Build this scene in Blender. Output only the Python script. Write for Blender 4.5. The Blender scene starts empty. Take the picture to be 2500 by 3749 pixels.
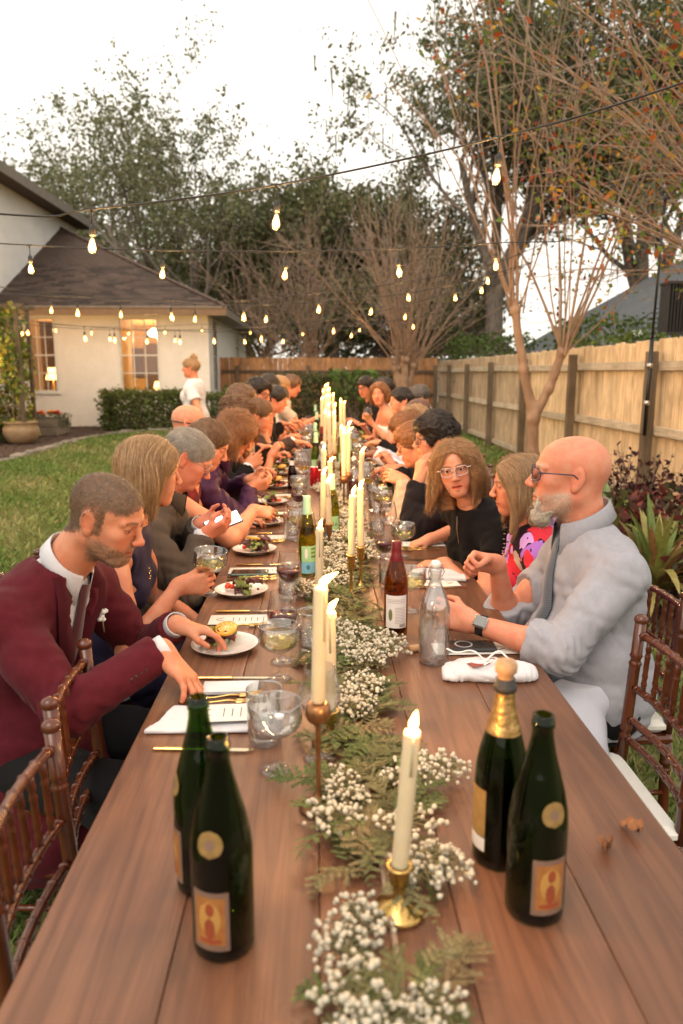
import bpy, math, random
import numpy as np
from mathutils import Vector, Matrix
rnd = random.Random(7)
R = math.radians
PI = math.pi

# ------------------------------------------------------------------ camera, sky, sun, exposure
scn = bpy.context.scene
col = scn.collection
cam_d = bpy.data.cameras.new('camera')
cam = bpy.data.objects.new('camera', cam_d)
col.objects.link(cam)
scn.camera = cam
cam.location = (0, 0, 1.57)
cam.rotation_euler = (R(90 - 10.6), 0, R(-1.68))
cam_d.sensor_fit = 'VERTICAL'
cam_d.sensor_height = 36
cam_d.lens = 26.03
cam_d.clip_start = 0.05
cam_d.clip_end = 3000
cam_d.dof.use_dof = True
cam_d.dof.focus_distance = 2.45
cam_d.dof.aperture_fstop = 3.0

SUN_EL, SUN_AZ = 52, 205          # soft light of an overcast evening, from above and behind the camera
w = bpy.data.worlds.new('World')
scn.world = w
w.use_nodes = True
nt = w.node_tree
bg = nt.nodes['Background']
sky = nt.nodes.new('ShaderNodeTexSky')
sky.sky_type = 'NISHITA'
sky.sun_disc = False
sky.sun_elevation = R(SUN_EL)
sky.sun_rotation = R(SUN_AZ)
sky.air_density = 1.0
sky.dust_density = 6.0
sky.ozone_density = 1.0
cloud = nt.nodes.new('ShaderNodeMix')      # an even cloud deck takes most of the blue out of the sky
cloud.data_type = 'RGBA'
cloud.inputs[0].default_value = 0.86
nt.links.new(sky.outputs[0], cloud.inputs[6])
cloud.inputs[7].default_value = (10.5, 9.75, 8.55, 1)
nt.links.new(cloud.outputs[2], bg.inputs[0])
bg.inputs[1].default_value = 0.08
sd = bpy.data.lights.new('sun', 'SUN')
sun = bpy.data.objects.new('sun', sd)
col.objects.link(sun)
sd.energy = 0.7
sd.angle = R(35)
sd.color = (1.0, 0.90, 0.78)
sun.rotation_euler = (R(90 - SUN_EL), 0, R(180 - SUN_AZ))
scn.view_settings.view_transform = 'Standard'
scn.view_settings.look = 'None'
scn.view_settings.gamma = 1
scn.view_settings.use_curve_mapping = False
scn.view_settings.exposure = 1.02
scn.cycles.use_denoising = True
scn.cycles.max_bounces = 8
scn.cycles.adaptive_threshold = 0.025
scn.cycles.transparent_max_bounces = 20
scn.cycles.transmission_bounces = 4
scn.cycles.glossy_bounces = 3
scn.cycles.diffuse_bounces = 2
scn.cycles.sample_clamp_indirect = 4
scn.cycles.caustics_reflective = False
scn.cycles.caustics_refractive = False

# ------------------------------------------------------------------ materials
MATS = {}

def _n(t, kind, **kw):
    n = t.nodes.new(kind)
    for k, v in kw.items():
        setattr(n, k, v)
    return n

def pmat(name, c1, c2=None, scale=(8, 8, 8), rough=0.6, bump=0.0, bscale=None, metal=0.0, detail=4, dist=0.0,
         spec=0.5, sheen=0.0, coat=0.0, sss=0.0, trans=0.0, ior=1.45, vary=0.0, rvar=0.0, contrast=(0.3, 0.7), coords='Object', alpha=1.0, transl=0.0):
    """Principled material: two colours mixed by noise stretched by scale, optional bump, object-to-object variation."""
    if name in MATS:
        return MATS[name]
    m = bpy.data.materials.new(name)
    m.use_nodes = True
    t = m.node_tree
    b = t.nodes['Principled BSDF']
    L = t.links.new
    b.inputs['Roughness'].default_value = rough
    b.inputs['Metallic'].default_value = metal
    b.inputs['Specular IOR Level'].default_value = spec
    b.inputs['IOR'].default_value = ior
    b.inputs['Coat Weight'].default_value = coat
    b.inputs['Sheen Weight'].default_value = sheen
    if trans:
        b.inputs['Transmission Weight'].default_value = trans
    if sss:
        b.inputs['Subsurface Weight'].default_value = sss
        b.inputs['Subsurface Radius'].default_value = (0.02, 0.008, 0.005)
        b.inputs['Subsurface Scale'].default_value = 0.6
    tc = _n(t, 'ShaderNodeTexCoord')
    mp = _n(t, 'ShaderNodeMapping')
    mp.inputs['Scale'].default_value = scale
    L(tc.outputs[coords], mp.inputs[0])
    nz = _n(t, 'ShaderNodeTexNoise')
    nz.inputs['Scale'].default_value = 1
    nz.inputs['Detail'].default_value = detail
    nz.inputs['Roughness'].default_value = 0.6
    nz.inputs['Distortion'].default_value = dist
    L(mp.outputs[0], nz.inputs[0])
    mr = _n(t, 'ShaderNodeMapRange')
    mr.inputs[1].default_value, mr.inputs[2].default_value = contrast
    L(nz.outputs[0], mr.inputs[0])
    mx = _n(t, 'ShaderNodeMix', data_type='RGBA')
    c2 = c2 or tuple(x * 0.8 for x in c1)
    mx.inputs[6].default_value = (*c1, 1)
    mx.inputs[7].default_value = (*c2, 1)
    L(mr.outputs[0], mx.inputs[0])
    out = mx.outputs[2]
    if vary:
        oi = _n(t, 'ShaderNodeObjectInfo')
        hs = _n(t, 'ShaderNodeHueSaturation')
        m2 = _n(t, 'ShaderNodeMapRange')
        m2.inputs[3].default_value, m2.inputs[4].default_value = 1 - vary, 1 + vary
        L(oi.outputs['Random'], m2.inputs[0])
        L(m2.outputs[0], hs.inputs['Value'])
        L(out, hs.inputs['Color'])
        out = hs.outputs[0]
        ad = _n(t, 'ShaderNodeVectorMath', operation='ADD')
        sc = _n(t, 'ShaderNodeMath', operation='MULTIPLY')
        sc.inputs[1].default_value = 37.0
        L(oi.outputs['Random'], sc.inputs[0])
        L(tc.outputs[coords], ad.inputs[0])
        L(sc.outputs[0], ad.inputs[1])
        L(ad.outputs[0], mp.inputs[0])
    L(out, b.inputs['Base Color'])
    if rvar:
        m3 = _n(t, 'ShaderNodeMapRange')
        m3.inputs[3].default_value, m3.inputs[4].default_value = max(0.02, rough - rvar), min(1, rough + rvar)
        L(nz.outputs[0], m3.inputs[0])
        L(m3.outputs[0], b.inputs['Roughness'])
    if bump:
        n2 = _n(t, 'ShaderNodeTexNoise')
        n2.inputs['Scale'].default_value = 1
        n2.inputs['Detail'].default_value = 5
        mp2 = _n(t, 'ShaderNodeMapping')
        mp2.inputs['Scale'].default_value = bscale or scale
        L(tc.outputs[coords], mp2.inputs[0])
        L(mp2.outputs[0], n2.inputs[0])
        bp = _n(t, 'ShaderNodeBump')
        bp.inputs['Strength'].default_value = bump
        bp.inputs['Distance'].default_value = 0.01
        L(n2.outputs[0], bp.inputs['Height'])
        L(bp.outputs[0], b.inputs['Normal'])
    if transl:
        tr = _n(t, 'ShaderNodeBsdfTranslucent')
        L(out, tr.inputs[0])
        ms = _n(t, 'ShaderNodeMixShader')
        ms.inputs[0].default_value = transl
        L(b.outputs[0], ms.inputs[1])
        L(tr.outputs[0], ms.inputs[2])
        L(ms.outputs[0], t.nodes['Material Output'].inputs[0])
    MATS[name] = m
    return m

def attr_mat(name, rough=0.5, sss=0.0, bump=0.0, bscale=(120, 120, 120), spec=0.4, sheen=0.0, noise=0.12, nscale=(40, 40, 40), transl=0.0, vary=0.0):
    """Colour from the mesh's own colour attribute with fine variation."""
    if name in MATS:
        return MATS[name]
    m = pmat(name, (1, 1, 1), noise if isinstance(noise, tuple) else (1 - noise,) * 3, nscale, rough, bump, bscale, spec=spec, sss=sss, sheen=sheen, vary=vary)
    t = m.node_tree
    b = t.nodes['Principled BSDF']
    src = b.inputs['Base Color'].links[0].from_socket
    at = _n(t, 'ShaderNodeAttribute', attribute_name='Col')
    mu = _n(t, 'ShaderNodeMix', data_type='RGBA', blend_type='MULTIPLY')
    mu.inputs[0].default_value = 1
    t.links.new(src, mu.inputs[6])
    t.links.new(at.outputs[0], mu.inputs[7])
    t.links.new(mu.outputs[2], b.inputs['Base Color'])
    if transl:
        tr = _n(t, 'ShaderNodeBsdfTranslucent')
        t.links.new(mu.outputs[2], tr.inputs[0])
        ms = _n(t, 'ShaderNodeMixShader')
        ms.inputs[0].default_value = transl
        t.links.new(b.outputs[0], ms.inputs[1])
        t.links.new(tr.outputs[0], ms.inputs[2])
        t.links.new(ms.outputs[0], t.nodes['Material Output'].inputs[0])
    return m

def emat(name, c, s):
    if name in MATS:
        return MATS[name]
    m = bpy.data.materials.new(name)
    m.use_nodes = True
    t = m.node_tree
    b = t.nodes['Principled BSDF']
    b.inputs['Base Color'].default_value = (*c, 1)
    b.inputs['Emission Color'].default_value = (*c, 1)
    b.inputs['Emission Strength'].default_value = s
    MATS[name] = m
    return m

def glassmat(name, c=(1, 1, 1), rough=0.0, ior=1.45, thin=0.0, edge=0.8):
    """Glass that lets light and shadow rays through as thin glass does (Fresnel mix of clear and gloss)."""
    if name in MATS:
        return MATS[name]
    m = bpy.data.materials.new(name)
    m.use_nodes = True
    t = m.node_tree
    t.nodes.remove(t.nodes['Principled BSDF'])
    L = t.links.new
    if thin:
        tr = _n(t, 'ShaderNodeBsdfTransparent')
        tr.inputs[0].default_value = (*c, 1)
        gl = _n(t, 'ShaderNodeBsdfGlossy')
        gl.inputs['Roughness'].default_value = 0.03
        lw = _n(t, 'ShaderNodeLayerWeight')
        lw.inputs[0].default_value = 0.5
        pw = _n(t, 'ShaderNodeMath', operation='POWER')
        pw.inputs[1].default_value = 2.4
        L(lw.outputs['Facing'], pw.inputs[0])
        ma = _n(t, 'ShaderNodeMath', operation='MULTIPLY_ADD')
        ma.inputs[1].default_value = edge
        ma.inputs[2].default_value = thin
        L(pw.outputs[0], ma.inputs[0])
        ms = _n(t, 'ShaderNodeMixShader')
        L(ma.outputs[0], ms.inputs[0])
        L(tr.outputs[0], ms.inputs[1])
        L(gl.outputs[0], ms.inputs[2])
        L(ms.outputs[0], t.nodes['Material Output'].inputs[0])
    else:
        g = _n(t, 'ShaderNodeBsdfGlass')
        g.inputs[0].default_value = (*c, 1)
        g.inputs['Roughness'].default_value = rough
        g.inputs['IOR'].default_value = ior
        L(g.outputs[0], t.nodes['Material Output'].inputs[0])
    MATS[name] = m
    return m

# ------------------------------------------------------------------ objects
def link(o):
    col.objects.link(o)
    return o

def tag(o, label=None, cat=None, group=None, kind=None):
    if label: o['label'] = label
    if cat: o['category'] = cat
    if group: o['group'] = group
    if kind: o['kind'] = kind
    return o

def empty(name, loc=(0, 0, 0), rz=0.0, parent=None):
    o = bpy.data.objects.new(name, None)
    o.empty_display_size = 0.05
    o.location = loc
    o.rotation_euler = (0, 0, rz)
    link(o)
    if parent: o.parent = parent
    return o

def inst(name, mesh, parent=None, loc=(0, 0, 0), rot=(0, 0, 0), scale=(1, 1, 1)):
    o = bpy.data.objects.new(name, mesh)
    o.location = loc
    o.rotation_euler = rot
    o.scale = scale
    link(o)
    if parent: o.parent = parent
    return o

def copy_tree(o, parent=None):
    c = o.copy()
    link(c)
    c.parent = parent
    for ch in list(o.children):
        copy_tree(ch, c)
    return c

def fast_mesh(name, V, F, smooth=True, cols=None, mats=(), mi=None):
    """V (n,3), F (m,3) or (m,4) int array."""
    me = bpy.data.meshes.new(name)
    V = np.asarray(V, np.float32)
    F = np.asarray(F, np.int32)
    k = F.shape[1] if len(F) else 4
    me.vertices.add(len(V))
    me.vertices.foreach_set('co', V.ravel())
    me.loops.add(F.size)
    me.loops.foreach_set('vertex_index', F.ravel())
    me.polygons.add(len(F))
    me.polygons.foreach_set('loop_start', np.arange(0, F.size, k, dtype=np.int32))
    me.polygons.foreach_set('loop_total', np.full(len(F), k, np.int32))
    if smooth:
        me.polygons.foreach_set('use_smooth', np.ones(len(F), bool))
    if mi is not None:
        me.polygons.foreach_set('material_index', np.asarray(mi, np.int32))
    if cols is not None:
        a = me.color_attributes.new('Col', 'FLOAT_COLOR', 'POINT')
        c4 = np.ones((len(V), 4), np.float32)
        c4[:, :3] = cols
        a.data.foreach_set('color', c4.ravel())
    for m in mats:
        me.materials.append(m)
    me.update(calc_edges=True)
    me.validate()
    return me

class MB:
    """Collects polygons, links them as ONE mesh object."""
    def __init__(s):
        s.v, s.f, s.m, s.sm = [], [], [], []
        s.cur = 0
        s.smooth = False
    def face(s, ids):
        s.f.append(tuple(ids)); s.m.append(s.cur); s.sm.append(s.smooth)
    def box(s, c, d, rot=None, taper=1.0, mat=None):
        n = len(s.v)
        M = rot if rot is not None else Matrix.Identity(3)
        for z in (-1, 1):
            k = taper if z > 0 else 1
            for (x, y) in ((-1, -1), (1, -1), (1, 1), (-1, 1)):
                p = M @ Vector((x * d[0] / 2 * k, y * d[1] / 2 * k, z * d[2] / 2)) + Vector(c)
                s.v.append(tuple(p))
        for q in ((3, 2, 1, 0), (4, 5, 6, 7), (0, 1, 5, 4), (1, 2, 6, 5), (2, 3, 7, 6), (3, 0, 4, 7)):
            s.face([n + i for i in q])
        return s
    def bbox(s, c, d, b=0.005, rot=None):
        """Box with chamfered long edges and ends (24 verts)."""
        n = len(s.v)
        M = rot if rot is not None else Matrix.Identity(3)
        hx, hy, hz = d[0] / 2, d[1] / 2, d[2] / 2
        rings = []
        for z, k in ((-hz, b), (-hz + b, 0), (hz - b, 0), (hz, b)):
            pts = [(-hx + k + b, -hy + k), (hx - k - b, -hy + k), (hx - k, -hy + k + b), (hx - k, hy - k - b),
                   (hx - k - b, hy - k), (-hx + k + b, hy - k), (-hx + k, hy - k - b), (-hx + k, -hy + k + b)]
            ids = []
            for p in pts:
                q = M @ Vector((p[0], p[1], z)) + Vector(c)
                ids.append(len(s.v)); s.v.append(tuple(q))
            rings.append(ids)
        s.face(rings[0][::-1]); s.face(rings[-1])
        for a, e in zip(rings, rings[1:]):
            for i in range(8):
                s.face([a[i], a[(i + 1) % 8], e[(i + 1) % 8], e[i]])
        return s
    def tube(s, pts, rad, n=8, cap=True, smooth=True, squash=None):
        pts = [Vector(p) for p in pts]
        if not hasattr(rad, '__len__'): rad = [rad] * len(pts)
        old = s.smooth; s.smooth = smooth
        rings = []
        nrm = None
        for i, p in enumerate(pts):
            if i == 0: t = pts[1] - p
            elif i == len(pts) - 1: t = p - pts[i - 1]
            else: t = pts[i + 1] - pts[i - 1]
            if t.length < 1e-9: t = Vector((0, 0, 1))
            t.normalize()
            if nrm is None:
                a = Vector((0, 0, 1)) if abs(t.z) < 0.9 else Vector((1, 0, 0))
                nrm = (a - t * a.dot(t)).normalized()
            else:
                nrm = (nrm - t * nrm.dot(t))
                nrm = nrm.normalized() if nrm.length > 1e-6 else t.orthogonal().normalized()
            bn = t.cross(nrm)
            ids = []
            for j in range(n):
                a = 2 * PI * j / n
                q = p + (nrm * math.cos(a) * (squash or 1) + bn * math.sin(a)) * rad[i]
                ids.append(len(s.v)); s.v.append(tuple(q))
            rings.append(ids)
        for a, b in zip(rings, rings[1:]):
            for j in range(n):
                s.face([a[j], a[(j + 1) % n], b[(j + 1) % n], b[j]])
        if cap:
            s.face(rings[0][::-1]); s.face(rings[-1])
        s.smooth = old
        return s
    def lathe(s, prof, c=(0, 0, 0), n=24, M=None, smooth=True, rfun=None):
        old = s.smooth; s.smooth = smooth
        rings = []
        c = Vector(c)
        for (r, z) in prof:
            if r < 1e-6:
                q = Vector((0, 0, z))
                q = (M @ q if M else q) + c
                s.v.append(tuple(q)); rings.append([len(s.v) - 1]); continue
            ids = []
            for j in range(n):
                a = 2 * PI * j / n
                rr = r * (rfun(a, z) if rfun else 1)
                q = Vector((rr * math.cos(a), rr * math.sin(a), z))
                q = (M @ q if M else q) + c
                ids.append(len(s.v)); s.v.append(tuple(q))
            rings.append(ids)
        for a, b in zip(rings, rings[1:]):
            if len(a) == 1 and len(b) == 1: continue
            for j in range(n):
                k = (j + 1) % n
                if len(a) == 1: s.face([a[0], b[k], b[j]])
                elif len(b) == 1: s.face([a[j], a[k], b[0]])
                else: s.face([a[j], a[k], b[k], b[j]])
        s.smooth = old
        return s
    def poly(s, pts):
        n = len(s.v)
        s.v += [tuple(p) for p in pts]
        s.face(range(n, n + len(pts)))
        return s
    def prism(s, pts, h):
        """pts: 3D outline (counter-clockwise seen from +h), extruded by vector h."""
        n = len(s.v); k = len(pts); h = Vector(h)
        s.v += [tuple(p) for p in pts]
        s.v += [tuple(Vector(p) + h) for p in pts]
        s.face([n + i for i in range(k)][::-1]); s.face([n + k + i for i in range(k)])
        for i in range(k):
            j = (i + 1) % k
            s.face([n + i, n + j, n + k + j, n + k + i])
        return s
    def mesh(s, name, mat):
        me = bpy.data.meshes.new(name)
        me.from_pydata(s.v, [], s.f)
        for m in (mat if isinstance(mat, (list, tuple)) else [mat]):
            me.materials.append(m)
        me.polygons.foreach_set('use_smooth', s.sm)
        me.polygons.foreach_set('material_index', s.m)
        me.update()
        return me
    def build(s, name, mat, parent=None, loc=(0, 0, 0), rot=(0, 0, 0)):
        return inst(name, s.mesh(name, mat), parent, loc, rot)

def lerp(a, b, t):
    return a + (b - a) * t

# ------------------------------------------------------------------ smooth body surfaces (distance fields turned into meshes)
def smin(a, b, k):
    h = np.clip(0.5 + 0.5 * (b - a) / k, 0, 1)
    return b * (1 - h) + a * h - k * h * (1 - h)

class Field:
    def __init__(s, lo, hi, vox):
        s.lo = np.array(lo, np.float32); s.vox = vox
        s.n = np.maximum(np.ceil((np.array(hi) - s.lo) / vox).astype(int) + 1, 4)
        s.F = np.full(s.n, 0.2, np.float32)
        s.ax = [(s.lo[i] + vox * np.arange(s.n[i])).astype(np.float32) for i in range(3)]
    def _blk(s, lo, hi):
        sl = []
        for i in range(3):
            a = int(np.clip(np.floor((lo[i] - s.lo[i]) / s.vox), 0, s.n[i]))
            b = int(np.clip(np.ceil((hi[i] - s.lo[i]) / s.vox) + 1, 0, s.n[i]))
            sl.append(slice(a, b))
        return tuple(sl), s.ax[0][sl[0]][:, None, None], s.ax[1][sl[1]][None, :, None], s.ax[2][sl[2]][None, None, :]
    def _put(s, sl, d, k, op):
        if op == 'add': s.F[sl] = smin(s.F[sl], d, k)
        else: s.F[sl] = -smin(-s.F[sl], d, k)
    def cap(s, a, b, ra, rb=None, k=0.02, op='add'):
        rb = ra if rb is None else rb
        a = np.array(a, np.float32); b = np.array(b, np.float32)
        m = max(ra, rb) + k + 2 * s.vox + 0.012
        sl, X, Y, Z = s._blk(np.minimum(a, b) - m, np.maximum(a, b) + m)
        if 0 in s.F[sl].shape: return
        d = b - a; L2 = float(d @ d) + 1e-12
        px, py, pz = X - a[0], Y - a[1], Z - a[2]
        t = np.clip((px * d[0] + py * d[1] + pz * d[2]) / L2, 0, 1)
        q = np.sqrt((px - t * d[0]) ** 2 + (py - t * d[1]) ** 2 + (pz - t * d[2]) ** 2) - (ra + (rb - ra) * t)
        s._put(sl, q, k, op)
    def ell(s, c, r, M=None, k=0.02, op='add'):
        c = np.array(c, np.float32); r = np.array(r, np.float32)
        M = np.eye(3, dtype=np.float32) if M is None else np.asarray(M, np.float32)   # columns: local axes
        ext = np.abs(M) @ r + k + 2 * s.vox + 0.012
        sl, X, Y, Z = s._blk(c - ext, c + ext)
        if 0 in s.F[sl].shape: return
        px, py, pz = X - c[0], Y - c[1], Z - c[2]
        u = px * M[0, 0] + py * M[1, 0] + pz * M[2, 0]
        v = px * M[0, 1] + py * M[1, 1] + pz * M[2, 1]
        w_ = px * M[0, 2] + py * M[1, 2] + pz * M[2, 2]
        k0 = np.sqrt((u / r[0]) ** 2 + (v / r[1]) ** 2 + (w_ / r[2]) ** 2)
        k1 = np.sqrt((u / r[0] ** 2) ** 2 + (v / r[1] ** 2) ** 2 + (w_ / r[2] ** 2) ** 2) + 1e-6
        s._put(sl, k0 * (k0 - 1) / k1, k, op)
    def plane(s, p, n, k=0.01):
        """Cut away everything on the +n side."""
        n = np.array(n, np.float32); n = n / np.linalg.norm(n)
        d = (s.ax[0][:, None, None] - p[0]) * n[0] + (s.ax[1][None, :, None] - p[1]) * n[1] + (s.ax[2][None, None, :] - p[2]) * n[2]
        s.F = -smin(-s.F, -d, k)
    def grid(s):
        return s.ax[0][:, None, None], s.ax[1][None, :, None], s.ax[2][None, None, :]
    def wrinkle(s, amp, freq, seed=0, stretch=(1, 1, 1), ridged=False, n=6):
        r = np.random.RandomState(seed)
        X, Y, Z = s.grid()
        tot = np.zeros(s.F.shape, np.float32)
        band = np.abs(s.F) < 0.03
        xi, yi, zi = np.nonzero(band)
        x, y, z = s.ax[0][xi], s.ax[1][yi], s.ax[2][zi]
        v = np.zeros(len(x), np.float32)
        wx = 0.02 * np.sin(x * 37 + y * 23 + 1.3 + seed) ; wy = 0.02 * np.sin(y * 31 + z * 29 + seed); wz = 0.02 * np.sin(z * 33 + x * 27)
        for i in range(n):
            kv = r.normal(size=3) * np.array(stretch); kv = kv / np.linalg.norm(kv) * freq * r.uniform(0.6, 1.6)
            q = np.sin((x + wx) * kv[0] + (y + wy) * kv[1] + (z + wz) * kv[2] + r.uniform(0, 6.28))
            v += (1 - 2 * np.abs(q)) if ridged else q
        s.F[xi, yi, zi] += amp * v / math.sqrt(n)
    def sample(s, P):
        """Trilinear value and gradient at points."""
        g = (P - s.lo) / s.vox
        g = np.clip(g, 0.001, np.array(s.n) - 1.002)
        i = np.floor(g).astype(int); f = (g - i)
        F = s.F
        c = [[[F[i[:, 0] + a, i[:, 1] + b, i[:, 2] + e] for e in (0, 1)] for b in (0, 1)] for a in (0, 1)]
        fx, fy, fz = f[:, 0], f[:, 1], f[:, 2]
        def mixz(a, b): return c[a][b][0] * (1 - fz) + c[a][b][1] * fz
        v00, v01, v10, v11 = mixz(0, 0), mixz(0, 1), mixz(1, 0), mixz(1, 1)
        v0 = v00 * (1 - fy) + v01 * fy; v1 = v10 * (1 - fy) + v11 * fy
        val = v0 * (1 - fx) + v1 * fx
        gx = v1 - v0
        gy = (v01 - v00) * (1 - fx) + (v11 - v10) * fx
        d = lambda a, b: c[a][b][1] - c[a][b][0]
        gz = (d(0, 0) * (1 - fy) + d(0, 1) * fy) * (1 - fx) + (d(1, 0) * (1 - fy) + d(1, 1) * fy) * fx
        G = np.stack([gx, gy, gz], 1)
        return val, G / (np.linalg.norm(G, axis=1, keepdims=True) + 1e-9)
    def nets(s):
        """Naive surface nets -> V, quads."""
        F = s.F.copy()
        for ax in range(3):
            sl = [slice(None)] * 3
            sl[ax] = 0; F[tuple(sl)] = 0.1
            sl[ax] = -1; F[tuple(sl)] = 0.1
        ins = F < 0
        nx, ny, nz = F.shape
        cnt = np.zeros((nx - 1, ny - 1, nz - 1), np.int8)
        for a in (0, 1):
            for b in (0, 1):
                for c in (0, 1):
                    cnt += ins[a:nx - 1 + a, b:ny - 1 + b, c:nz - 1 + c]
        act = (cnt > 0) & (cnt < 8)
        ci = np.stack(np.nonzero(act), 1)
        if len(ci) == 0:
            return np.zeros((0, 3)), np.zeros((0, 4), int)
        idx = np.full(act.shape, -1, np.int32)
        idx[act] = np.arange(len(ci))
        S = np.zeros((len(ci), 3), np.float32); N = np.zeros(len(ci), np.float32)
        cor = [(a, b, c) for a in (0, 1) for b in (0, 1) for c in (0, 1)]
        val = {q: F[ci[:, 0] + q[0], ci[:, 1] + q[1], ci[:, 2] + q[2]] for q in cor}
        for q in cor:
            for ax in range(3):
                if q[ax]: continue
                e = list(q); e[ax] = 1; e = tuple(e)
                v0, v1 = val[q], val[e]
                m = (v0 < 0) != (v1 < 0)
                t = np.where(m, v0 / np.where(m, v0 - v1, 1), 0)
                p = np.tile(np.array(q, np.float32), (len(ci), 1))
                p[:, ax] += t
                S += p * m[:, None]; N += m
        V = s.lo + s.vox * (ci + S / N[:, None])
        Q = []
        for ax in range(3):
            o = [0, 0, 0]; o[ax] = 1
            A = ins[:nx - o[0], :ny - o[1], :nz - o[2]]; B = ins[o[0]:, o[1]:, o[2]:]
            e = np.stack(np.nonzero(A != B), 1)
            u, v = (ax + 1) % 3, (ax + 2) % 3
            e = e[(e[:, u] > 0) & (e[:, v] > 0)]
            du = np.zeros(3, int); du[u] = 1
            dv = np.zeros(3, int); dv[v] = 1
            g = lambda q: idx[q[:, 0], q[:, 1], q[:, 2]]
            ok = np.all(e < np.array(act.shape), axis=1)
            e = e[ok]
            quad = np.stack([g(e - du - dv), g(e - dv), g(e), g(e - du)], 1)
            fl = ~ins[e[:, 0], e[:, 1], e[:, 2]]
            quad[fl] = quad[fl][:, ::-1]
            Q.append(quad)
        return V, np.concatenate(Q)

def smooth_verts(V, Q, it=1, lam=0.5):
    for _ in range(it):
        S = np.zeros_like(V); N = np.zeros(len(V), np.float32)
        for a, b in ((0, 1), (1, 2), (2, 3), (3, 0)):
            np.add.at(S, Q[:, a], V[Q[:, b]]); np.add.at(S, Q[:, b], V[Q[:, a]])
            np.add.at(N, Q[:, a], 1); np.add.at(N, Q[:, b], 1)
        V = V + lam * (S / np.maximum(N, 1)[:, None] - V)
    return V

def strands(fld, roots, length, steps, flow, width, seed=0, lift=0.002, curl=0.0, curlf=30.0, jit=0.3, taper=0.25):
    """Locks of hair that follow the surface of a hair volume; returns V, quads."""
    r = np.random.RandomState(seed)
    n = len(roots)
    P = roots.copy().astype(np.float32)
    L = length * r.uniform(0.7, 1.1, n)[:, None].astype(np.float32)
    paths, nors = [], []
    D = None
    ph = r.uniform(0, 6.28, n)[:, None]
    rj = r.normal(size=(n, 3)).astype(np.float32) * jit
    lf = (lift * r.uniform(0.2, 1.6, n) * np.where(r.uniform(0, 1, n) < .07, 3.5, 1)).astype(np.float32)
    for i in range(steps + 1):
        v, G = fld.sample(P)
        P = P - G * ((np.clip(v, -0.03, 0.03) - lf) * (1 if i < steps * .62 or steps < 6 else .25))[:, None]
        v, G = fld.sample(P)
        d = flow(P, i / steps) + rj
        d = d - G * np.sum(d * G, axis=1, keepdims=True)
        d = d / (np.linalg.norm(d, axis=1, keepdims=True) + 1e-6)
        D = d if D is None else (D * 0.45 + d * 0.55)
        D = D / (np.linalg.norm(D, axis=1, keepdims=True) + 1e-6)
        side = np.cross(G, D)
        off = side * (curl * np.sin(curlf * i / steps + ph) * min(1, i / steps * 3)) if curl else 0
        paths.append(P + off + G * (abs(curl) * 0.5 * np.cos(curlf * i / steps + ph) if curl else 0)); nors.append(G)
        P = P + D * L / steps
    w_ = width * r.uniform(0.6, 1.4, n)[:, None]
    V = []
    for i in range(steps + 1):
        t = i / steps
        k = (1 - (1 - taper) * t ** 1.5) * (0.5 + 0.5 * min(1, 4 * t + 0.3))
        a = paths[min(i + 1, steps)] - paths[max(i - 1, 0)]
        a = a / (np.linalg.norm(a, axis=1, keepdims=True) + 1e-9)
        s_ = np.cross(nors[i], a)
        V.append(paths[i] + s_ * w_ * k); V.append(paths[i] + nors[i] * w_ * k * 0.8); V.append(paths[i] - s_ * w_ * k)
    V = np.stack(V, 1).reshape(-1, 3)
    m = 3 * (steps + 1)
    base = (np.arange(n) * m)[:, None]
    Q = []
    for i in range(steps):
        a = 3 * i
        for (x, y) in ((0, 1), (1, 2)):
            Q.append(np.concatenate([base + a + x, base + a + 3 + x, base + a + 3 + y, base + a + y], 1))
    return V, np.concatenate(Q)

# ------------------------------------------------------------------ people
def nrm(v):
    v = np.asarray(v, float); return v / (np.linalg.norm(v) + 1e-12)

def rotm(axis, a):
    return np.array(Matrix.Rotation(a, 3, Vector(axis)))

def ik(S, W, l1, l2, hint):
    """Elbow position between shoulder S and wrist W, bent towards hint."""
    d = W - S; L = np.linalg.norm(d)
    if L > (l1 + l2) * 0.985:
        k = L / ((l1 + l2) * 0.985); l1 *= k; l2 *= k
    u = d / L
    a = (l1 ** 2 - l2 ** 2 + L ** 2) / (2 * L)
    h = math.sqrt(max(l1 ** 2 - a ** 2, 1e-6))
    hint = np.asarray(hint, float); p = hint - u * (hint @ u)
    return S + u * a + nrm(p) * h

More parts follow.
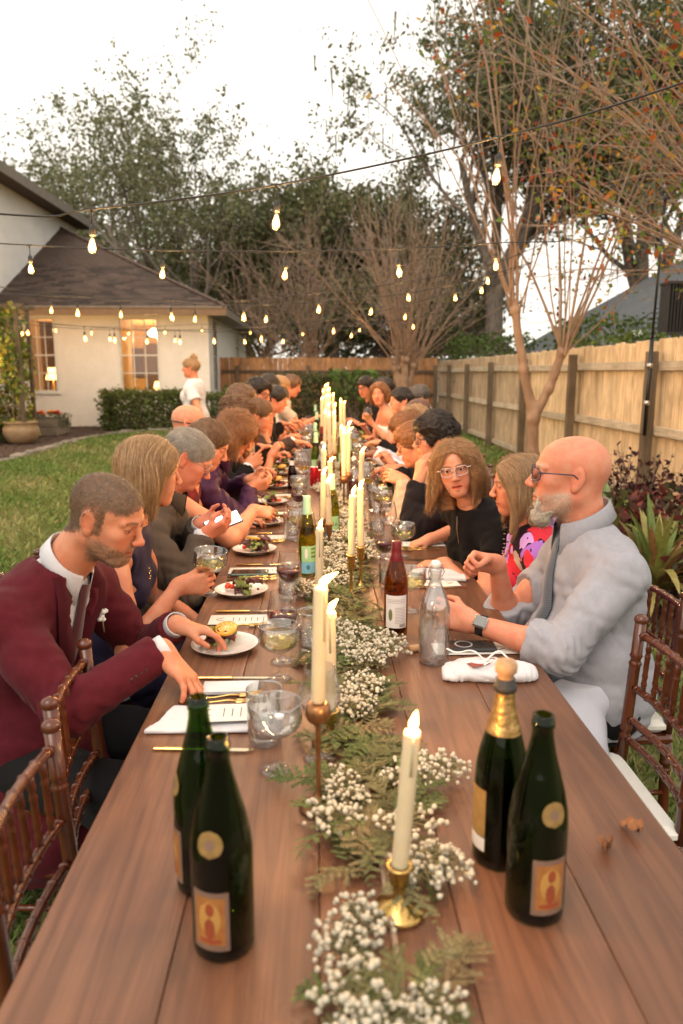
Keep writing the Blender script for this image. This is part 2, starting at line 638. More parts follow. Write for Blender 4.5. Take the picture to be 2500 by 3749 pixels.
def hand_prims(W, d, n, side, curl=0.4, spread=0.12, point=False, thumb=0.5, sc=1.0, curls=None):
    """Capsules of a hand: W wrist, d towards the knuckles, n out of the palm, side +1 when the thumb lies on cross(d, n)."""
    d = nrm(d); n = nrm(n - d * (np.asarray(n) @ d)); s = np.cross(d, n) * side      # s: thumb side
    out = []
    kn = []
    for i, off in enumerate((0.031, 0.010, -0.011, -0.030)):
        k = W + d * (0.093, 0.097, 0.092, 0.083)[i] * sc + s * off * sc - n * 0.002
        kn.append(k)
        out.append((W + s * off * 0.55 * sc + d * 0.012, k, 0.0135 * sc, 0.0105 * sc, 0.018))
    out.append((W + s * 0.022 * sc + d * 0.025 + n * 0.006, W + s * 0.030 * sc + d * 0.055 * sc + n * 0.010, 0.014 * sc, 0.011 * sc, 0.015))   # ball of the thumb
    out.append((W - s * 0.018 * sc + d * 0.02 + n * 0.006, W - s * 0.022 * sc + d * 0.06 * sc + n * 0.006, 0.013 * sc, 0.010 * sc, 0.015))
    ln = (0.070, 0.078, 0.073, 0.056)
    for i in range(4):
        c = curls[i] if curls else (0.05 if (point and i == 0) else curl)
        fs = (1.5 - i) * spread
        dd = nrm(d + s * fs * 0.6)
        p = kn[i]; r = (0.0088, 0.0090, 0.0086, 0.0076)[i] * sc
        ang = 0.0
        for j, (seg, bend) in enumerate(((0.45, 0.9), (0.31, 1.25), (0.24, 0.8))):
            ang += c * bend
            v = dd * math.cos(ang) + n * math.sin(ang)
            q = p + v * ln[i] * seg * sc
            out.append((p, q, r * (1 - 0.07 * j), r * (0.95 - 0.09 * j), 0.005))
            p = q
    p = W + s * 0.030 * sc + d * 0.045 * sc + n * 0.010
    v1 = nrm(d * 0.75 + s * (0.75 - 0.75 * thumb) + n * (0.15 + 0.75 * thumb))
    v2 = nrm(d * 0.9 + s * (0.35 - 1.0 * thumb) + n * (0.1 + 0.6 * thumb))
    q = p + v1 * 0.036 * sc; out.append((p, q, 0.0115 * sc, 0.0098 * sc, 0.008))
    e = q + v2 * 0.030 * sc; out.append((q, e, 0.0098 * sc, 0.0078 * sc, 0.005))
    return out

def bounds(P, m):
    P = np.array(P); return P.min(0) - m, P.max(0) + m

SKIN = attr_mat('skin', rough=0.52, sss=0.12, bump=0.22, bscale=(330, 330, 330), noise=(.98, .72, .64), nscale=(32, 32, 32), spec=0.4)
EYE = pmat('eye_white', (0.72, 0.68, 0.62), rough=0.12)
IRIS = pmat('iris', (0.02, 0.02, 0.018), (0.05, 0.04, 0.03), (300, 300, 300), rough=0.3, spec=0.2)

HAIRM = attr_mat('hair_strands', rough=.36, spec=.45, noise=.35, nscale=(60, 60, 60), bump=.2, bscale=(400, 400, 400))
def hair_mat(name, c1, c2):
    return (np.array(c1), np.array(c2))        # shade range of the strands

def hair_obj(name, c, mat, shell, sv, seed=1):
    """Hair volume and its strands as one mesh, every strand with its own shade."""
    r = np.random.RandomState(seed); c1, c2 = mat; VV, QQ, CC = [], [], []; n0 = 0
    if shell is not None:
        V, Q = shell; VV.append(V); QQ.append(Q); CC.append(np.tile(c1 * .8 + c2 * .15, (len(V), 1))); n0 = len(V)
    if sv is not None:
        V, Q, m = sv; k = len(V) // m; t = r.beta(1.3, 1.5, k)[:, None]; C = (c1 * (1 - t) + c2 * t) * r.uniform(.75, 1.2, (k, 1))
        VV.append(V); QQ.append(Q + n0); CC.append(np.repeat(C, m, 0))
    return inst(name, fast_mesh(name, np.concatenate(VV) - c['org'], np.concatenate(QQ), True, np.concatenate(CC), [HAIRM]), c['root'])

def cloth(name, c1, c2=None, rough=0.85, sheen=0.02, scale=(9, 9, 9), weave=0.15, **k):
    return pmat(name, c1, c2 or tuple(x * 0.86 for x in c1), scale, rough=rough, bump=weave, bscale=(700, 700, 700), sheen=sheen, spec=0.15, **k)

def head_field(H, M, vox, neck, sex, ears=True, mouth=0.0, jaw=1.0, lookdown=0.0, hs=1.0):
    """Head surface in world space. H centre, M columns right, forward, up."""
    T = lambda x, y, z: H + hs * (M @ np.array((x, y, z)))
    f = Field(H - 0.17 * hs - np.array((0, 0, 0.02)), H + 0.17 * hs, vox)
    rot = M
    w_ = 1.0 if sex == 'm' else 0.94
    f.ell(T(0, -0.018, 0.032), np.array((0.076, 0.096, 0.086)) * hs, rot, 0.01)
    f.ell(T(0, 0.012, 0.040), np.array((0.068 * w_, 0.080, 0.066)) * hs, rot, 0.02)                     # forehead
    f.ell(T(0, 0.028, -0.035), np.array((0.059 * w_, 0.064, 0.072)) * hs, rot, 0.035)
    f.ell(T(0, 0.052, -0.070), np.array((0.034 * w_, 0.036, 0.040)) * hs, rot, 0.03)                    # muzzle
    f.ell(T(0, 0.070, -0.100), np.array((0.020 * jaw, 0.017, 0.016)) * hs, rot, 0.025)                   # chin
    for s in (-1, 1):
        f.cap(T(s * 0.054 * w_, -0.012, -0.052), T(s * 0.018 * jaw, 0.060, -0.098), (0.017 if sex == 'm' else .012) * hs * jaw, 0.014 * hs, 0.03)   # jaw
        f.ell(T(s * 0.043 * w_, 0.062, -0.014), np.array((0.021, 0.022, 0.018)) * hs, rot, 0.025)        # cheek bone
        f.ell(T(s * 0.036 * w_, 0.062, -0.048), np.array((0.020, 0.022, 0.026)) * (hs if sex == 'm' else hs * 1.14), rot, 0.02)         # cheek
        f.ell(T(s * 0.031, 0.101 if sex == 'm' else .1035, 0.011), np.array((0.021, 0.015, 0.013)) * hs, rot, 0.014, 'sub')       # socket
        f.cap(T(s * 0.012, 0.0905, 0.0285), T(s * 0.046, 0.075, 0.0265), (0.0085 if sex == 'm' else .0055) * hs, (0.007 if sex == 'm' else .005) * hs, 0.012)   # brow
        f.ell(T(s * 0.031, 0.0775, 0.010), np.array((0.0158, 0.0145, 0.0135)) * hs, rot, 0.004)              # lid over the eyeball
        f.ell(T(s * 0.031, 0.0960, 0.0085 - 0.003 * lookdown), np.array((0.0140, 0.010, 0.0040 * (1 - 0.8 * lookdown))) * hs, rot, 0.002, 'sub')
        f.ell(T(s * 0.0125, 0.1060, -0.0300), np.array((0.0085, 0.010, 0.0075)) * hs, rot, 0.006)           # nostril wing
        if ears:
            E = rot @ rotm((0, 0, 1), s * 0.35) @ rotm((1, 0, 0), 0.15)
            f.ell(T(s * 0.078, -0.014, 0.002), np.array((0.0065, 0.019, 0.032)) * hs, E, 0.006)
            f.ell(T(s * 0.086, -0.010, 0.008), np.array((0.0055, 0.010, 0.016)) * hs, E, 0.005, 'sub')
            f.ell(T(s * 0.078, -0.006, -0.026), np.array((0.0055, 0.009, 0.011)) * hs, E, 0.006)
    f.cap(T(0, 0.092, 0.014), T(0, 0.113, -0.022), 0.0075 * hs, 0.0095 * hs, 0.010)
    f.ell(T(0, 0.1150, -0.0265), np.array((0.0105, 0.011, 0.0095)) * (hs if sex == 'm' else hs * .86), rot, 0.008)                        # nose tip
    for s in (-1, 1):
        f.ell(T(s * 0.0065, 0.108, -0.0385), np.array((0.0035, 0.005, 0.004)) * hs, rot, 0.003, 'sub')
    # lips
    o = mouth
    f.cap(T(-0.020, 0.083, -0.0625), T(0, 0.0935, -0.0605), 0.0035 * hs, 0.0062 * hs, 0.006)
    f.cap(T(0.020, 0.083, -0.0625), T(0, 0.0935, -0.0605), 0.0035 * hs, 0.0062 * hs, 0.006)
    f.cap(T(-0.016, 0.083, -0.0690 - o), T(0, 0.0910, -0.0720 - o), 0.0040 * hs, 0.0070 * hs, 0.006)
    f.cap(T(0.016, 0.083, -0.0690 - o), T(0, 0.0910, -0.0720 - o), 0.0040 * hs, 0.0070 * hs, 0.006)
    f.cap(T(-0.018, 0.0885, -0.0655 - o / 2), T(0.018, 0.0885, -0.0655 - o / 2), 0.0016 * hs + o * .3, None, 0.003, 'sub')
    f.cap(T(-0.010, 0.0985, -0.0658 - o / 2), T(0.010, 0.0985, -0.0658 - o / 2), 0.0020 * hs + o * .4, None, 0.003, 'sub')
    nr = 0.060 if sex == 'm' else 0.047
    f.cap(T(0, -0.028, -0.045), neck, nr * hs, nr * 1.12 * hs, 0.035)
    return f, T

def face_cols(V, H, M, tone, hs, beard=None, lips=0.5, brows=None, buzz=None, blush=0.5, scalp=None):
    """Own colours of the skin: lips, brows, cheeks, stubble, cropped hair."""
    q = (V - H) @ M / hs
    x, y, z = q[:, 0], q[:, 1], q[:, 2]
    C = np.tile(np.array(tone, np.float32), (len(V), 1))
    def blend(m, c):
        m = np.clip(m, 0, 1)[:, None]
        C[:] = C * (1 - m) + np.array(c, np.float32) * m
    g = lambda cx_, cy_, cz_, rx, ry, rz: np.exp(-(((x - cx_) / rx) ** 2 + ((y - cy_) / ry) ** 2 + ((z - cz_) / rz) ** 2))
    t = np.array(tone)
    for s in (-1, 1):
        blend(blush * 0.7 * g(s * 0.042, 0.075, -0.025, 0.025, 0.04, 0.025), t * (1.05, 0.68, 0.62))
        blend(blush * 0.55 * g(s * 0.080, -0.012, 0, 0.012, 0.03, 0.04), t * (1.0, 0.62, 0.55))
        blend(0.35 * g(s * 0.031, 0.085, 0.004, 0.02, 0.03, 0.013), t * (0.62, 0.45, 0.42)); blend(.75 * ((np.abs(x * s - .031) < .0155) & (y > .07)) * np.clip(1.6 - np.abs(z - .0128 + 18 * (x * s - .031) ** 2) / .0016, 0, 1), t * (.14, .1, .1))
        if brows is not None:
            zz = 0.0275 + 0.004 * np.sin(np.clip((np.abs(x) - 0.012) / 0.036, 0, 1) * PI)
            m = (np.abs(x * s - 0.029) < 0.0185) & (x * s > 0) & (y > 0.06)
            blend(m * np.clip(1.5 - np.abs(z - zz) / 0.0036, 0, 1) * 0.85, brows)
    blend(blush * 0.5 * g(0, 0.118, -0.027, 0.016, 0.02, 0.016), t * (1.0, 0.66, 0.6))
    ax = np.abs(x)
    lm = (ax < 0.022) & (y > 0.078)
    zz = z + 0.0655
    blend(lm * np.clip(1.35 - np.abs(zz + 0.001) / (0.0120 - 0.22 * ax), 0, 1) * lips, (t * (0.80, 0.32, 0.32)))
    blend(lm * (np.abs(zz) < 0.0022) * 0.8, t * (0.3, 0.15, 0.15))
    if beard is not None:
        c, a = beard[:2]
        m = np.clip((-0.030 - z - 0.25 * np.clip(y - 0.03, 0, 1)) / 0.016, 0, 1) * np.clip((y + 0.012) / 0.02, 0, 1) * np.clip((z + 0.135) / 0.01, 0, 1)
        m *= 1 - np.clip(1.3 - (((x) / 0.022) ** 2 + ((z + 0.066) / 0.010) ** 2), 0, 1) * (y > 0.07)
        m *= 1 - np.clip(1.4 - (((ax - 0.034) / 0.02) ** 2 + ((z + 0.038) / 0.02) ** 2), 0, 1) * (y > 0.03)
        st = np.clip(1.3 - ((x / 0.026) ** 2 + ((z + 0.050) / 0.0075) ** 2), 0, 1) * (y > 0.07)
        blend(np.maximum(m, st) * a, c)
    if buzz is not None:
        c, a = buzz
        line = 0.052 + 0.012 * np.cos(x / 0.02) + 0.25 * np.clip(ax - 0.045, 0, 1)
        front = np.clip((z - line) / 0.012, 0, 1) * (y > 0.02) 
        side = np.clip((0.030 - y + 0.5 * np.clip(z, 0, 1)) / 0.01, 0, 1) * np.clip((z + 0.035 + 0.6 * np.clip(-y - 0.02, 0, 1)) / 0.012, 0, 1)
        ear = g(0.078, -0.012, 0, 0.01, 0.021, 0.034) + g(-0.078, -0.012, 0, 0.01, 0.021, 0.034)
        m = np.where(y > 0.03, np.clip((z - line) / 0.012, 0, 1), side) * (1 - np.clip(ear * 2.2, 0, 1))
        blend(m * a, c)
    return C

def person(sp):
    """A person from a pose: pelvis, head and wrists in world space. Returns the root Empty."""
    D = dict(vox=0.009, hvox=0.005, avox=0.006, sex='m', bulk=1.0, sh=0.19, hs=1.0, fyaw=0, hyaw=0, pitch=0, roll=0, mouth=0.0, jaw=1.0, ldown=0.0,
             tone=(0.56, 0.31, 0.21), ears=True, belly=0.0, bust=0.0, bend=0.04, seed=1, legs='sit', beard=None, brows=(0.10, 0.06, 0.035), buzz=None,
             lips=0.5, blush=0.5, top=None, jacket=None, pants=None, hair=None, hands={}, neckk=1.0, glasses=None, uparm=0.30, forearm=0.265, shdrop=0.06, arms=True, neckoff=.03)
    D['hs'] = .92 if sp.get('sex') == 'f' else .95
    D.update(sp); D['tone'] = tuple(np.array(D['tone']) * (.88, .86, .86)); g = D.get
    r0 = np.array(g('pelvis'), float)
    root = empty('person', (r0[0], r0[1], 0))
    org = np.array((r0[0], r0[1], 0.0))
    tag(root, g('label'), 'person', g('group'))
    up = np.array((0, 0, 1.0))
    fy = R(g('fyaw')); F0 = np.array((math.sin(fy), math.cos(fy), 0)); 
    hy = R(g('hyaw'))
    fwd = np.array((math.sin(hy), math.cos(hy), 0)); rgt = np.cross(fwd, up)
    M = np.stack([rgt, fwd, up], 1)
    M = M @ rotm((1, 0, 0), -R(g('pitch'))) @ rotm((0, 1, 0), R(g('roll')))
    H = np.array(g('head'), float); hs = g('hs')
    # spine
    upH = nrm(M[:, 2] * 0.6 + np.array((0, 0, 0.4)))
    neckb = H - upH * 0.150 * hs - F0 * g('neckoff') + (r0 - H) * np.array((0.06, 0.06, 0))
    P0 = r0.copy()
    def spine(t):
        return P0 + (neckb - P0) * t - F0 * g('bend') * math.sin(PI * min(t, 1))
    U = nrm(neckb - P0)
    Rt = nrm(np.cross(F0, U)); Fw = np.cross(U, Rt)
    TM = np.stack([Rt, Fw, U], 1)
    b = g('bulk'); sh = g('sh')
    S = {}
    for s, k in ((-1, 'L'), (1, 'R')):
        so = np.array(g('hands').get(k, {}).get('sho', (0, 0, 0)), float)
        S[k] = spine(0.90) + Rt * s * sh - U * g('shdrop') + Rt * so[0] + Fw * so[1] + U * so[2]
    E, W = {}, {}
    for k, s in (('L', -1), ('R', 1)):
        hd = g('hands').get(k)
        if not hd:
            hd = dict(pos=spine(0.1) + Rt * s * 0.14 + Fw * 0.28 + U * 0.02)
            g('hands')[k] = hd
        W[k] = np.array(hd['pos'], float)
        hint = hd.get('hint'); hint = Rt * s * 0.6 - U * 1.0 - Fw * 0.35 if hint is None else np.array(hint, float)
        E[k] = ik(S[k], W[k], g('uparm'), g('forearm'), hint)
    fem = g('sex') == 'f'
    # ---- skin: head
    hf, T = head_field(H, M, g('hvox'), neckb, g('sex'), g('ears'), g('mouth'), g('jaw'), g('ldown'), hs)
    V1, Q1 = hf.nets()
    C1 = face_cols(V1, H, M, g('tone'), hs, g('beard'), g('lips'), g('brows'), g('buzz'), g('blush'))
    parts = [(V1, Q1, C1)]
    for nm in ('buzz', 'beard'):                       # cropped hair and stubble as short strands on the skin
        st = g('crop' if nm == 'buzz' else 'stubble')
        if st:
            mk = face_cols(V1, H, M, (0, 0, 0), hs, **{nm: ((1, 1, 1), 1)}, lips=0, blush=0)[:, 0]; rs_ = np.random.RandomState(3); cand = V1[mk > rs_.uniform(.1, .95, len(mk))]
            dr = (-M[:, 2] * .8 - M[:, 1] * .3) if nm == 'buzz' else (-M[:, 2] + M[:, 1] * .35)
            SV, SQ = strands(hf, cand[rs_.randint(0, len(cand), st['n'])], st['slen'], 3, lambda P, u: np.tile(dr, (len(P), 1)), st.get('width', .0007), 5, lift=st.get('lift', .0012), jit=.45)
            hair_obj('hair' if nm == 'buzz' else 'beard', dict(org=org, root=root), st['mat'], None, (SV, SQ, 12))
    # ---- skin: arms and hands (each continuous to the fingertips)
    ar = 0.045 * (0.86 if fem else 1.0) * b ** 0.5 * g('armk', 1.0)
    if g('arms'):
        for k, s in (('L', -1), ('R', 1)):
            hd = g('hands')[k]
            d = np.array(hd['dir'], float) if 'dir' in hd else nrm(W[k] - E[k])
            n = np.array(hd.get('palm', (0, 0, -1)), float)
            hp = hand_prims(W[k], d, n, s * hd.get('flip', 1), hd.get('curl', 0.45), hd.get('spread', 0.1), hd.get('point', False), hd.get('thumb', 0.45), hd.get('sc', 0.93 if fem else 1.02), hd.get('curls'))
            pts = [S[k], E[k], W[k]] + [p[1] for p in hp]
            lo, hi = bounds(pts, 0.075)
            f = Field(lo, hi, g('avox'))
            f.cap(S[k], lerp(S[k], E[k], 0.55), ar * 1.15, ar * 1.08, 0.02)
            f.cap(lerp(S[k], E[k], 0.5), E[k], ar * 1.08, ar * 0.86, 0.02)
            mid = lerp(E[k], W[k], 0.3)
            f.cap(E[k], mid, ar * 0.86, ar * 0.90, 0.02)
            f.cap(mid, W[k], ar * 0.90, ar * 0.56, 0.02)
            f.cap(W[k], W[k] + nrm(d) * 0.02, ar * 0.56, ar * 0.54, 0.02)
            for (a_, b_, ra, rb, kk) in hp:
                f.cap(a_, b_, ra, rb, kk)
            V, Q = f.nets()
            C = np.tile(np.array(g('tone'), np.float32), (len(V), 1))
            tips = np.min(np.stack([np.linalg.norm(V - p[1], axis=1) for p in hp[6:]]), axis=0)
            m = np.exp(-(tips / 0.018) ** 2)[:, None] * 0.35
            C = C * (1 - m) + np.array(g('tone')) * (1.0, 0.7, 0.62) * m
            parts.append((V, Q, C))
    # ---- skin: trunk, neck and legs
    knees, ankles, hips = {}, {}, {}
    for k, s in (('L', -1), ('R', 1)):
        hips[k] = P0 + Rt * s * 0.09 - U * 0.02
        if g('legs') == 'sit':
            knees[k] = np.array((P0[0], P0[1], 0.50)) + F0 * 0.42 + np.array((Rt[0], Rt[1], 0)) * s * (0.10 if fem else 0.16)
            ankles[k] = knees[k] * (1, 1, 0) + np.array((0, 0, 0.08)) + F0 * 0.02
        else:
            fo = g('stride', 0.18) * s
            knees[k] = P0 * (1, 1, 0) + Rt * s * 0.09 + F0 * (fo * 0.6 + 0.05) + np.array((0, 0, 0.50))
            ankles[k] = P0 * (1, 1, 0) + Rt * s * 0.09 + F0 * fo + np.array((0, 0, 0.09))
    def trunk(f, t=0.0, legs=True, k=0.05, shoulders=True, low=True):
        f.ell(spine(0.05), np.array((0.165 * b + t, 0.125 * b + t, 0.13)), TM, k)
        f.ell(spine(0.28) + Fw * (0.01 + 0.5 * g('belly')), np.array((0.148 * b + t + 0.3 * g('belly'), 0.105 * b + t + 0.6 * g('belly'), 0.16)), TM, k)
        f.ell(spine(0.60) + Fw * 0.01, np.array(((0.158 if not fem else 0.142) * b + t, 0.108 * b + t, 0.17)), TM, k)
        f.ell(spine(0.80), np.array((0.150 * b + t, 0.088 * b + t, 0.11)), TM, k)
        if fem and g('bust'):
            for s in (-1, 1):
                f.ell(spine(0.60) + Rt * s * 0.068 + Fw * (0.085 * b + t * 0.5), np.array((0.058, 0.05, 0.058)) * (0.8 + g('bust')) + t * 0.5, TM, 0.04)
        if shoulders:
            for kk, s in (('L', -1), ('R', 1)):
                f.cap(lerp(spine(0.93), S[kk], 0.25), S[kk], 0.050 * b + t, 0.054 * b ** 0.5 * (0.88 if fem else 1) + t, k)
        f.cap(spine(0.88), lerp(neckb, H, 0.25), 0.058 * (0.82 if fem else 1) + t * 0.3, 0.05 * (0.85 if fem else 1), 0.04)
    lo, hi = bounds([spine(0), spine(0.5), neckb, lerp(neckb, H, 0.4), S['L'], S['R']] + list(knees.values()) + list(ankles.values()), 0.22)
    lo[2] = max(lo[2], -0.02)
    f = Field(lo, hi, max(g('vox') * 1.3, 0.009))
    trunk(f)
    for k in 'LR':
        f.cap(hips[k], knees[k], 0.080 * b, 0.056, 0.04)
        f.cap(knees[k], ankles[k], 0.055, 0.038, 0.02)
        f.cap(ankles[k] + np.array((0, 0, -0.04)), ankles[k] + F0 * 0.16 + np.array((0, 0, -0.045)), 0.038, 0.030, 0.02)
    V, Q = f.nets()
    parts.append((V, Q, np.tile(np.array(g('tone'), np.float32), (len(V), 1))))
    n0 = 0; VV, QQ, CC = [], [], []
    for (V, Q, C) in parts:
        VV.append(V); QQ.append(Q + n0); CC.append(C); n0 += len(V)
    inst('body', fast_mesh('body', np.concatenate(VV) - org, np.concatenate(QQ), True, np.concatenate(CC), [SKIN]), root)
    # ---- eyes
    if g('hvox') < 0.0045:
        for s in (-1, 1):
            mb = MB(); c = T(s * 0.031, 0.0785, 0.0085) - org
            look = nrm(M @ np.array((0.15 * g('gaze', 0), 1, -0.35 * g('ldown'))))
            mq = Vector((0, 0, 1)).rotation_difference(Vector(look)).to_matrix()
            rr = 0.0128 * hs
            prof = [(0, -rr)] + [(rr * math.sin(a), -rr * math.cos(a)) for a in np.linspace(0.3, PI - 0.48, 9)]
            mb.lathe(prof, c, 14, mq)
            e = mb.build('eye', EYE, root)
            m2 = MB()
            m2.lathe([(0.0062 * hs, rr * 0.875), (0.0062 * hs, rr * 0.885), (0.004 * hs, rr * 0.975), (0, rr * 1.0)], c, 14, mq)
            m2.build('iris', IRIS, e)
    ctx = dict(root=root, org=org, H=H, M=M, T=T, S=S, E=E, W=W, spine=spine, Rt=Rt, Fw=Fw, U=U, TM=TM, trunk=trunk, neckb=neckb, hips=hips, knees=knees,
               ankles=ankles, ar=ar, b=b, F0=F0, hf=hf, g=g, hs=hs, fem=fem, P0=P0, upH=upH)
    if g('top'): garment(ctx, **g('top'))
    if g('jacket'): garment(ctx, **g('jacket'))
    if g('pants'): trousers(ctx, **g('pants'))
    if g('hair'): hairdo(ctx, **g('hair'))
    if g('glasses'): spectacles(ctx, **g('glasses'))
    if g('beardvol'): beard_mesh(ctx, **g('beardvol'))
    return ctx

def garment(c, name='shirt', mat=None, t=0.012, sleeve='long', neck='crew', wr=0.004, wf=55, seed=3, cut=None, vdepth=0.30, collar=None, cuff=None, vox=None, hem=-0.12, loose=0.0, neckw=0.075, strapless=False, vw=0.055, tail=0):
    g = c['g']; S, E, W, spine = c['S'], c['E'], c['W'], c['spine']
    vox = vox or g('vox') * 0.75
    ends = {}
    for k in 'LR':
        fr = {'long': None, 'elbow': 0.55, 'roll': 0.42, 'short': 0.55, 'cap': 0.30, 'none': 0.0}[sleeve]
        ends[k] = fr
    pts = [spine(0), spine(1.0), S['L'], S['R'], spine(0.5) + c['Fw'] * 0.1 * g('bulk')]
    if sleeve in ('long', 'roll', 'elbow'): pts += [E['L'], E['R']]
    if sleeve in ('long', 'roll'): pts += [W['L'], W['R']]
    if sleeve in ('short', 'cap'): pts += [lerp(S[k], E[k], 0.6) for k in 'LR']
    if tail: pts.append(c['P0'] - c['F0'] * .14 - np.array((0, 0, tail)))
    lo, hi = bounds(pts, 0.13 + t + 0.08 * max(0, g('bulk') - 1))
    f = Field(lo, hi, vox)
    c['trunk'](f, t, k=0.05)
    if tail: f.cap(c['P0'] - c['F0'] * .03, c['P0'] - c['F0'] * .07 - np.array((0, 0, tail)), .17 * g('bulk') + t, .20 * g('bulk') + t, .06); f.cap(c['P0'] + c['F0'] * .05, c['P0'] + c['F0'] * .10 - np.array((0, 0, tail * .7)), .17 * g('bulk') + t, .19 * g('bulk') + t, .06)
    f.cap(spine(-0.12), spine(0.1), 0.14 * g('bulk') + t, 0.15 * g('bulk') + t, 0.05)
    ar = c['ar'] + t * 0.9 + loose
    for k in 'LR':
        s, e, w_ = S[k], E[k], W[k]
        if sleeve in ('long', 'roll', 'elbow'):
            f.cap(s, lerp(s, e, 0.5), ar * 1.16, ar * 1.06, 0.035)
            f.cap(lerp(s, e, 0.45), e, ar * 1.06, ar * 0.97, 0.025)
        if sleeve == 'long':
            f.cap(e, lerp(e, w_, 0.92), ar * 0.97, ar * 0.78, 0.02)
        elif sleeve == 'roll':
            f.cap(e, lerp(e, w_, 0.28), ar * 1.04, ar * 1.02, 0.02)
            q = lerp(e, w_, 0.30); d = nrm(w_ - e)
            f.cap(q - d * 0.03, q, ar * 1.12, ar * 1.12, 0.008)
        elif sleeve == 'short':
            f.cap(s, lerp(s, e, 0.52), ar * 1.28, ar * 1.30, 0.035)
        elif sleeve == 'cap':
            f.cap(s, lerp(s, e, 0.26), ar * 1.25, ar * 1.22, 0.035)
    # sleeve ends cut square
    X, Y, Z = f.grid()
    for k in 'LR':
        s, e, w_ = S[k], E[k], W[k]
        if sleeve == 'long': q, d = lerp(e, w_, 0.95), nrm(w_ - e)
        elif sleeve == 'roll': q, d = lerp(e, w_, 0.33), nrm(w_ - e)
        elif sleeve == 'elbow': q, d = e, nrm(e - s)
        elif sleeve == 'short': q, d = lerp(s, e, 0.55), nrm(e - s)
        elif sleeve == 'cap': q, d = lerp(s, e, 0.30), nrm(e - s)
        else: q, d = s + (s - spine(0.9)) * -0.12, nrm(s - spine(0.9))
        rr = 0.10 if sleeve != 'none' else 0.14
        ax_ = (X - q[0]) * d[0] + (Y - q[1]) * d[1] + (Z - q[2]) * d[2]
        ra = np.sqrt(np.maximum((X - q[0]) ** 2 + (Y - q[1]) ** 2 + (Z - q[2]) ** 2 - ax_ ** 2, 0))
        m = (ax_ > -0.004) & (ax_ < 0.13) & (ra < rr)
        if sleeve in ('cap', 'short', 'none'):
            sg = -1.0 if k == 'L' else 1.0; o_ = spine(0.9); lat = sg * ((X - o_[0]) * c['Rt'][0] + (Y - o_[1]) * c['Rt'][1] + (Z - o_[2]) * c['Rt'][2])
            m = m & (lat > g('sh') * (0.70 if sleeve == 'none' else 0.80))
        f.F = np.where(m, np.maximum(f.F, np.minimum(ax_, 0.05)), f.F)
    if wr:
        f.wrinkle(wr, wf, seed, (1, 1, 1), True, 5)
        f.wrinkle(wr * .75, wf * 0.35, seed + 5, (1, 1, 0.5), False, 5)
        if sleeve in ('long', 'roll', 'elbow'):                 # folds across the inside of the elbow
            xi, yi, zi = np.nonzero(np.abs(f.F) < 0.03)
            P = np.stack([f.ax[0][xi], f.ax[1][yi], f.ax[2][zi]], 1)
            for k in 'LR':
                s, e, w_ = S[k], E[k], W[k]
                d = nrm(w_ - s); dist = np.linalg.norm(P - e, axis=1)
                side = nrm(np.cross(d, e - lerp(s, w_, 0.5)))
                f.F[xi, yi, zi] += wr * 1.5 * np.exp(-(dist / 0.10) ** 2) * np.sin(P @ d * 210 + 5 * np.sin(P @ side * 45 + seed))
    # neckline
    nb = c['neckb']; Fw, U, Rt = c['Fw'], c['U'], c['Rt']
    if neck == 'crew': f.ell(nb + Fw * 0.012 + U * 0.02, (neckw, neckw * 0.95, 0.05), c['TM'], 0.006, 'sub')
    elif neck == 'boat': f.ell(nb + Fw * 0.02 + U * 0.03, (0.13, 0.09, 0.065), c['TM'], 0.006, 'sub')
    elif neck == 'scoop': f.ell(nb + Fw * 0.06 - U * 0.01, (0.10, 0.10, 0.09), c['TM'], 0.006, 'sub')
    elif neck == 'v':
        f.ell(nb + U * 0.02, (neckw, neckw, 0.05), c['TM'], 0.006, 'sub')
        a = nb + Fw * 0.07 + U * 0.03; z = spine(1 - vdepth / 0.5 * 0.9) + Fw * 0.17 * g('bulk')
        for i in range(7):
            u_ = i / 6; q = lerp(a, z, u_)
            f.ell(q, (vw * (1 - u_) + 0.006, 0.09, 0.05), c['TM'], 0.004, 'sub')
    if strapless: f.plane(spine(0.72), U, 0.004)
    if cut is not None: f.plane(cut[0], cut[1])
    f.plane(c['P0'] + np.array((0, 0, hem)), (0, 0, -1), 0.004)
    V, Q = f.nets()
    o = inst(name, fast_mesh(name, V - c['org'], Q, True, None, [mat]), c['root'])
    c.setdefault('gar', {})[name] = f
    c['lastg'] = o
    if cuff:
        for k in 'LR':
            e, w_ = E[k], W[k]; d = nrm(w_ - e)
            mb = MB(); r_ = c['ar'] * 0.80
            mq = Vector((0, 0, 1)).rotation_difference(Vector(d)).to_matrix()
            mb.lathe([(r_ * 0.9, -0.02), (r_, -0.02), (r_ * 1.0, 0.02), (r_ * 0.98, 0.0225), (r_ * 0.92, 0.0225), (r_ * 0.9, 0.01)], lerp(e, w_, 0.965) - c['org'], 20, mq)
            mb.build('shirt_cuff', cuff, o)
    if collar: collar_mesh(c, o, **collar)
    return o

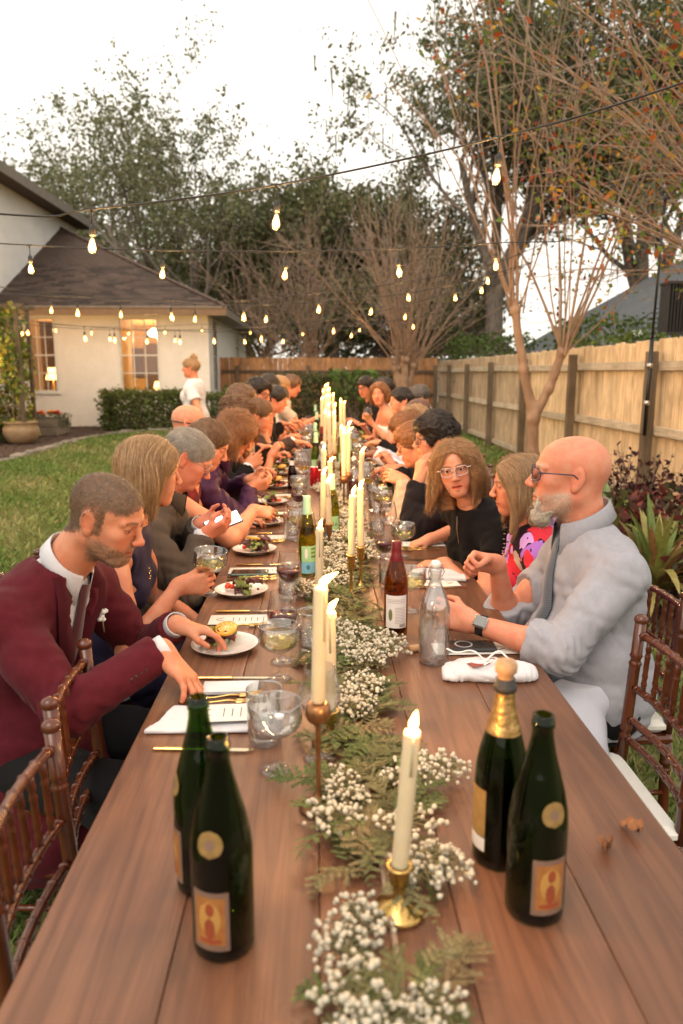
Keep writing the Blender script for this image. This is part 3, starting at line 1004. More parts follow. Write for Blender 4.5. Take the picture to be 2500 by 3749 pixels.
def collar_mesh(c, parent, mat=None, h=0.042, r=0.067, open_=0.5, point=0.05):
    """Folded shirt collar: stands round the neck, turned down, open at the throat."""
    nb, U, Fw, Rt, H = c['neckb'], c['U'], c['Fw'], c['Rt'], c['H']
    ax_ = nrm(lerp(U, nrm(H - nb), 0.5)); f2 = nrm(Fw - ax_ * (Fw @ ax_)); r2 = np.cross(f2, ax_)
    base = nb + ax_ * 0.005 - f2 * 0.004
    mb = MB(); mb.smooth = True
    n = 26; rows = []
    kk = c['b'] ** 0.3
    for i in range(n + 1):
        t = i / n; a = open_ * 0.5 + t * (2 * PI - open_)          # measured from the throat
        d = f2 * math.cos(a) + r2 * math.sin(a)
        edge = max(0, 1 - min(t, 1 - t) / 0.16)
        rr = r * kk * (1 + 0.10 * math.cos(a))
        low = 0.020 * math.cos(a)
        row = [base + d * (rr * 0.97) + ax_ * (-0.02 - low), base + d * rr * 0.97 + ax_ * (h - 0.006 - low * 1.2), base + d * rr * 1.02 + ax_ * (h - low * 1.2),
               base + d * rr * 1.07 + ax_ * (h - 0.006 - low * 1.2), base + d * rr * (1.22 + 0.12 * edge) + ax_ * (h * 0.15 - 0.008 - low - point * edge) - 0 * d,
               base + d * rr * (1.17 + 0.12 * edge) + ax_ * (h * 0.15 - 0.010 - low - point * edge)]
        rows.append([len(mb.v) + j for j in range(6)]); mb.v += [tuple(q - c['org']) for q in row]
    for a, b_ in zip(rows, rows[1:]):
        for j in range(5):
            mb.face([a[j], b_[j], b_[j + 1], a[j + 1]])
    return mb.build('collar', mat, parent)

def front_point(c, f, u, side, lift=0.004):
    """Point on the front of a garment: u along the spine, side in metres to the wearer's right."""
    p0 = c['spine'](u) + c['Rt'] * side
    ts = np.linspace(0.155 * c['b'] + .6 * c['g']('belly') + .02, 0.0, 100)
    P = p0[None] + ts[:, None] * c['Fw'][None]
    v, G = f.sample(P)
    hit = np.nonzero(v < 0)[0]
    i = hit[0] if len(hit) else len(ts) - 1
    return P[i] + c['Fw'] * lift, G[i]

def front_strip(c, f, name, mat, pts, parent, lift=0.004, th=0.005):
    """Ribbon lying on the front of a garment. pts: (u, centre, halfwidth)."""
    mb = MB(); mb.smooth = True; rows = []
    for (u, s, hw) in pts:
        row = []
        for k in (-1, -0.5, 0.5, 1):
            p, n = front_point(c, f, u, s + k * hw, lift)
            row.append(p + c['Fw'] * (th if abs(k) < 1 else 0))
        rows.append([len(mb.v) + j for j in range(4)]); mb.v += [tuple(q - c['org']) for q in row]
    for a, b_ in zip(rows, rows[1:]):
        for j in range(3):
            mb.face([a[j], a[j + 1], b_[j + 1], b_[j]])
    return mb.build(name, mat, parent)

def trousers(c, name='trousers', mat=None, t=0.012, skirt=False, vox=0.012, length=1.0):
    g = c['g']
    pts = list(c['hips'].values()) + list(c['knees'].values()) + list(c['ankles'].values()) + [c['P0']]
    lo, hi = bounds(pts, 0.21); lo[2] = max(lo[2], 0.03)
    f = Field(lo, hi, vox)
    b = g('bulk')
    f.ell(c['P0'] + c['U'] * 0.02, (0.17 * b + t, 0.13 * b + t, 0.14), c['TM'], 0.04)
    for k in 'LR':
        f.cap(c['hips'][k], c['knees'][k], 0.085 * b + t, 0.064 + t, 0.05 if not skirt else 0.12)
        if not skirt:
            f.cap(c['knees'][k], lerp(c['knees'][k], c['ankles'][k], 0.9), 0.064 + t, 0.052 + t, 0.03)
        else:
            f.cap(c['knees'][k], lerp(c['knees'][k], c['ankles'][k], length), 0.075 + t, 0.09 + t, 0.12)
    f.wrinkle(0.005, 30, 9, ridged=True)
    V, Q = f.nets()
    return inst(name, fast_mesh(name, V - c['org'], Q, True, None, [mat]), c['root'])

def hairdo(c, style='short', mat=None, length=0.22, n=0, width=0.0016, t=0.014, seed=5, curl=0.0, part=0.0, vol=0.0, back=0.0, bang=0.0, hline=0.062, tuck=True, vox=None, curlf=18, jit=0.3, ponytail=None, bun=None, slen=None, noise=0.003, side_len=None, fade=0.0, sidew=0.0):
    g = c['g']; H, M, T, hs = c['H'], c['M'], c['T'], c['hs']
    vox = vox or max(0.0035, g('hvox')); t *= .72; vol *= .7; bang = bang * .7 if bang else bang
    f = Field(H - 0.2 * hs - np.array((0, 0, length + 0.06)), H + 0.2 * hs + vol, vox)
    f.ell(T(0, -0.020, 0.034), (np.array((0.077, 0.098, 0.086)) + t) * hs, M, 0.01)
    f.ell(T(0, 0.008, 0.046), (np.array((0.068, 0.080, 0.066)) + t) * hs, M, 0.02)
    dn = np.array((0, 0, -1.0))
    if style in ('short', 'curly', 'mop'):
        if vol: f.ell(T(0, 0.0, 0.075), (np.array((0.070, 0.085, 0.050)) + vol) * hs, M, 0.03)
        if bang: f.ell(T(0, 0.062, 0.062), (np.array((0.060, 0.030, 0.030)) + bang) * hs, M, 0.02)
        # clear the face, ears and nape
        f.ell(T(0, 0.115, -0.010), np.array((0.085, 0.060, hline + 0.012)) * hs, M, 0.012, 'sub')
        f.ell(T(0, 0.075, -0.085), np.array((0.12, 0.085, 0.085)) * hs, M, 0.012, 'sub')
        for s in (-1, 1):
            f.ell(T(s * 0.092, 0.005, -0.030 - back), np.array((0.035, 0.034, 0.045)) * hs, M, 0.010, 'sub')
            if fade: f.ell(T(s * 0.105, -0.01, -0.01), np.array((0.035, 0.12, 0.05 + fade)) * hs, M, 0.012, 'sub')
        f.plane(T(0, -0.06, -0.055 - back), -M[:, 2] + 0.25 * M[:, 1], 0.012)
    else:
        # long hair: falls down the back and beside the face
        bk = T(0, -0.075, 0.0)
        endz = length * .86
        nbk = c['neckb'] - c['Fw'] * 0.075
        q1 = bk + dn * endz * 0.45 - c['Fw'] * 0.012; q2 = nbk * 0.35 + (bk + dn * endz) * 0.65
        for s in (-1, -0.35, 0.35, 1):
            a = T(s * 0.062, -0.050, 0.005); e = lerp(a + dn * endz, q2, 0.25) + (M[:, 0] * s * (0.012 + sidew))
            e[2] = a[2] - endz
            m = lerp(a, e, 0.5) + M[:, 0] * s * 0.010 - c['Fw'] * 0.012
            f.cap(a, m, 0.038 * hs + t * 0.6, 0.036 + t * 0.6, 0.03); f.cap(m, e, 0.036 + t * 0.6, 0.012 + t * 0.2, 0.03)
        if bang is not None:
            sl = (side_len or length * 0.85) * .86
            for s in (-1, 1):
                a = T(s * 0.060, 0.020, 0.045); m = T(s * (0.079 + t * 0.3), 0.018 - (0.03 if tuck else 0.0), -0.03); e = m + dn * sl * 0.8 + M[:, 0] * s * (0.008 + sidew) + c['Fw'] * (0.0 if tuck else 0.025)
                f.cap(a, m, 0.026 + t * 0.4, 0.022 + t * 0.5, 0.03); f.cap(m, e, 0.022 + t * 0.5, 0.007 + t * 0.2, 0.03)
        f.ell(T(0, 0.118, -0.004), np.array((0.068, 0.076, hline + 0.020)) * hs, M, 0.012, 'sub')
        f.ell(T(0, 0.085, -0.10), np.array((0.066, 0.085, 0.10)) * hs, M, 0.012, 'sub')
        f.ell(c['neckb'] + c['Fw'] * 0.02, (0.045, 0.05, 0.16), c['TM'], 0.01, 'sub')
    if bun is not None:
        f.ell(T(*bun[:3]), (bun[3], bun[3], bun[3] * 0.9), M, 0.015)
    if ponytail is not None:
        a = T(*ponytail[0]); 
        for q, r_ in ponytail[1]:
            e = T(*q); f.cap(a, e, r_ * 1.1, r_, 0.02); a = e
    if noise:
        f.wrinkle(noise, 120 if style != 'curly' else 170, seed, (1, 1, 0.3) if style == 'long' else (1, 1, 1), True, 6)
        f.wrinkle(noise, 45, seed + 2, (1, 1, 0.5), False, 5)
    V, Q = f.nets()
    # drop what lies deep inside the head
    if n:
        rs = np.random.RandomState(seed)
        q = (V - H) @ M / hs
        if style == 'long':
            ok = (q[:, 2] > 0.0)
        else:
            ok = np.ones(len(V), bool)
        hv, _ = c['hf'].sample(V); ok &= hv > 0.003
        cand = V[ok]
        roots = cand[rs.randint(0, len(cand), n)] if len(cand) else V[:1]
        Mx, Mf, Mu = M[:, 0], M[:, 1], M[:, 2]
        def flow(P, u):
            q = (P - H) @ M / hs
            if style == 'long':
                top = np.clip((q[:, 2] - 0.06) / 0.05, 0, 1)[:, None]
                sx = np.sign(q[:, 0] - part)[:, None]
                d = dn * (1 - top) + top * (Mx[None] * sx * 1.0 - Mf[None] * 0.5 + Mu[None] * -0.2)
                fr = np.clip((q[:, 1] - 0.03) / 0.04, 0, 1)[:, None] * (1 - top)
                return d + fr * (Mx[None] * sx * 0.5 - Mf[None] * 0.4)
            top = np.clip((q[:, 2] - 0.05) / 0.04, 0, 1)[:, None]
            return top * (Mf[None] * 0.8 + Mx[None] * 0.35) + (1 - top) * (-Mu[None] * 0.9 - Mf[None] * 0.35)
        SV, SQ = strands(f, roots, slen or (length * 1.0), 9 if style == 'long' else 4, flow, width, seed, lift=0.003, curl=curl, curlf=curlf, jit=jit)
        o = hair_obj('hair', c, mat, (V, Q), (SV, SQ, 30 if style == 'long' else 15), seed)
    else:
        o = hair_obj('hair', c, mat, (V, Q), None, seed)
    return o

def beard_mesh(c, mat=None, vol=0.010, low=0.03, n=500, width=0.0012, seed=4, mous=True, side=True):
    H, M, T, hs = c['H'], c['M'], c['T'], c['hs']; g = c['g']
    f = Field(H - np.array((0.14, 0.14, 0.2)), H + np.array((0.14, 0.14, 0.06)), 0.0035)
    for s in (-1, 1):
        if side: f.cap(T(s * 0.059, 0.006, -0.034), T(s * 0.049, 0.022, -0.078), 0.006 + vol * 0.3, 0.013 + vol * 0.6, 0.02)
        f.cap(T(s * 0.046, 0.026, -0.080) if side else T(s * .034, .045, -.092), T(s * 0.014, 0.066, -0.104 - low * 0.4), 0.012 + vol * 0.5, 0.018 + vol, 0.02)
        if mous: f.cap(T(0, 0.098, -0.052), T(s * 0.026, 0.084, -0.064), 0.0055 + vol * 0.15, 0.006 + vol * 0.15, 0.008)
        f.cap(T(s * 0.027, 0.080, -0.066), T(s * 0.020, 0.080, -0.092), 0.007 + vol * 0.2, 0.010 + vol * 0.3, 0.012)
    f.ell(T(0, 0.072, -0.106 - low), np.array((0.028, 0.024, 0.022)) + vol, M, 0.02)
    f.wrinkle(0.0025, 130, seed, (1, 1, 1), True, 6)
    V, Q = f.nets()
    rs = np.random.RandomState(seed)
    hv, _ = c['hf'].sample(V); cand = V[hv > 0.002]
    SV, SQ = strands(f, cand[rs.randint(0, len(cand), n)], 0.03, 3, lambda P, u: np.tile(np.array((0, 0, -1.0)) + 0.3 * M[:, 1], (len(P), 1)), width, seed, lift=0.003, jit=0.4)
    return hair_obj('beard', c, mat, (V, Q), (SV, SQ, 12), seed)

LENS = glassmat('spectacle_lens', (0.97, 0.97, 0.98), thin=0.015)
def spectacles(c, mat=None, r=0.0015, w_=0.026, h=0.019, lens=None, z=0.006, arms=True, rim=True):
    T, org = c['T'], c['org']
    mb = MB()
    o = empty('glasses', (0, 0, 0), 0, c['root'])
    for s in (-1, 1):
        P = []
        for i in range(17):
            a = 2 * PI * i / 16
            ca, sa = math.cos(a), math.sin(a)
            e = 0.6
            x = s * 0.033 + w_ * math.copysign(abs(ca) ** e, ca); zz = z + h * math.copysign(abs(sa) ** e, sa)
            P.append(T(x, 0.108 - 3.2 * max(0, abs(x) - 0.02) ** 2 * 4, zz) - org)
        if rim: mb.tube(P, r, 6, cap=False)
        lm = MB(); lm.poly(P[:-1]); lm.build('lens', lens or LENS, o)
        if arms:
            mb.tube([T(s * 0.059, 0.098, z + h * 0.5) - org, T(s * 0.074, 0.086, z + h * 0.45) - org, T(s * 0.081, 0.0, z + 0.008) - org, T(s * 0.080, -0.025, z - 0.012) - org], r * 1.1, 6)
    mb.tube([T(-0.009, 0.107, z + 0.004) - org, T(0, 0.111, z + 0.007) - org, T(0.009, 0.107, z + 0.004) - org], r, 6)
    mb.build('frame', mat, o)
    return o

# ------------------------------------------------------------------ ground
rs = np.random.RandomState(11)
def wood_mat(name, c1, c2, axis=1, rough=0.45, vary=0.12, fine=1.0, bump=0.15, dark=None, coat=0.0):
    """Long grain along axis with cathedral bands, knots and per-board variation."""
    if name in MATS: return MATS[name]
    sc = [26 * fine] * 3; sc[axis] = 1.1 * fine
    bs = [170 * fine] * 3; bs[axis] = 5 * fine
    m = pmat(name, c1, c2, tuple(sc), rough, bump, tuple(bs), detail=6, dist=1.6, vary=vary, rvar=0.08, contrast=(0.36, 0.64), coat=coat)
    t = m.node_tree
    b = t.nodes['Principled BSDF']
    src = b.inputs['Base Color'].links[0].from_socket
    tc = _n(t, 'ShaderNodeTexCoord'); mp = _n(t, 'ShaderNodeMapping')
    s2 = [9 * fine] * 3; s2[axis] = 0.75 * fine
    mp.inputs['Scale'].default_value = s2
    oi = _n(t, 'ShaderNodeObjectInfo'); ad = _n(t, 'ShaderNodeVectorMath', operation='ADD'); mu = _n(t, 'ShaderNodeMath', operation='MULTIPLY'); mu.inputs[1].default_value = 71
    t.links.new(oi.outputs['Random'], mu.inputs[0]); t.links.new(tc.outputs['Object'], ad.inputs[0]); t.links.new(mu.outputs[0], ad.inputs[1]); t.links.new(ad.outputs[0], mp.inputs[0])
    nz = _n(t, 'ShaderNodeTexNoise'); nz.inputs['Scale'].default_value = 0.55; nz.inputs['Detail'].default_value = 1.5
    t.links.new(mp.outputs[0], nz.inputs[0])
    sn = _n(t, 'ShaderNodeMath', operation='MULTIPLY'); sn.inputs[1].default_value = 95
    t.links.new(nz.outputs[0], sn.inputs[0])
    si = _n(t, 'ShaderNodeMath', operation='SINE'); t.links.new(sn.outputs[0], si.inputs[0])
    mr = _n(t, 'ShaderNodeMapRange'); mr.inputs[1].default_value, mr.inputs[2].default_value, mr.inputs[3].default_value, mr.inputs[4].default_value = 0.1, 1.0, 0.0, 0.38
    t.links.new(si.outputs[0], mr.inputs[0])
    mx = _n(t, 'ShaderNodeMix', data_type='RGBA')
    t.links.new(mr.outputs[0], mx.inputs[0]); t.links.new(src, mx.inputs[6]); mx.inputs[7].default_value = (*(dark or tuple(x * 0.6 for x in c2)), 1)
    # stains and wear at a larger scale
    n3 = _n(t, 'ShaderNodeTexNoise'); n3.inputs['Scale'].default_value = 3.1; n3.inputs['Detail'].default_value = 5
    t.links.new(ad.outputs[0], n3.inputs[0])
    m3 = _n(t, 'ShaderNodeMapRange'); m3.inputs[1].default_value, m3.inputs[2].default_value, m3.inputs[3].default_value, m3.inputs[4].default_value = 0.3, 0.7, 0.72, 1.2
    t.links.new(n3.outputs[0], m3.inputs[0])
    hv = _n(t, 'ShaderNodeHueSaturation'); t.links.new(mx.outputs[2], hv.inputs['Color']); t.links.new(m3.outputs[0], hv.inputs['Value'])
    t.links.new(hv.outputs[0], b.inputs['Base Color'])
    return m

LAWN = pmat('lawn_soil', (0.115, 0.135, 0.042), (0.19, 0.165, 0.075), (1.7, 1.7, 1.7), rough=0.95, bump=0.6, bscale=(40, 40, 40), detail=8)
MULCH = pmat('mulch', (0.030, 0.017, 0.012), (0.075, 0.045, 0.03), (30, 30, 30), rough=0.95, bump=0.8, bscale=(60, 60, 60), detail=8)
def gz(y):
    """The garden rises a little towards the house."""
    return 0.0085 * np.clip(np.asarray(y) - 1.0, 0, 21)
g_ = MB(); N_ = 40
g_.v = []; 
for i in range(-N_, N_ + 1):
    for j in range(-N_, N_ + 1):
        X_ = math.copysign(abs(i / N_) ** 2.2, i) * 900; Y_ = 12 + math.copysign(abs(j / N_) ** 2.2, j) * 900
        g_.v.append((X_, Y_, float(gz(Y_))))
W2 = 2 * N_ + 1
for i in range(2 * N_):
    for j in range(2 * N_):
        g_.face([i * W2 + j, (i + 1) * W2 + j, (i + 1) * W2 + j + 1, i * W2 + j + 1])
tag(g_.build('ground', LAWN), kind='structure')

def sheet(name, pts, z, mat):
    mb = MB(); mb.poly([(x, y, z + float(gz(y))) for x, y in pts]); return tag(mb.build(name, mat), kind='structure')
BED_L = [(-9, 9.5), (-5.9, 11.6), (-5.25, 12.3), (-5.2, 14.6), (-5.15, 16.6), (-4.6, 18.0), (-3.6, 18.6), (-1.6, 18.9), (0.5, 19.2), (3.4, 19.8), (3.5, 22.2), (-9, 22.2)]
BED_R = [(2.15, 1.0), (1.95, 3.0), (2.05, 5.0), (2.2, 7.0), (2.5, 8.6), (3.05, 10.2), (3.5, 10.4), (3.5, 1.0)]
sheet('mulch_bed', BED_L, 0.022, MULCH)
sheet('mulch_bed', BED_R, 0.022, MULCH)

def scatter_chips(name, poly, n, mat, z=0.03, size=(0.05, 0.014), region=None):
    P = []
    xs = [p[0] for p in poly]; ys = [p[1] for p in poly]
    px_ = rs.uniform(min(xs), max(xs), n * 4); py_ = rs.uniform(min(ys), max(ys), n * 4)
    ins = np.zeros(len(px_), bool); j = len(poly) - 1
    for i in range(len(poly)):
        xi, yi = poly[i]; xj, yj = poly[j]
        cnd = ((yi > py_) != (yj > py_)) & (px_ < (xj - xi) * (py_ - yi) / (yj - yi + 1e-9) + xi)
        ins ^= cnd; j = i
    px_, py_ = px_[ins][:n], py_[ins][:n]; n = len(px_)
    a = rs.uniform(0, 6.28, n); tl = rs.normal(0, 0.35, n); L = size[0] * rs.uniform(0.4, 1.3, n); w_ = size[1] * rs.uniform(0.5, 1.5, n)
    d = np.stack([np.cos(a) * np.cos(tl), np.sin(a) * np.cos(tl), np.sin(tl)], 1); s_ = np.stack([-np.sin(a), np.cos(a), rs.normal(0, 0.3, n)], 1)
    c0 = np.stack([px_, py_, gz(py_) + z + rs.uniform(0, 0.015, n)], 1)
    V = np.stack([c0 - d * L[:, None] / 2 - s_ * w_[:, None] / 2, c0 + d * L[:, None] / 2 - s_ * w_[:, None] / 2, c0 + d * L[:, None] / 2 + s_ * w_[:, None] / 2, c0 - d * L[:, None] / 2 + s_ * w_[:, None] / 2], 1).reshape(-1, 3)
    Q = np.arange(4 * n).reshape(-1, 4)
    g0 = rs.uniform(0.4, 1.6, n)
    C = np.repeat(np.stack([0.05 * g0, 0.028 * g0, 0.02 * g0], 1), 4, 0)
    return tag(inst(name, fast_mesh(name, V, Q, False, C, [mat])), kind='stuff')
CHIP = attr_mat('bark_chip', rough=0.95)
tag(scatter_chips('mulch_chips', BED_L, 9000, CHIP), 'dark brown bark mulch chips along the house', 'mulch')
tag(scatter_chips('mulch_chips', BED_R, 7000, CHIP), 'dark brown bark mulch chips along the fence', 'mulch')

# grass blades: dense close by, thinner far away
def in_poly(poly, px_, py_):
    ins = np.zeros(len(px_), bool); j = len(poly) - 1
    for i in range(len(poly)):
        xi, yi = poly[i]; xj, yj = poly[j]
        ins ^= ((yi > py_) != (yj > py_)) & (px_ < (xj - xi) * (py_ - yi) / (yj - yi + 1e-9) + xi); j = i
    return ins
def grass(regions):
    Vs, Cs = [], []
    for (x0, x1, y0, y1, n, h) in regions:
        x = rs.uniform(x0, x1, n); y = rs.uniform(y0, y1, n)
        patch = np.sin(x * 1.7 + np.sin(y * 1.1)) * np.cos(y * 1.3 + 0.7 * np.sin(x * 2.3)) + 0.5 * np.sin(x * 5.1 + y * 3.7)
        ok = ~in_poly(BED_L, x, y) & ~in_poly(BED_R, x, y) & (rs.uniform(-1.6, 1.0, n) < patch + 0.9)
        x, y, patch = x[ok], y[ok], patch[ok]; n = len(x)
        a = rs.uniform(0, 6.28, n); hh = h * rs.uniform(0.4, 1.25, n); lean = hh * rs.uniform(0.2, 1.1, n); wd = hh * rs.uniform(0.07, 0.13, n)
        b0 = np.stack([x, y, gz(y)], 1); s_ = np.stack([-np.sin(a), np.cos(a), np.zeros(n)], 1) * wd[:, None]
        l_ = np.stack([np.cos(a), np.sin(a), np.zeros(n)], 1)
        m_ = b0 + l_ * lean[:, None] * 0.35 + np.array((0, 0, 1)) * hh[:, None] * 0.62
        tp = b0 + l_ * lean[:, None] + np.array((0, 0, 1)) * hh[:, None]
        Vs.append(np.stack([b0 - s_, b0 + s_, m_ + s_ * 0.7, tp], 1).reshape(-1, 3))
        dry = np.clip(0.18 - 0.5 * patch, 0, 1) * rs.uniform(0, 1, n) + (rs.uniform(0, 1, n) < 0.07)
        dry = np.clip(dry, 0, 1)[:, None]; v = rs.uniform(0.65, 1.3, n)[:, None]
        Cs.append(np.repeat((np.array((0.150, 0.225, 0.052)) * (1 - dry) + np.array((0.42, 0.34, 0.16)) * dry) * v, 4, 0))
    V = np.concatenate(Vs); C = np.concatenate(Cs)
    return V, np.arange(len(V)).reshape(-1, 4), C
GRASS = attr_mat('grass_blade', rough=0.6, transl=0.3, spec=0.2)
V_, Q_, C_ = grass([(-.4, .8, .2, 4, 9000, .055), (-.85, .75, 4, 11, 9000, .06), (-3.2, -0.35, 0.6, 3.2, 26000, 0.055), (0.75, 2.3, 0.8, 4.0, 20000, 0.06), (-3.8, -0.8, 3.2, 6.2, 26000, 0.06), (-5.6, -0.8, 6.0, 9.5, 32000, 0.065),
                    (-6.5, -0.8, 9.5, 14, 34000, 0.075), (-5.4, -0.8, 14, 19, 20000, 0.085), (0.7, 3.5, 4, 11, 22000, 0.06), (-0.8, 3.6, 11, 20, 22000, 0.085)])
tag(inst('grass', fast_mesh('grass', V_, Q_, False, C_, [GRASS])), 'short green lawn grass with dry straw patches', 'grass', kind='stuff')

# stone edging of the left bed
STONE = pmat('edging_stone', (0.15, 0.125, 0.10), (0.25, 0.21, 0.17), (14, 14, 14), rough=0.9, bump=0.5, bscale=(40, 40, 40), vary=0.25)
mb = MB(); mb.bbox((0, 0, 0), (0.30, 0.17, 0.10), 0.02); em = mb.mesh('stone', STONE)
eg = empty('garden_edging', (-5.2, 13, 0)); tag(eg, 'row of flat pale stones edging the mulch bed by the lawn', 'edging')
pth = [(-5.95, 11.5), (-5.3, 12.3), (-5.22, 13.4), (-5.2, 14.6), (-5.15, 16.6), (-4.6, 18.0), (-3.6, 18.6), (-1.6, 18.9), (0.5, 19.2), (3.3, 19.8)]
pos, acc = [], 0.0
for (a, b) in zip(pth, pth[1:]):
    L = math.dist(a, b); n = max(1, round(L / 0.33))
    for i in range(n):
        t = i / n; pos.append((a[0] + (b[0] - a[0]) * t, a[1] + (b[1] - a[1]) * t, math.atan2(b[1] - a[1], b[0] - a[0])))
for (x, y, a) in pos:
    inst('stone', em, eg, (x + 5.2 + rnd.uniform(-.03, .03), y - 13 + rnd.uniform(-.03, .03), float(gz(y)) + 0.03 + rnd.uniform(-.015, .02)), (rnd.uniform(-.1, .1), rnd.uniform(-.1, .1), a + rnd.uniform(-.2, .2)), (rnd.uniform(.75, 1.1), rnd.uniform(.8, 1.3), 1))

# ------------------------------------------------------------------ fences
def picket_mesh(name, mat, w_, h, th):
    mb = MB(); c = 0.03
    pts = [(-w_ / 2, 0, 0), (w_ / 2, 0, 0), (w_ / 2, 0, h - c), (w_ / 2 - c, 0, h), (-w_ / 2 + c, 0, h), (-w_ / 2, 0, h - c)]
    mb.prism(pts, (0, th, 0)); return mb.mesh(name, mat)
PINE = wood_mat('fence_pine', (0.78, 0.60, 0.38), (0.66, 0.47, 0.27), axis=2, rough=0.75, vary=0.10, dark=(0.37, 0.20, 0.08), fine=0.8)
PINE_OLD = wood_mat('fence_weathered', (0.54, 0.40, 0.26), (0.44, 0.32, 0.20), axis=2, rough=0.85, vary=0.12, dark=(0.24, 0.16, 0.10), fine=0.8)
CEDAR = wood_mat('fence_cedar', (0.44, 0.22, 0.09), (0.35, 0.165, 0.065), axis=2, rough=0.8, vary=0.14, dark=(0.13, 0.055, 0.02), fine=0.8)
RAILW = wood_mat('fence_rail_wood', (0.52, 0.44, 0.33), (0.42, 0.34, 0.24), axis=0, rough=0.85, vary=0.10, dark=(0.30, 0.23, 0.15))
RAILD = wood_mat('fence_rail_dark', (0.15, 0.10, 0.065), (0.10, 0.065, 0.04), axis=0, rough=0.9, vary=0.1)
POSTW = wood_mat('fence_post_wood', (0.175, 0.125, 0.078), (0.125, 0.088, 0.053), axis=2, rough=0.9, vary=0.15)
fr = empty('wooden_fence', (3.5, 5, 0)); tag(fr, 'pale pine privacy fence with dark posts along the garden, behind the bald man', 'fence')
pk_new = picket_mesh('picket', PINE, 0.137, 1.86, 0.018); pk_old = picket_mesh('picket', PINE_OLD, 0.137, 1.86, 0.018)
y = 4.4; i = 0
while y < 22.0:
    old = y > 12.4
    inst('picket', pk_old if old else pk_new, fr, (0.004 * math.sin(i * 1.7) + rnd.uniform(-.003, .003), y - 5, 0.05 + rnd.uniform(-.012, .014)), (0, rnd.uniform(-.004, .004), -PI / 2 + rnd.uniform(-.02, .02)))
    y += 0.1425; i += 1
pm = MB().bbox((0, 0, 0.9), (0.1, 0.1, 1.8), 0.006).mesh('post', POSTW)
posts = [5.2, 7.6, 10.0, 12.4, 14.8, 17.2, 19.6, 21.9]
for y in posts:
    inst('post', pm, fr, (-0.115, y - 5, rnd.uniform(-.02, .02)), (0, 0, rnd.uniform(-.05, .05)))
for (a, b) in zip([2.8] + posts, posts):
    L = b - a - 0.10
    rm = MB().bbox((0, 0, 0), (L, 0.038, 0.092), 0.004).mesh('rail', RAILW)
    for z in (1.66, 0.98, 0.27):
        inst('rail', rm, fr, (-0.045, (a + b) / 2 - 5, z + rnd.uniform(-.02, .02)), (rnd.uniform(-.04, .04), rnd.uniform(-.006, .006), PI / 2))
fb = empty('wooden_fence', (0.3, 22.1, 0)); tag(fb, 'orange brown cedar fence closing the far end of the garden', 'fence')
pk = picket_mesh('picket', CEDAR, 0.137, 1.98, 0.018)
x = -2.85
while x < 3.5:
    inst('picket', pk, fb, (x - 0.3, 0.0, 0.05 + rnd.uniform(-.01, .012)), (0, rnd.uniform(-.004, .004), rnd.uniform(-.02, .02))); x += 0.1425
for a, b in ((-2.85, -0.4), (-0.3, 2.1), (2.2, 3.35)):
    rm = MB().bbox((0, 0, 0), (b - a, 0.038, 0.09), 0.004).mesh('rail', RAILD)
    for z in (1.62, 0.95, 0.28): inst('rail', rm, fb, ((a + b) / 2 - 0.3, -0.025, z), (0, rnd.uniform(-.006, .006), 0))
for x in (-0.35, 2.15, -2.4): inst('post', pm, fb, (x - 0.3, -0.08, 0), (0, 0, 0.02))

# ------------------------------------------------------------------ house
STUCCO = pmat('stucco', (0.76, 0.71, 0.635), (0.68, 0.63, 0.56), (3, 3, 3), rough=0.95, bump=1.0, bscale=(22, 22, 22), detail=6)
STUCCO2 = pmat('stucco_white', (0.78, 0.77, 0.74), (0.68, 0.67, 0.65), (1.2, 1.2, 2.5), rough=0.95, bump=0.7, bscale=(16, 16, 16), detail=6)
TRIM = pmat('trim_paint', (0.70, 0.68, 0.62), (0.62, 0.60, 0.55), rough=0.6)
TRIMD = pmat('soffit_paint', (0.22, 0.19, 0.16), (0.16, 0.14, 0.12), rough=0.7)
hs_ = empty('house', (-5.5, 20, 0)); tag(hs_, 'cream stucco house with brown shingled hip roof and lit windows', 'house')
HO = Vector((-5.5, 20, 0))
def hb(name, mat, x0, x1, y0, y1, z0, z1, parent=None):
    mb = MB(); mb.box(((x0 + x1) / 2 - HO.x, (y0 + y1) / 2 - HO.y, (z0 + z1) / 2), (x1 - x0, y1 - y0, z1 - z0)); return mb.build(name, mat, parent or hs_)
wins = [(-7.62, -6.90), (-5.22, -4.22)]; WZ0, WZ1 = 1.10, 2.98
WX0, WX1, WT = -8.3, -2.9, 3.15
mb = MB()
def seg(x0, x1, z0, z1): mb.box(((x0 + x1) / 2 - HO.x, 0.1, (z0 + z1) / 2), (x1 - x0, 0.2, z1 - z0))
seg(WX0, wins[0][0], WZ0, WZ1); seg(wins[0][1], wins[1][0], WZ0, WZ1); seg(wins[1][1], WX1, WZ0, WZ1); seg(WX0, WX1, 0, WZ0); seg(WX0, WX1, WZ1, WT)
mb.build('wall', STUCCO, hs_)
mb = MB(); y0, y1 = 20.2, 30
def segy(a, b, z0, z1): mb.box((WX1 - 0.1 - HO.x, (a + b) / 2 - HO.y, (z0 + z1) / 2), (0.2, b - a, z1 - z0))
segy(20.2, 20.75, WZ0, WZ1); segy(21.5, 30, WZ0, WZ1); segy(20.2, 30, 0, WZ0); segy(20.2, 30, WZ1, WT)
mb.build('wall', STUCCO2, hs_)
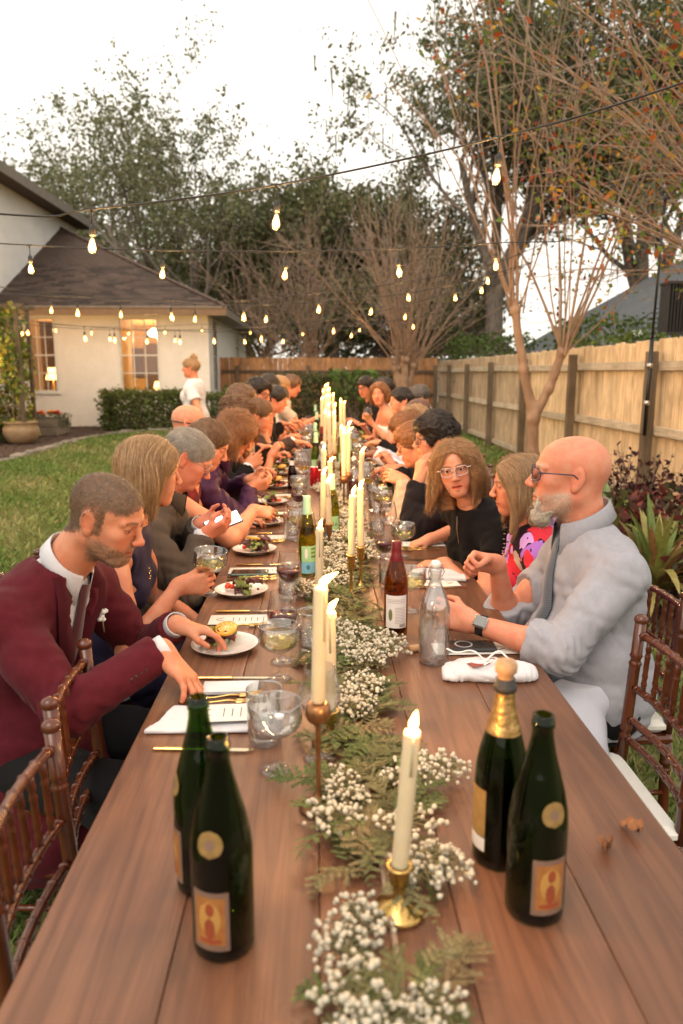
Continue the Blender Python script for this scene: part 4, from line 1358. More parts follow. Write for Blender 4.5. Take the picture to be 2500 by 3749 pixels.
# tall wing at the left, its eave running away from the camera
hb('tall_wall', STUCCO2, -8.6, -8.3, 13.0, 27, 0.0, 6.45)
mb = MB(); mb.prism([(-8.6 - HO.x, -7, 6.45), (-7.75 - HO.x, -7, 6.45), (-7.75 - HO.x, -7, 6.62), (-10.5 - HO.x, -7, 8.2), (-10.5 - HO.x, -7, 8.0), (-8.6 - HO.x, -7, 6.6)][::-1], (0, 14.2, 0))
mb.build('tall_roof', pmat('roof_edge', (0.10, 0.075, 0.06), (0.07, 0.055, 0.045), (20, 20, 20), rough=0.9), hs_)
hb('fascia', TRIMD, -7.74, -7.70, 13.0, 27.2, 6.40, 6.66)
# hip roof with shingles
ROOF = pmat('roof_felt', (0.10, 0.075, 0.06), rough=0.95)
SHING = pmat('shingle', (0.090, 0.057, 0.042), (0.052, 0.034, 0.026), (9, 9, 9), rough=0.95, bump=0.5, bscale=(90, 90, 90), vary=0.5)
EZ, EY, EX = 3.22, 19.45, -2.35; RH = 5.9; RZ = 6.15
c0, c1, ap = Vector((WX0, EY, EZ)), Vector((EX, EY, EZ)), Vector((WX0, EY + RH, RZ))
sb = Vector((EX, 31, EZ)); apb = Vector((WX0, 31, RZ))
mb = MB(); mb.v = [tuple(p - HO) for p in (c0, c1, ap, sb, apb)]; mb.face([0, 1, 2]); mb.face([1, 3, 4, 2])
rf = mb.build('roof', ROOF, hs_)
slope = (ap - c0); SL = slope.length; su = slope / SL; sx = Vector((1, 0, 0)); sn_ = sx.cross(su).normalized()
rows = 44; rh = SL / rows; cand = []
for r_ in range(rows):
    d = r_ * rh; width = (EX - WX0) * (1 - d / SL); k = 0
    x = -0.33 * ((r_ * 0.37) % 1)
    while x < width - 0.02:
        x0, x1 = max(x, 0), min(x + 0.325, width)
        if x1 - x0 > 0.05: cand.append((d, x0, x1))
        x += 0.33
def shingle(mb, d, x0, x1, lift):
    a = c0 + su * d + sx * x0 + sn_ * (0.012 + lift); b = c0 + su * d + sx * x1 + sn_ * (0.012 + lift)
    t = su * (rh * 1.06) - sn_ * 0.009
    mb.prism([tuple(q - HO) for q in (a, b, b + t, a + t)], tuple(sn_ * 0.007))
order = sorted(range(len(cand)), key=lambda i: cand[i][0] + rnd.uniform(0, .001))
rest = MB()
for j, i in enumerate(order):
    if j < 300:
        m1 = MB(); shingle(m1, *cand[i], rnd.uniform(0, .004)); m1.build('shingle', SHING, rf)
    else: shingle(rest, *cand[i], rnd.uniform(0, .004))
tag(rest.build('shingles', SHING, rf), kind='stuff')
m1 = MB()
for k in range(26):                                   # ridge caps down the hip
    a = c1 + (ap - c1) * (k / 26); b = c1 + (ap - c1) * ((k + 1.15) / 26)
    m1.tube([tuple(a - HO + Vector((0, 0, .02))), tuple(b - HO + Vector((0, 0, .035)))], [0.10, 0.085], 6, squash=0.35)
tag(m1.build('ridge_caps', SHING, rf), kind='stuff')
mb = MB(); srun = math.dist((0, 0), (EX - WX0, RZ - EZ))
for k in range(30):                                    # shingle courses on the side slope
    t0, t1 = k / 30, (k + 1.05) / 30
    q = lambda t, y: Vector((EX + (WX0 - EX) * t, y, EZ + (RZ - EZ) * t + 0.015 + (0.008 if t == t0 else 0))) - HO
    ya = EY + RH * t0
    mb.poly([tuple(q(t0, ya)), tuple(q(t0, 31)), tuple(q(t1, 31)), tuple(q(t1, ya + 0.1))])
tag(mb.build('shingles', SHING, rf), kind='stuff')
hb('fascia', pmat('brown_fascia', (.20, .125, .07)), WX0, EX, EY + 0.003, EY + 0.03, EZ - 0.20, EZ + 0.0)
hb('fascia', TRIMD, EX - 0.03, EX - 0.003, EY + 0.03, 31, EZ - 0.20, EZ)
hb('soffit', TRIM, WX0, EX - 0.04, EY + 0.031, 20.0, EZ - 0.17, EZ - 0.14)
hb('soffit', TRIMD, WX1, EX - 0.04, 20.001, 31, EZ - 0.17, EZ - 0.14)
hb('gutter_drip_edge', TRIMD, WX0, EX + .02, EY - 0.02, EY + 0.001, EZ - 0.02, EZ + 0.02)
# windows
PANE = glassmat('window_pane', (0.97, 0.97, 0.95), thin=0.06)
SASH = pmat('sash_paint', (0.68, 0.66, 0.60), rough=0.5)
def window(x0, x1, z0, z1, cols=3, side=False):
    wroot = empty('window', (0, 0, 0), 0, hs_)
    def L(x, y, z): return (x - HO.x, y - HO.y, z) if not side else (WX1 - HO.x - (y - 20), x - HO.y, z)
    mb = MB(); t = 0.05
    def bar(xa, xb, za, zb, ya, yb):
        a, b = L(xa, ya, za), L(xb, yb, zb); c = [(p + q) / 2 for p, q in zip(a, b)]; d = [abs(p - q) for p, q in zip(a, b)]; mb.box(c, d)
    ya, yb = 19.985, 20.06
    bar(x0 - t, x0, z0, z1, ya, yb); bar(x1, x1 + t, z0, z1, ya, yb); bar(x0 - t, x1 + t, z1, z1 + t, ya, yb)
    mb.build('frame', TRIM, wroot)
    mb = MB(); bar(x0 - 0.08, x1 + 0.08, z0 - 0.06, z0, 19.95, 20.08); mb.build('sill', TRIM, wroot)
    mb = MB(); zm = (z0 + z1) / 2; s = 0.035; m = 0.011
    bar(x0, x1, zm - s / 2, zm + s / 2, 20.03, 20.07); bar(x0, x0 + s, z0, zm - s / 2, 20.03, 20.07); bar(x1 - s, x1, z0, zm - s / 2, 20.03, 20.07)
    bar(x0, x0 + s, zm + s / 2, z1, 20.03, 20.07); bar(x1 - s, x1, zm + s / 2, z1, 20.03, 20.07); bar(x0 + s, x1 - s, z0, z0 + s, 20.03, 20.07); bar(x0 + s, x1 - s, z1 - s, z1, 20.03, 20.07)
    cw = (x1 - x0 - 2 * s) / cols; rows = []
    for (za, zb) in ((z0 + s, zm - s / 2), (zm + s / 2, z1 - s)):
        zh = (za + zb) / 2; bar(x0 + s, x1 - s, zh - m, zh + m, 20.04, 20.06); rows += [(za, zh - m), (zh + m, zb)]
    for i in range(1, cols):
        for (za, zb) in rows: bar(x0 + s + cw * i - m, x0 + s + cw * i + m, za, zb, 20.04, 20.06)
    mb.build('sash', SASH, wroot)
    for (za, zb) in rows:
        for i in range(cols):
            mb = MB(); bar(x0 + s + cw * i + m * (i > 0), x0 + s + cw * (i + 1) - m * (i < cols - 1), za, zb, 20.048, 20.052); mb.build('pane', PANE, wroot)
for (a, b) in wins: window(a, b, WZ0, WZ1)
window(20.75, 21.5, WZ0, WZ1, 2, side=True)
# lit room behind the windows
INT = pmat('room_paint', (0.50, 0.31, 0.13), (0.40, 0.24, 0.10), rough=0.9)
mb = MB()
mb.poly([(-2.75, 4.2, 0), (2.35, 4.2, 0), (2.35, 4.2, 3.05), (-2.75, 4.2, 3.05)]); mb.poly([(-2.75, 0.25, 0.02), (2.35, 0.25, 0.02), (2.35, 4.2, 0.02), (-2.8, 4.2, 0.02)])
mb.poly([(-2.8, 0.25, 3.05), (2.35, 0.25, 3.05), (2.35, 4.2, 3.05), (-2.8, 4.2, 3.05)]); mb.poly([(-2.75, 0.25, 0), (-2.75, 4.2, 0), (-2.75, 4.2, 3.05), (-2.75, 0.25, 3.05)]); mb.poly([(2.35, 0.25, 0), (2.35, 4.2, 0), (2.35, 4.2, 3.05), (2.35, 0.25, 3.05)])
mb.build('interior_wall', INT, hs_)
CURT = pmat('curtain_fabric', (0.60, 0.42, 0.22), (0.45, 0.3, 0.14), (30, 30, 2), rough=0.9, transl=0.3)
for (a, b) in wins:
    mb = MB(); mb.smooth = True; P = []
    for i in range(25):
        x = a - 0.05 + 0.28 * i / 24; P.append((x, 20.33 + 0.03 * math.sin(i * 1.6)))
    ids = [];
    for (x, y) in P:
        ids.append(len(mb.v)); mb.v += [(x - HO.x, y - HO.y, 0.6), (x - HO.x, y - HO.y, 3.0)]
    for i in range(24): mb.face([ids[i], ids[i + 1], ids[i + 1] + 1, ids[i] + 1])
    mb.build('curtain', CURT, hs_)
def point(name, loc, e, r_=0.05, c=(1, 0.62, 0.28), parent=None):
    ld = bpy.data.lights.new(name, 'POINT'); ld.energy = e; ld.shadow_soft_size = r_; ld.color = c
    o = bpy.data.objects.new(name, ld); o.location = loc; link(o)
    if parent: o.parent = parent
    return o
SHADE = emat('lamp_shade', (1.0, 0.55, 0.18), 3.0); BRASS0 = pmat('lamp_metal', (0.5, 0.33, 0.12), metal=1, rough=0.3)
def table_lamp(x, y, label, z0=0.75):
    o = empty('table_lamp', (x, y, 0)); tag(o, label, 'lamp')
    MB().lathe([(0.30, z0), (0.30, z0 + 0.04), (0, z0 + 0.04)], n=16).build('side_table_top', pmat('dark_wood', (0.08, 0.04, 0.02)), o)
    MB().lathe([(0.03, 0), (0.03, z0)], n=8).build('pedestal', pmat('dark_wood', (0.08, 0.04, 0.02)), o)
    MB().lathe([(0.08, z0 + .04), (0.09, z0 + .06), (0.04, z0 + .12), (0.06, z0 + .25), (0.015, z0 + .4), (0.012, z0 + .55), (0, z0 + .55)], n=16).build('base', BRASS0, o)
    MB().lathe([(0.20, z0 + .45), (0.11, z0 + .78), (0.108, z0 + .78), (0.198, z0 + .45)], n=24).build('shade', SHADE, o)
    point('bulb_light', (0, 0, z0 + .6), 300, 0.08, parent=o)
table_lamp(-7.42, 21.2, 'glowing table lamp inside the window beside the vine trellis', .95)
table_lamp(-4.9, 23.1, 'small glowing lamp deep in the room behind the middle window', 0.55)
pl = empty('pendant_lamp', (-4.60, 21.3, 2.66)); tag(pl, 'bright glass pendant lamp hanging in the middle window', 'lamp')
MB().lathe([(0, .5), (0.01, .5), (0.01, .12)], n=8).build('rod', BRASS0, pl)
MB().lathe([(0.02, .14), (0.10, .10), (0.16, 0.02), (0.15, -0.03), (0.06, -0.07), (0, -0.075)], n=20).build('shade', emat('pendant_glass', (1.0, 0.80, 0.5), 9), pl)
point('bulb_light', (0, 0, -0.15), 190, 0.06, parent=pl)
DKW = pmat('dark_wood', (0.08, 0.04, 0.02))
for (x, y_, z, dx, dy, dz, n_) in ((-5.05, 24.1, 1.25, .9, .06, 2.5, 'interior_door'), (-5.9, 24.12, 1.9, .7, .05, .9, 'picture_frame'), (-6.2, 22.6, 1.5, .10, 2.2, 3.0, 'interior_column')):
    MB().bbox((x + 5.5, y_ - 20, z), (dx, dy, dz), .01).build(n_, DKW, hs_)
ch = empty('sideboard', (-4.6, 23.8, 0)); tag(ch, 'dark wooden sideboard seen through the middle window', 'sideboard')
mb = MB(); mb.bbox((0, 0, .75), (1.4, .4, 0.05), .01); mb.build('top', pmat('dark_wood', (0.08, 0.04, 0.02)), ch)
for s in (-1, 1): MB().bbox((s * .36, -.02, .42), (.66, .36, .6), .01).build('door', pmat('dark_wood', (0.08, 0.04, 0.02)), ch)
for sx_ in (-1, 1):
    for sy_ in (-1, 1): MB().box((sx_ * .62, sy_ * .14, .065), (.06, .06, .13)).build('leg', pmat('dark_wood', (0.08, 0.04, 0.02)), ch)

# ------------------------------------------------------------------ neighbouring roofs
GREY = pmat('grey_shingle', (0.075, 0.08, 0.086), (0.11, 0.115, 0.122), (4, 4, 4), rough=0.9, bump=0.4, bscale=(30, 30, 30), vary=0.15)
def far_house(name, label, ridge, eave, wallm, roofm, courses, corner_back):
    """ridge, eave: pairs of points (left, right); walls under the eave."""
    o = empty(name, (eave[0][0], eave[0][1], 0)); org = Vector((eave[0][0], eave[0][1], 0)); tag(o, label, 'house')
    e0, e1, r0, r1 = Vector(eave[0]), Vector(eave[1]), Vector(ridge[0]), Vector(ridge[1])
    rt = MB()
    n_ = (e1 - e0).cross(r0 - e0).normalized()
    for k in range(courses):
        t0, t1 = k / courses, (k + 1.08) / courses
        a, b, c, d = e0.lerp(r0, t0) + n_ * .03, e1.lerp(r1, t0) + n_ * .03, e1.lerp(r1, t1), e0.lerp(r0, t1)
        rt.prism([tuple(q - org) for q in (a, b, c, d)], tuple(n_ * .03))
    roof = rt.build('roof', roofm, o)
    for bk in corner_back:
        m_ = MB(); m_.poly([tuple(Vector(q) - org) for q in bk]); m_.build('roof_side', roofm, o)
    wb = MB(); a, b = e0.lerp(r0, .06), e1.lerp(r1, .06)
    wb.prism([tuple(Vector(q) - org) for q in ((a.x, a.y, 0), (b.x, b.y, 0), (b.x, b.y, e0.z - .05), (a.x, a.y, e0.z - .05))], (0, .25, 0)); wb.build('wall', wallm, o)
    return o, roof
gh, groof = far_house('neighbour_house', 'grey roofed neighbouring house beyond the pale pine fence', ((13.0, 24.5, 5.9), (24, 24.5, 5.9)), ((7.4, 18.5, 2.25), (24, 18.5, 2.25)), STUCCO2, GREY, 26,
          [((7.4, 18.5, 2.25), (13.0, 24.5, 5.9), (7.4, 30, 2.25))])
for (x, t) in ((7.95, .045), (9.75, .05)):
    m_ = MB(); y_ = 18.5 + 6 * t; z_ = 2.25 + 3.65 * t; m_.box((x - 7.4, y_ - 18.5, z_ + .12), (.42, .3, .16), taper=.7); m_.build('roof_vent', pmat('vent_paint', (.75, .75, .75)), gh)
ph, _ = far_house('neighbour_house', 'low house with purplish brown roof beyond the far cedar fence', ((4.4, 41, 4.6), (9, 41, 4.6)), ((2.2, 36, 2.35), (9.5, 36, 2.35)), STUCCO2, pmat('mauve_shingle', (0.19, 0.125, 0.115), (0.15, 0.10, 0.09), (4, 4, 4), rough=.9, vary=.1), 14, [])
bx_ = empty('boxy_object', (7.2, 15.2, 0)); tag(bx_, 'dark boxy object standing before the grey neighbouring roof', 'boxy_object')  # unidentified dark boxy object; its post and cage form are made up
DK = pmat('dark_metal_mesh', (0.035, 0.03, 0.028), (0.06, 0.05, 0.045), (20, 20, 20), rough=.8)
MB().bbox((0, 0, 1.5), (.1, .1, 3.0), .01).build('post', DK, bx_)
mb = MB()
for i in range(9):
    mb.box((-.26 + .065 * i, 0, 2.85), (.022, .40, .95)); 
mb.box((0, 0, 2.36), (.58, .44, .04)); mb.box((0, 0, 3.34), (.58, .44, .05)); mb.build('cage', DK, bx_)

# ------------------------------------------------------------------ trees and plants
BARK = pmat('oak_bark', (0.13, 0.10, 0.08), (0.22, 0.18, 0.15), (9, 9, 3), rough=0.95, bump=0.7, bscale=(25, 25, 8))
MYRTLE = pmat('myrtle_bark', (0.33, 0.205, 0.125), (0.22, 0.125, 0.072), (14, 14, 2.2), rough=0.6, bump=0.25, bscale=(30, 30, 5), detail=5)
TWIG = pmat('twig_bark', (0.34, 0.245, 0.185), (0.24, 0.165, 0.12), (9, 9, 9), rough=0.85)
LEAF = attr_mat('leaf', rough=0.55, transl=0.28, spec=0.25)

def tubes(segs, n=5):
    """segs: array rows p0(3) p1(3) r0 r1 -> V, quads (vectorised)."""
    S = np.asarray(segs, np.float32); p0, p1, r0, r1 = S[:, 0:3], S[:, 3:6], S[:, 6:7], S[:, 7:8]
    d = p1 - p0; d /= np.linalg.norm(d, axis=1, keepdims=True) + 1e-9
    a = np.where(np.abs(d[:, 2:3]) < 0.9, np.array([[0, 0, 1.0]]), np.array([[1.0, 0, 0]]))
    u = np.cross(d, a); u /= np.linalg.norm(u, axis=1, keepdims=True) + 1e-9; v = np.cross(d, u)
    V = []
    for (p, r_) in ((p0, r0), (p1, r1)):
        for k in range(n):
            an = 2 * PI * k / n
            V.append(p + (u * math.cos(an) + v * math.sin(an)) * r_)
    V = np.stack(V, 1).reshape(-1, 3); b = (np.arange(len(S)) * 2 * n)[:, None]
    Q = np.concatenate([np.concatenate([b + k, b + (k + 1) % n, b + n + (k + 1) % n, b + n + k], 1) for k in range(n)])
    return V, Q

def grow(base, d0, length, r0, depth, kids, spread, rng, segs, tips, up=0.15, wob=0.12, lk=(0.62, 0.85), ns=4, first=0.35, rk=0.62):
    p = np.array(base, float); d = nrm(d0); L = length / ns; r_ = r0
    pts = [(p.copy(), d.copy(), r_)]
    for i in range(ns):
        d = nrm(d + rng.normal(0, wob, 3) + np.array((0, 0, up)))
        q = p + d * L; r2 = r0 * (1 - 0.55 * (i + 1) / ns)
        segs.append((*p, *q, r_, r2)); p, r_ = q, r2
        pts.append((p.copy(), d.copy(), r_))
        if depth <= 1: tips.append(p.copy())
    if depth <= 0:
        tips.append(p); return
    for k in range(kids):
        t = first + (1 - first) * (k + rng.uniform(0.2, 0.9)) / kids
        i = min(int(t * ns), ns - 1); a, b = pts[i], pts[i + 1]; fr_ = t * ns - i
        q = a[0] + (b[0] - a[0]) * min(fr_, 1)
        ax = nrm(np.cross(a[1], rng.normal(size=3))); th = spread * rng.uniform(0.6, 1.3)
        nd = a[1] * math.cos(th) + np.cross(ax, a[1]) * math.sin(th)
        grow(q, nd, length * rng.uniform(*lk), max(a[2] * rk * rng.uniform(0.7, 1.05), 0.004), depth - 1, kids, spread, rng, segs, tips, up, wob, lk, max(3, ns - 1), first, rk)

def leaf_quads(P, size, rng, cols, droop=0.0, ratio=0.55):
    n = len(P)
    a = rng.normal(size=(n, 3)); a[:, 2] -= droop; a /= np.linalg.norm(a, axis=1, keepdims=True)
    b = np.cross(a, rng.normal(size=(n, 3))); b /= np.linalg.norm(b, axis=1, keepdims=True) + 1e-9
    s = (size * rng.uniform(0.55, 1.35, n))[:, None]
    V = np.stack([P, P + a * s * 0.5 + b * s * ratio * 0.5, P + a * s, P + a * s * 0.5 - b * s * ratio * 0.5], 1).reshape(-1, 3)
    ci = rng.randint(0, len(cols), n); C = np.array(cols)[ci] * rng.uniform(0.7, 1.3, n)[:, None]
    return V, np.arange(4 * n).reshape(-1, 4), np.repeat(C, 4, 0)

OAKC = [(0.13, 0.155, 0.06), (0.15, 0.165, 0.07), (0.105, 0.125, 0.05), (0.20, 0.185, 0.085), (0.17, 0.145, 0.08)]
def tree(name, label, base, trunk_h, L0, r0, depth, kids, spread, nl, lsize, cols, seed, group=None, d0=(0, 0, 1), bark=BARK, cl=0.55, up=0.12, moss=0, lk=(0.62, 0.85), wob=0.14, ratio=0.55, limbs=None, flat=0.7, dens=1.0):
    rng = np.random.RandomState(seed); o = empty(name, base); tag(o, label, 'tree', group)
    segs, tips = [], []
    b = np.zeros(3); d = nrm(d0)
    top = b + d * trunk_h
    m = b + d * trunk_h * 0.5 + rng.normal(0, 0.06, 3) * trunk_h * 0.3
    segs += [(*b, *(b + (m - b) * 0.12), r0 * 1.45, r0 * 1.1), (*(b + (m - b) * 0.12), *m, r0 * 1.1, r0), (*m, *top, r0, r0 * 0.9)]
    for k in range(limbs or kids):
        an = 2 * PI * (k + rng.uniform(-.3, .3)) / (limbs or kids); th = spread * rng.uniform(0.5, 1.35)
        nd = (math.cos(an) * math.sin(th), math.sin(an) * math.sin(th), math.cos(th))
        grow(top - d * trunk_h * rng.uniform(0, .3), nd, L0 * rng.uniform(0.75, 1.15), r0 * rng.uniform(.5, .72), depth, kids, spread, rng, segs, tips, up, wob, lk)
    V, Q = tubes(segs, 6)
    inst('trunk', fast_mesh('trunk', V, Q, True, None, [bark]), o)
    tips = np.array(tips)
    if nl:
        k = rng.randint(0, len(tips), nl)
        w_ = rng.uniform(0, 1, len(tips)) ** 1.3 + 0.05
        k = rng.choice(len(tips), nl, p=w_ / w_.sum())
        P = tips[k] + np.clip(rng.normal(0, 1, (nl, 3)), -2.2, 2.2) * cl * np.array((1, 1, flat)) * rng.uniform(0.35, 1, (nl, 1))
        LV, LQ, LC = leaf_quads(P, lsize, rng, cols, 0.3, ratio)
        inst('crown', fast_mesh('crown', LV, LQ, False, LC, [LEAF]), o)
    if moss:
        k = rng.randint(0, len(tips), moss); P0_ = tips[k] + rng.normal(0, .4, (moss, 3))
        mv, mc = [], []
        Lm = rng.uniform(.3, 1.3, moss)[:, None]; wd = rng.uniform(.02, .06, moss)[:, None]; an = rng.uniform(0, 6.28, moss)
        s_ = np.stack([np.cos(an), np.sin(an), np.zeros(moss)], 1) * wd
        e = P0_ - np.array((0, 0, 1)) * Lm + rng.normal(0, .06, (moss, 3))
        V = np.stack([P0_ - s_, P0_ + s_, e + s_ * .3, e - s_ * .3], 1).reshape(-1, 3)
        C = np.repeat(np.array([(0.16, 0.15, 0.12)]) * rng.uniform(.6, 1.2, (moss, 1)), 4, 0)
        tag(inst('hanging_moss', fast_mesh('hanging_moss', V, np.arange(4 * moss).reshape(-1, 4), False, C, [LEAF]), o), kind='stuff')
    return o, tips

# the open oak at the left and the dark live oaks across the back
GT = 'oaks behind the garden'
OLV = [(0.155, 0.175, 0.08), (0.185, 0.19, 0.095), (0.125, 0.145, 0.065), (0.22, 0.205, 0.11)]
tree('oak_tree', 'tall open oak with thin feathery crown above the house roof', (-7.6, 35, 0), 4.4, 4.3, 0.26, 4, 3, 0.60, 6800, 0.17, OLV, 21, GT, cl=0.17, up=0.10, limbs=5)
tree('oak_tree', 'slender leaning oak between the tall open oak and the dark oaks', (-5.4, 31, 0), 3.6, 3.5, 0.2, 4, 3, 0.62, 6500, 0.16, OLV, 22, GT, d0=(.12, 0, 1), cl=0.18, limbs=4)
tree('oak_tree', 'broad dark live oak rising behind the middle of the far fence', (0.6, 36, 0), 3.2, 4.3, 0.42, 3, 5, 0.75, 46000, 0.22, OAKC, 23, GT, cl=0.50, moss=500)
tree('oak_tree', 'low dark live oak filling the gap beside the house corner', (-3.2, 38, 0), 2.2, 3.3, 0.32, 3, 5, 0.8, 30000, 0.24, OAKC, 24, GT, cl=0.7, moss=250)
tree('oak_tree', 'tall live oak with grey limbs behind the pruned crape myrtle', (7.6, 33, 0), 5.6, 5.4, 0.42, 3, 5, 0.62, 40000, 0.21, OAKC, 25, GT, cl=0.42, moss=700)
tree('oak_tree', 'big live oak hung with grey moss above the grey neighbouring roof', (13.8, 32, 0), 4.4, 5.2, 0.45, 3, 5, 0.72, 28000, 0.21, OAKC, 26, GT, cl=0.40, moss=600)
tree('oak_tree', 'dark oak low behind the corner where the two fences meet', (4.6, 40, 0), 2.4, 3.9, 0.36, 3, 5, 0.8, 22000, 0.26, OAKC, 27, GT, cl=0.7, moss=400)
tree('oak_tree', 'distant hazy oak seen low between house roof and tall open oak', (-13.5, 44, 0), 4.0, 5.0, 0.4, 3, 5, 0.75, 18000, 0.30, OLV, 28, GT, cl=0.8)

def myrtle(name, label, base, forks, seed, H=4.6, nshoot=16, fan=0.42, r0=0.11, group=None, twigs=5, leaves=0, lcols=None, fork_z=0.95, knuckle_z=2.0, twr=0.004, lean=(0, 0, 0), lsize=.06, wob=.06, split=False):
    """Pruned crape myrtle: smooth forked trunk, knobbly knuckles, a sheaf of straight shoots."""
    rng = np.random.RandomState(seed); o = empty(name, base); tag(o, label, 'tree', group)
    f = Field((-1.3, -1.3, -0.05), (1.3, 1.3, knuckle_z + .5), 0.022)
    f.cap((0, 0, 0), (0, 0, fork_z * .55), r0 * 1.35, r0 * 1.05, .06); f.cap((0, 0, fork_z * .5), (0, 0, fork_z), r0 * 1.05, r0 * 1.05, .06)
    kn = []
    for (dx, dy, kz) in forks:
        a = np.array((0, 0, fork_z)); m = np.array((dx * .55, dy * .55, fork_z + (kz - fork_z) * .45)); e = np.array((dx, dy, kz))
        f.cap(a, m, r0 * .85, r0 * .72, .06); f.cap(m, e, r0 * .72, r0 * .66, .06); f.ell(e, (r0 * .95, r0 * .9, r0 * .85), None, .03)
        for _ in range(4): f.ell(e + rng.normal(0, r0 * .5, 3), (r0 * .4,) * 3, None, .03)
        kn.append(e)
    f.wrinkle(0.006, 40, seed, (1, 1, .2))
    V, Q = f.nets(); inst('trunk', fast_mesh('trunk', V, Q, True, None, [MYRTLE]), o)
    segs, tw, tips = [], [], []
    for e in kn:
        for k in range(nshoot):
            an = rng.uniform(0, 6.28); th = abs(rng.normal(0, fan)); th = min(th, 1.15)
            d = np.array((math.cos(an) * math.sin(th), math.sin(an) * math.sin(th), math.cos(th))) + np.array(e) * np.array((.25, .25, 0)) + np.array(lean)
            d = nrm(d); L = H * rng.uniform(.55, 1.1); p = e + rng.normal(0, r0 * .4, 3); r_ = rng.uniform(.008, .020); ns = 7
            for i in range(ns):
                d = nrm(d + rng.normal(0, wob, 3) + np.array((0, 0, .02 if i < 4 else -.02)))
                q = p + d * L / ns; r2 = max(r_ * (1 - .11), .003); segs.append((*p, *q, r_, r2))
                if i >= 2:
                    for _ in range(rng.randint(1, twigs)):
                        t = rng.uniform(0, 1); s = p + (q - p) * t; dd = nrm(d + rng.normal(0, .55, 3)); l2 = L * rng.uniform(.10, .30)
                        m = s + dd * l2 * .5; e2 = m + nrm(dd + rng.normal(0, .25, 3) + np.array((0, 0, .1))) * l2 * .5
                        tw.append((*s, *m, twr * 1.3, twr)); tw.append((*m, *e2, twr, twr * .5)); tips.append(e2)
                        if rng.uniform() < .6:
                            e3 = m + nrm(dd + rng.normal(0, .6, 3)) * l2 * .45; tw.append((*m, *e3, twr * .8, twr * .4)); tips.append(e3)
                p, r_ = q, r2
            tips.append(p)
    if split:
        for k in range(0, len(segs), 7):
            V, Q = tubes(segs[k:k + 7], 6); inst('shoot', fast_mesh('shoot', V, Q, True, None, [MYRTLE]), o)
    else:
        V, Q = tubes(segs, 6); tag(inst('shoots', fast_mesh('shoots', V, Q, True, None, [MYRTLE]), o), kind='stuff')
    V, Q = tubes(tw, 3); tag(inst('twigs', fast_mesh('twigs', V, Q, True, None, [TWIG]), o), kind='stuff')
    if leaves:
        T_ = np.array(tips); P = T_[rng.randint(0, len(T_), leaves)] + rng.normal(0, .05, (leaves, 3))
        cl = T_[rng.randint(0, len(T_), max(3, leaves // 40))]
        P[: leaves // 2] = cl[rng.randint(0, len(cl), leaves // 2)] + rng.normal(0, .16, (leaves // 2, 3))
        LV, LQ, LC = leaf_quads(P, lsize, rng, lcols, .3, .6); inst('leaves', fast_mesh('leaves', LV, LQ, False, LC, [LEAF]), o)
    return o
FALL = [(0.42, 0.12, 0.02), (0.16, 0.20, 0.03), (0.11, 0.17, 0.03), (0.45, 0.26, 0.04), (0.30, 0.06, 0.02), (0.20, 0.22, 0.05)]
myrtle('crape_myrtle', 'pruned crape myrtle with forked smooth trunk beside the pale fence', (2.72, 9.4, 0), [(-0.28, 0.05, 2.35), (0.30, -0.05, 1.82)], 31, H=5.4, nshoot=14, fan=.32, r0=.075, leaves=150, lcols=FALL, fork_z=1.0, twigs=3, twr=.0035, split=True)
myrtle('crape_myrtle', 'bare crape myrtle standing before the far cedar fence', (2.15, 19.0, 0), [(-.22, 0, 1.7), (.2, .1, 1.75), (0, -.1, 1.9)], 32, H=4.2, nshoot=17, fan=.42, r0=.13, twigs=4, twr=.005, fork_z=.6, leaves=60, lcols=FALL)
myrtle('crape_myrtle', 'bare twiggy crape myrtle behind the middle of the cedar fence', (-.3, 25.5, 0), [(-.2, 0, 1.7), (.2, .1, 1.8), (.02, .2, 1.9)], 33, H=4.6, nshoot=18, fan=.55, r0=.12, twigs=4, twr=.006)
myrtle('crape_myrtle', 'bare crape myrtle behind the cedar fence close to the house', (-1.9, 27, 0), [(-.2, 0, 1.7), (.2, .1, 1.8)], 34, H=4.2, nshoot=16, fan=.5, r0=.11, twigs=4, twr=.006)
myrtle('crape_myrtle', 'bare crape myrtle behind the far cedar fence, nearest its corner', (3.1, 26, 0), [(-.2, 0, 1.8), (.25, .1, 1.9)], 35, H=5.6, nshoot=18, fan=.5, r0=.12, twigs=4, twr=.006)
myrtle('crape_myrtle', 'near crape myrtle with orange and green leaves overhanging the fence', (5.3, 7.4, 0), [(-.5, .1, 2.1), (.1, .3, 2.3), (-.2, -.5, 2.2)], 36, H=5.2, nshoot=11, fan=.62, r0=.13, twigs=6, twr=.0045, leaves=4200, lcols=FALL, lean=(-.36, .15, .0), lsize=.075, wob=.13, split=True)
myrtle('crape_myrtle', 'leafy crape myrtle with green and rust leaves beyond the grey roof', (7.6, 12.6, 0), [(-.4, .1, 2.2), (.3, .2, 2.3)], 37, H=5.6, nshoot=16, fan=.55, r0=.12, twigs=4, twr=.004, leaves=2600, lcols=FALL, lean=(-.15, 0, 0), lsize=.085, wob=.10)

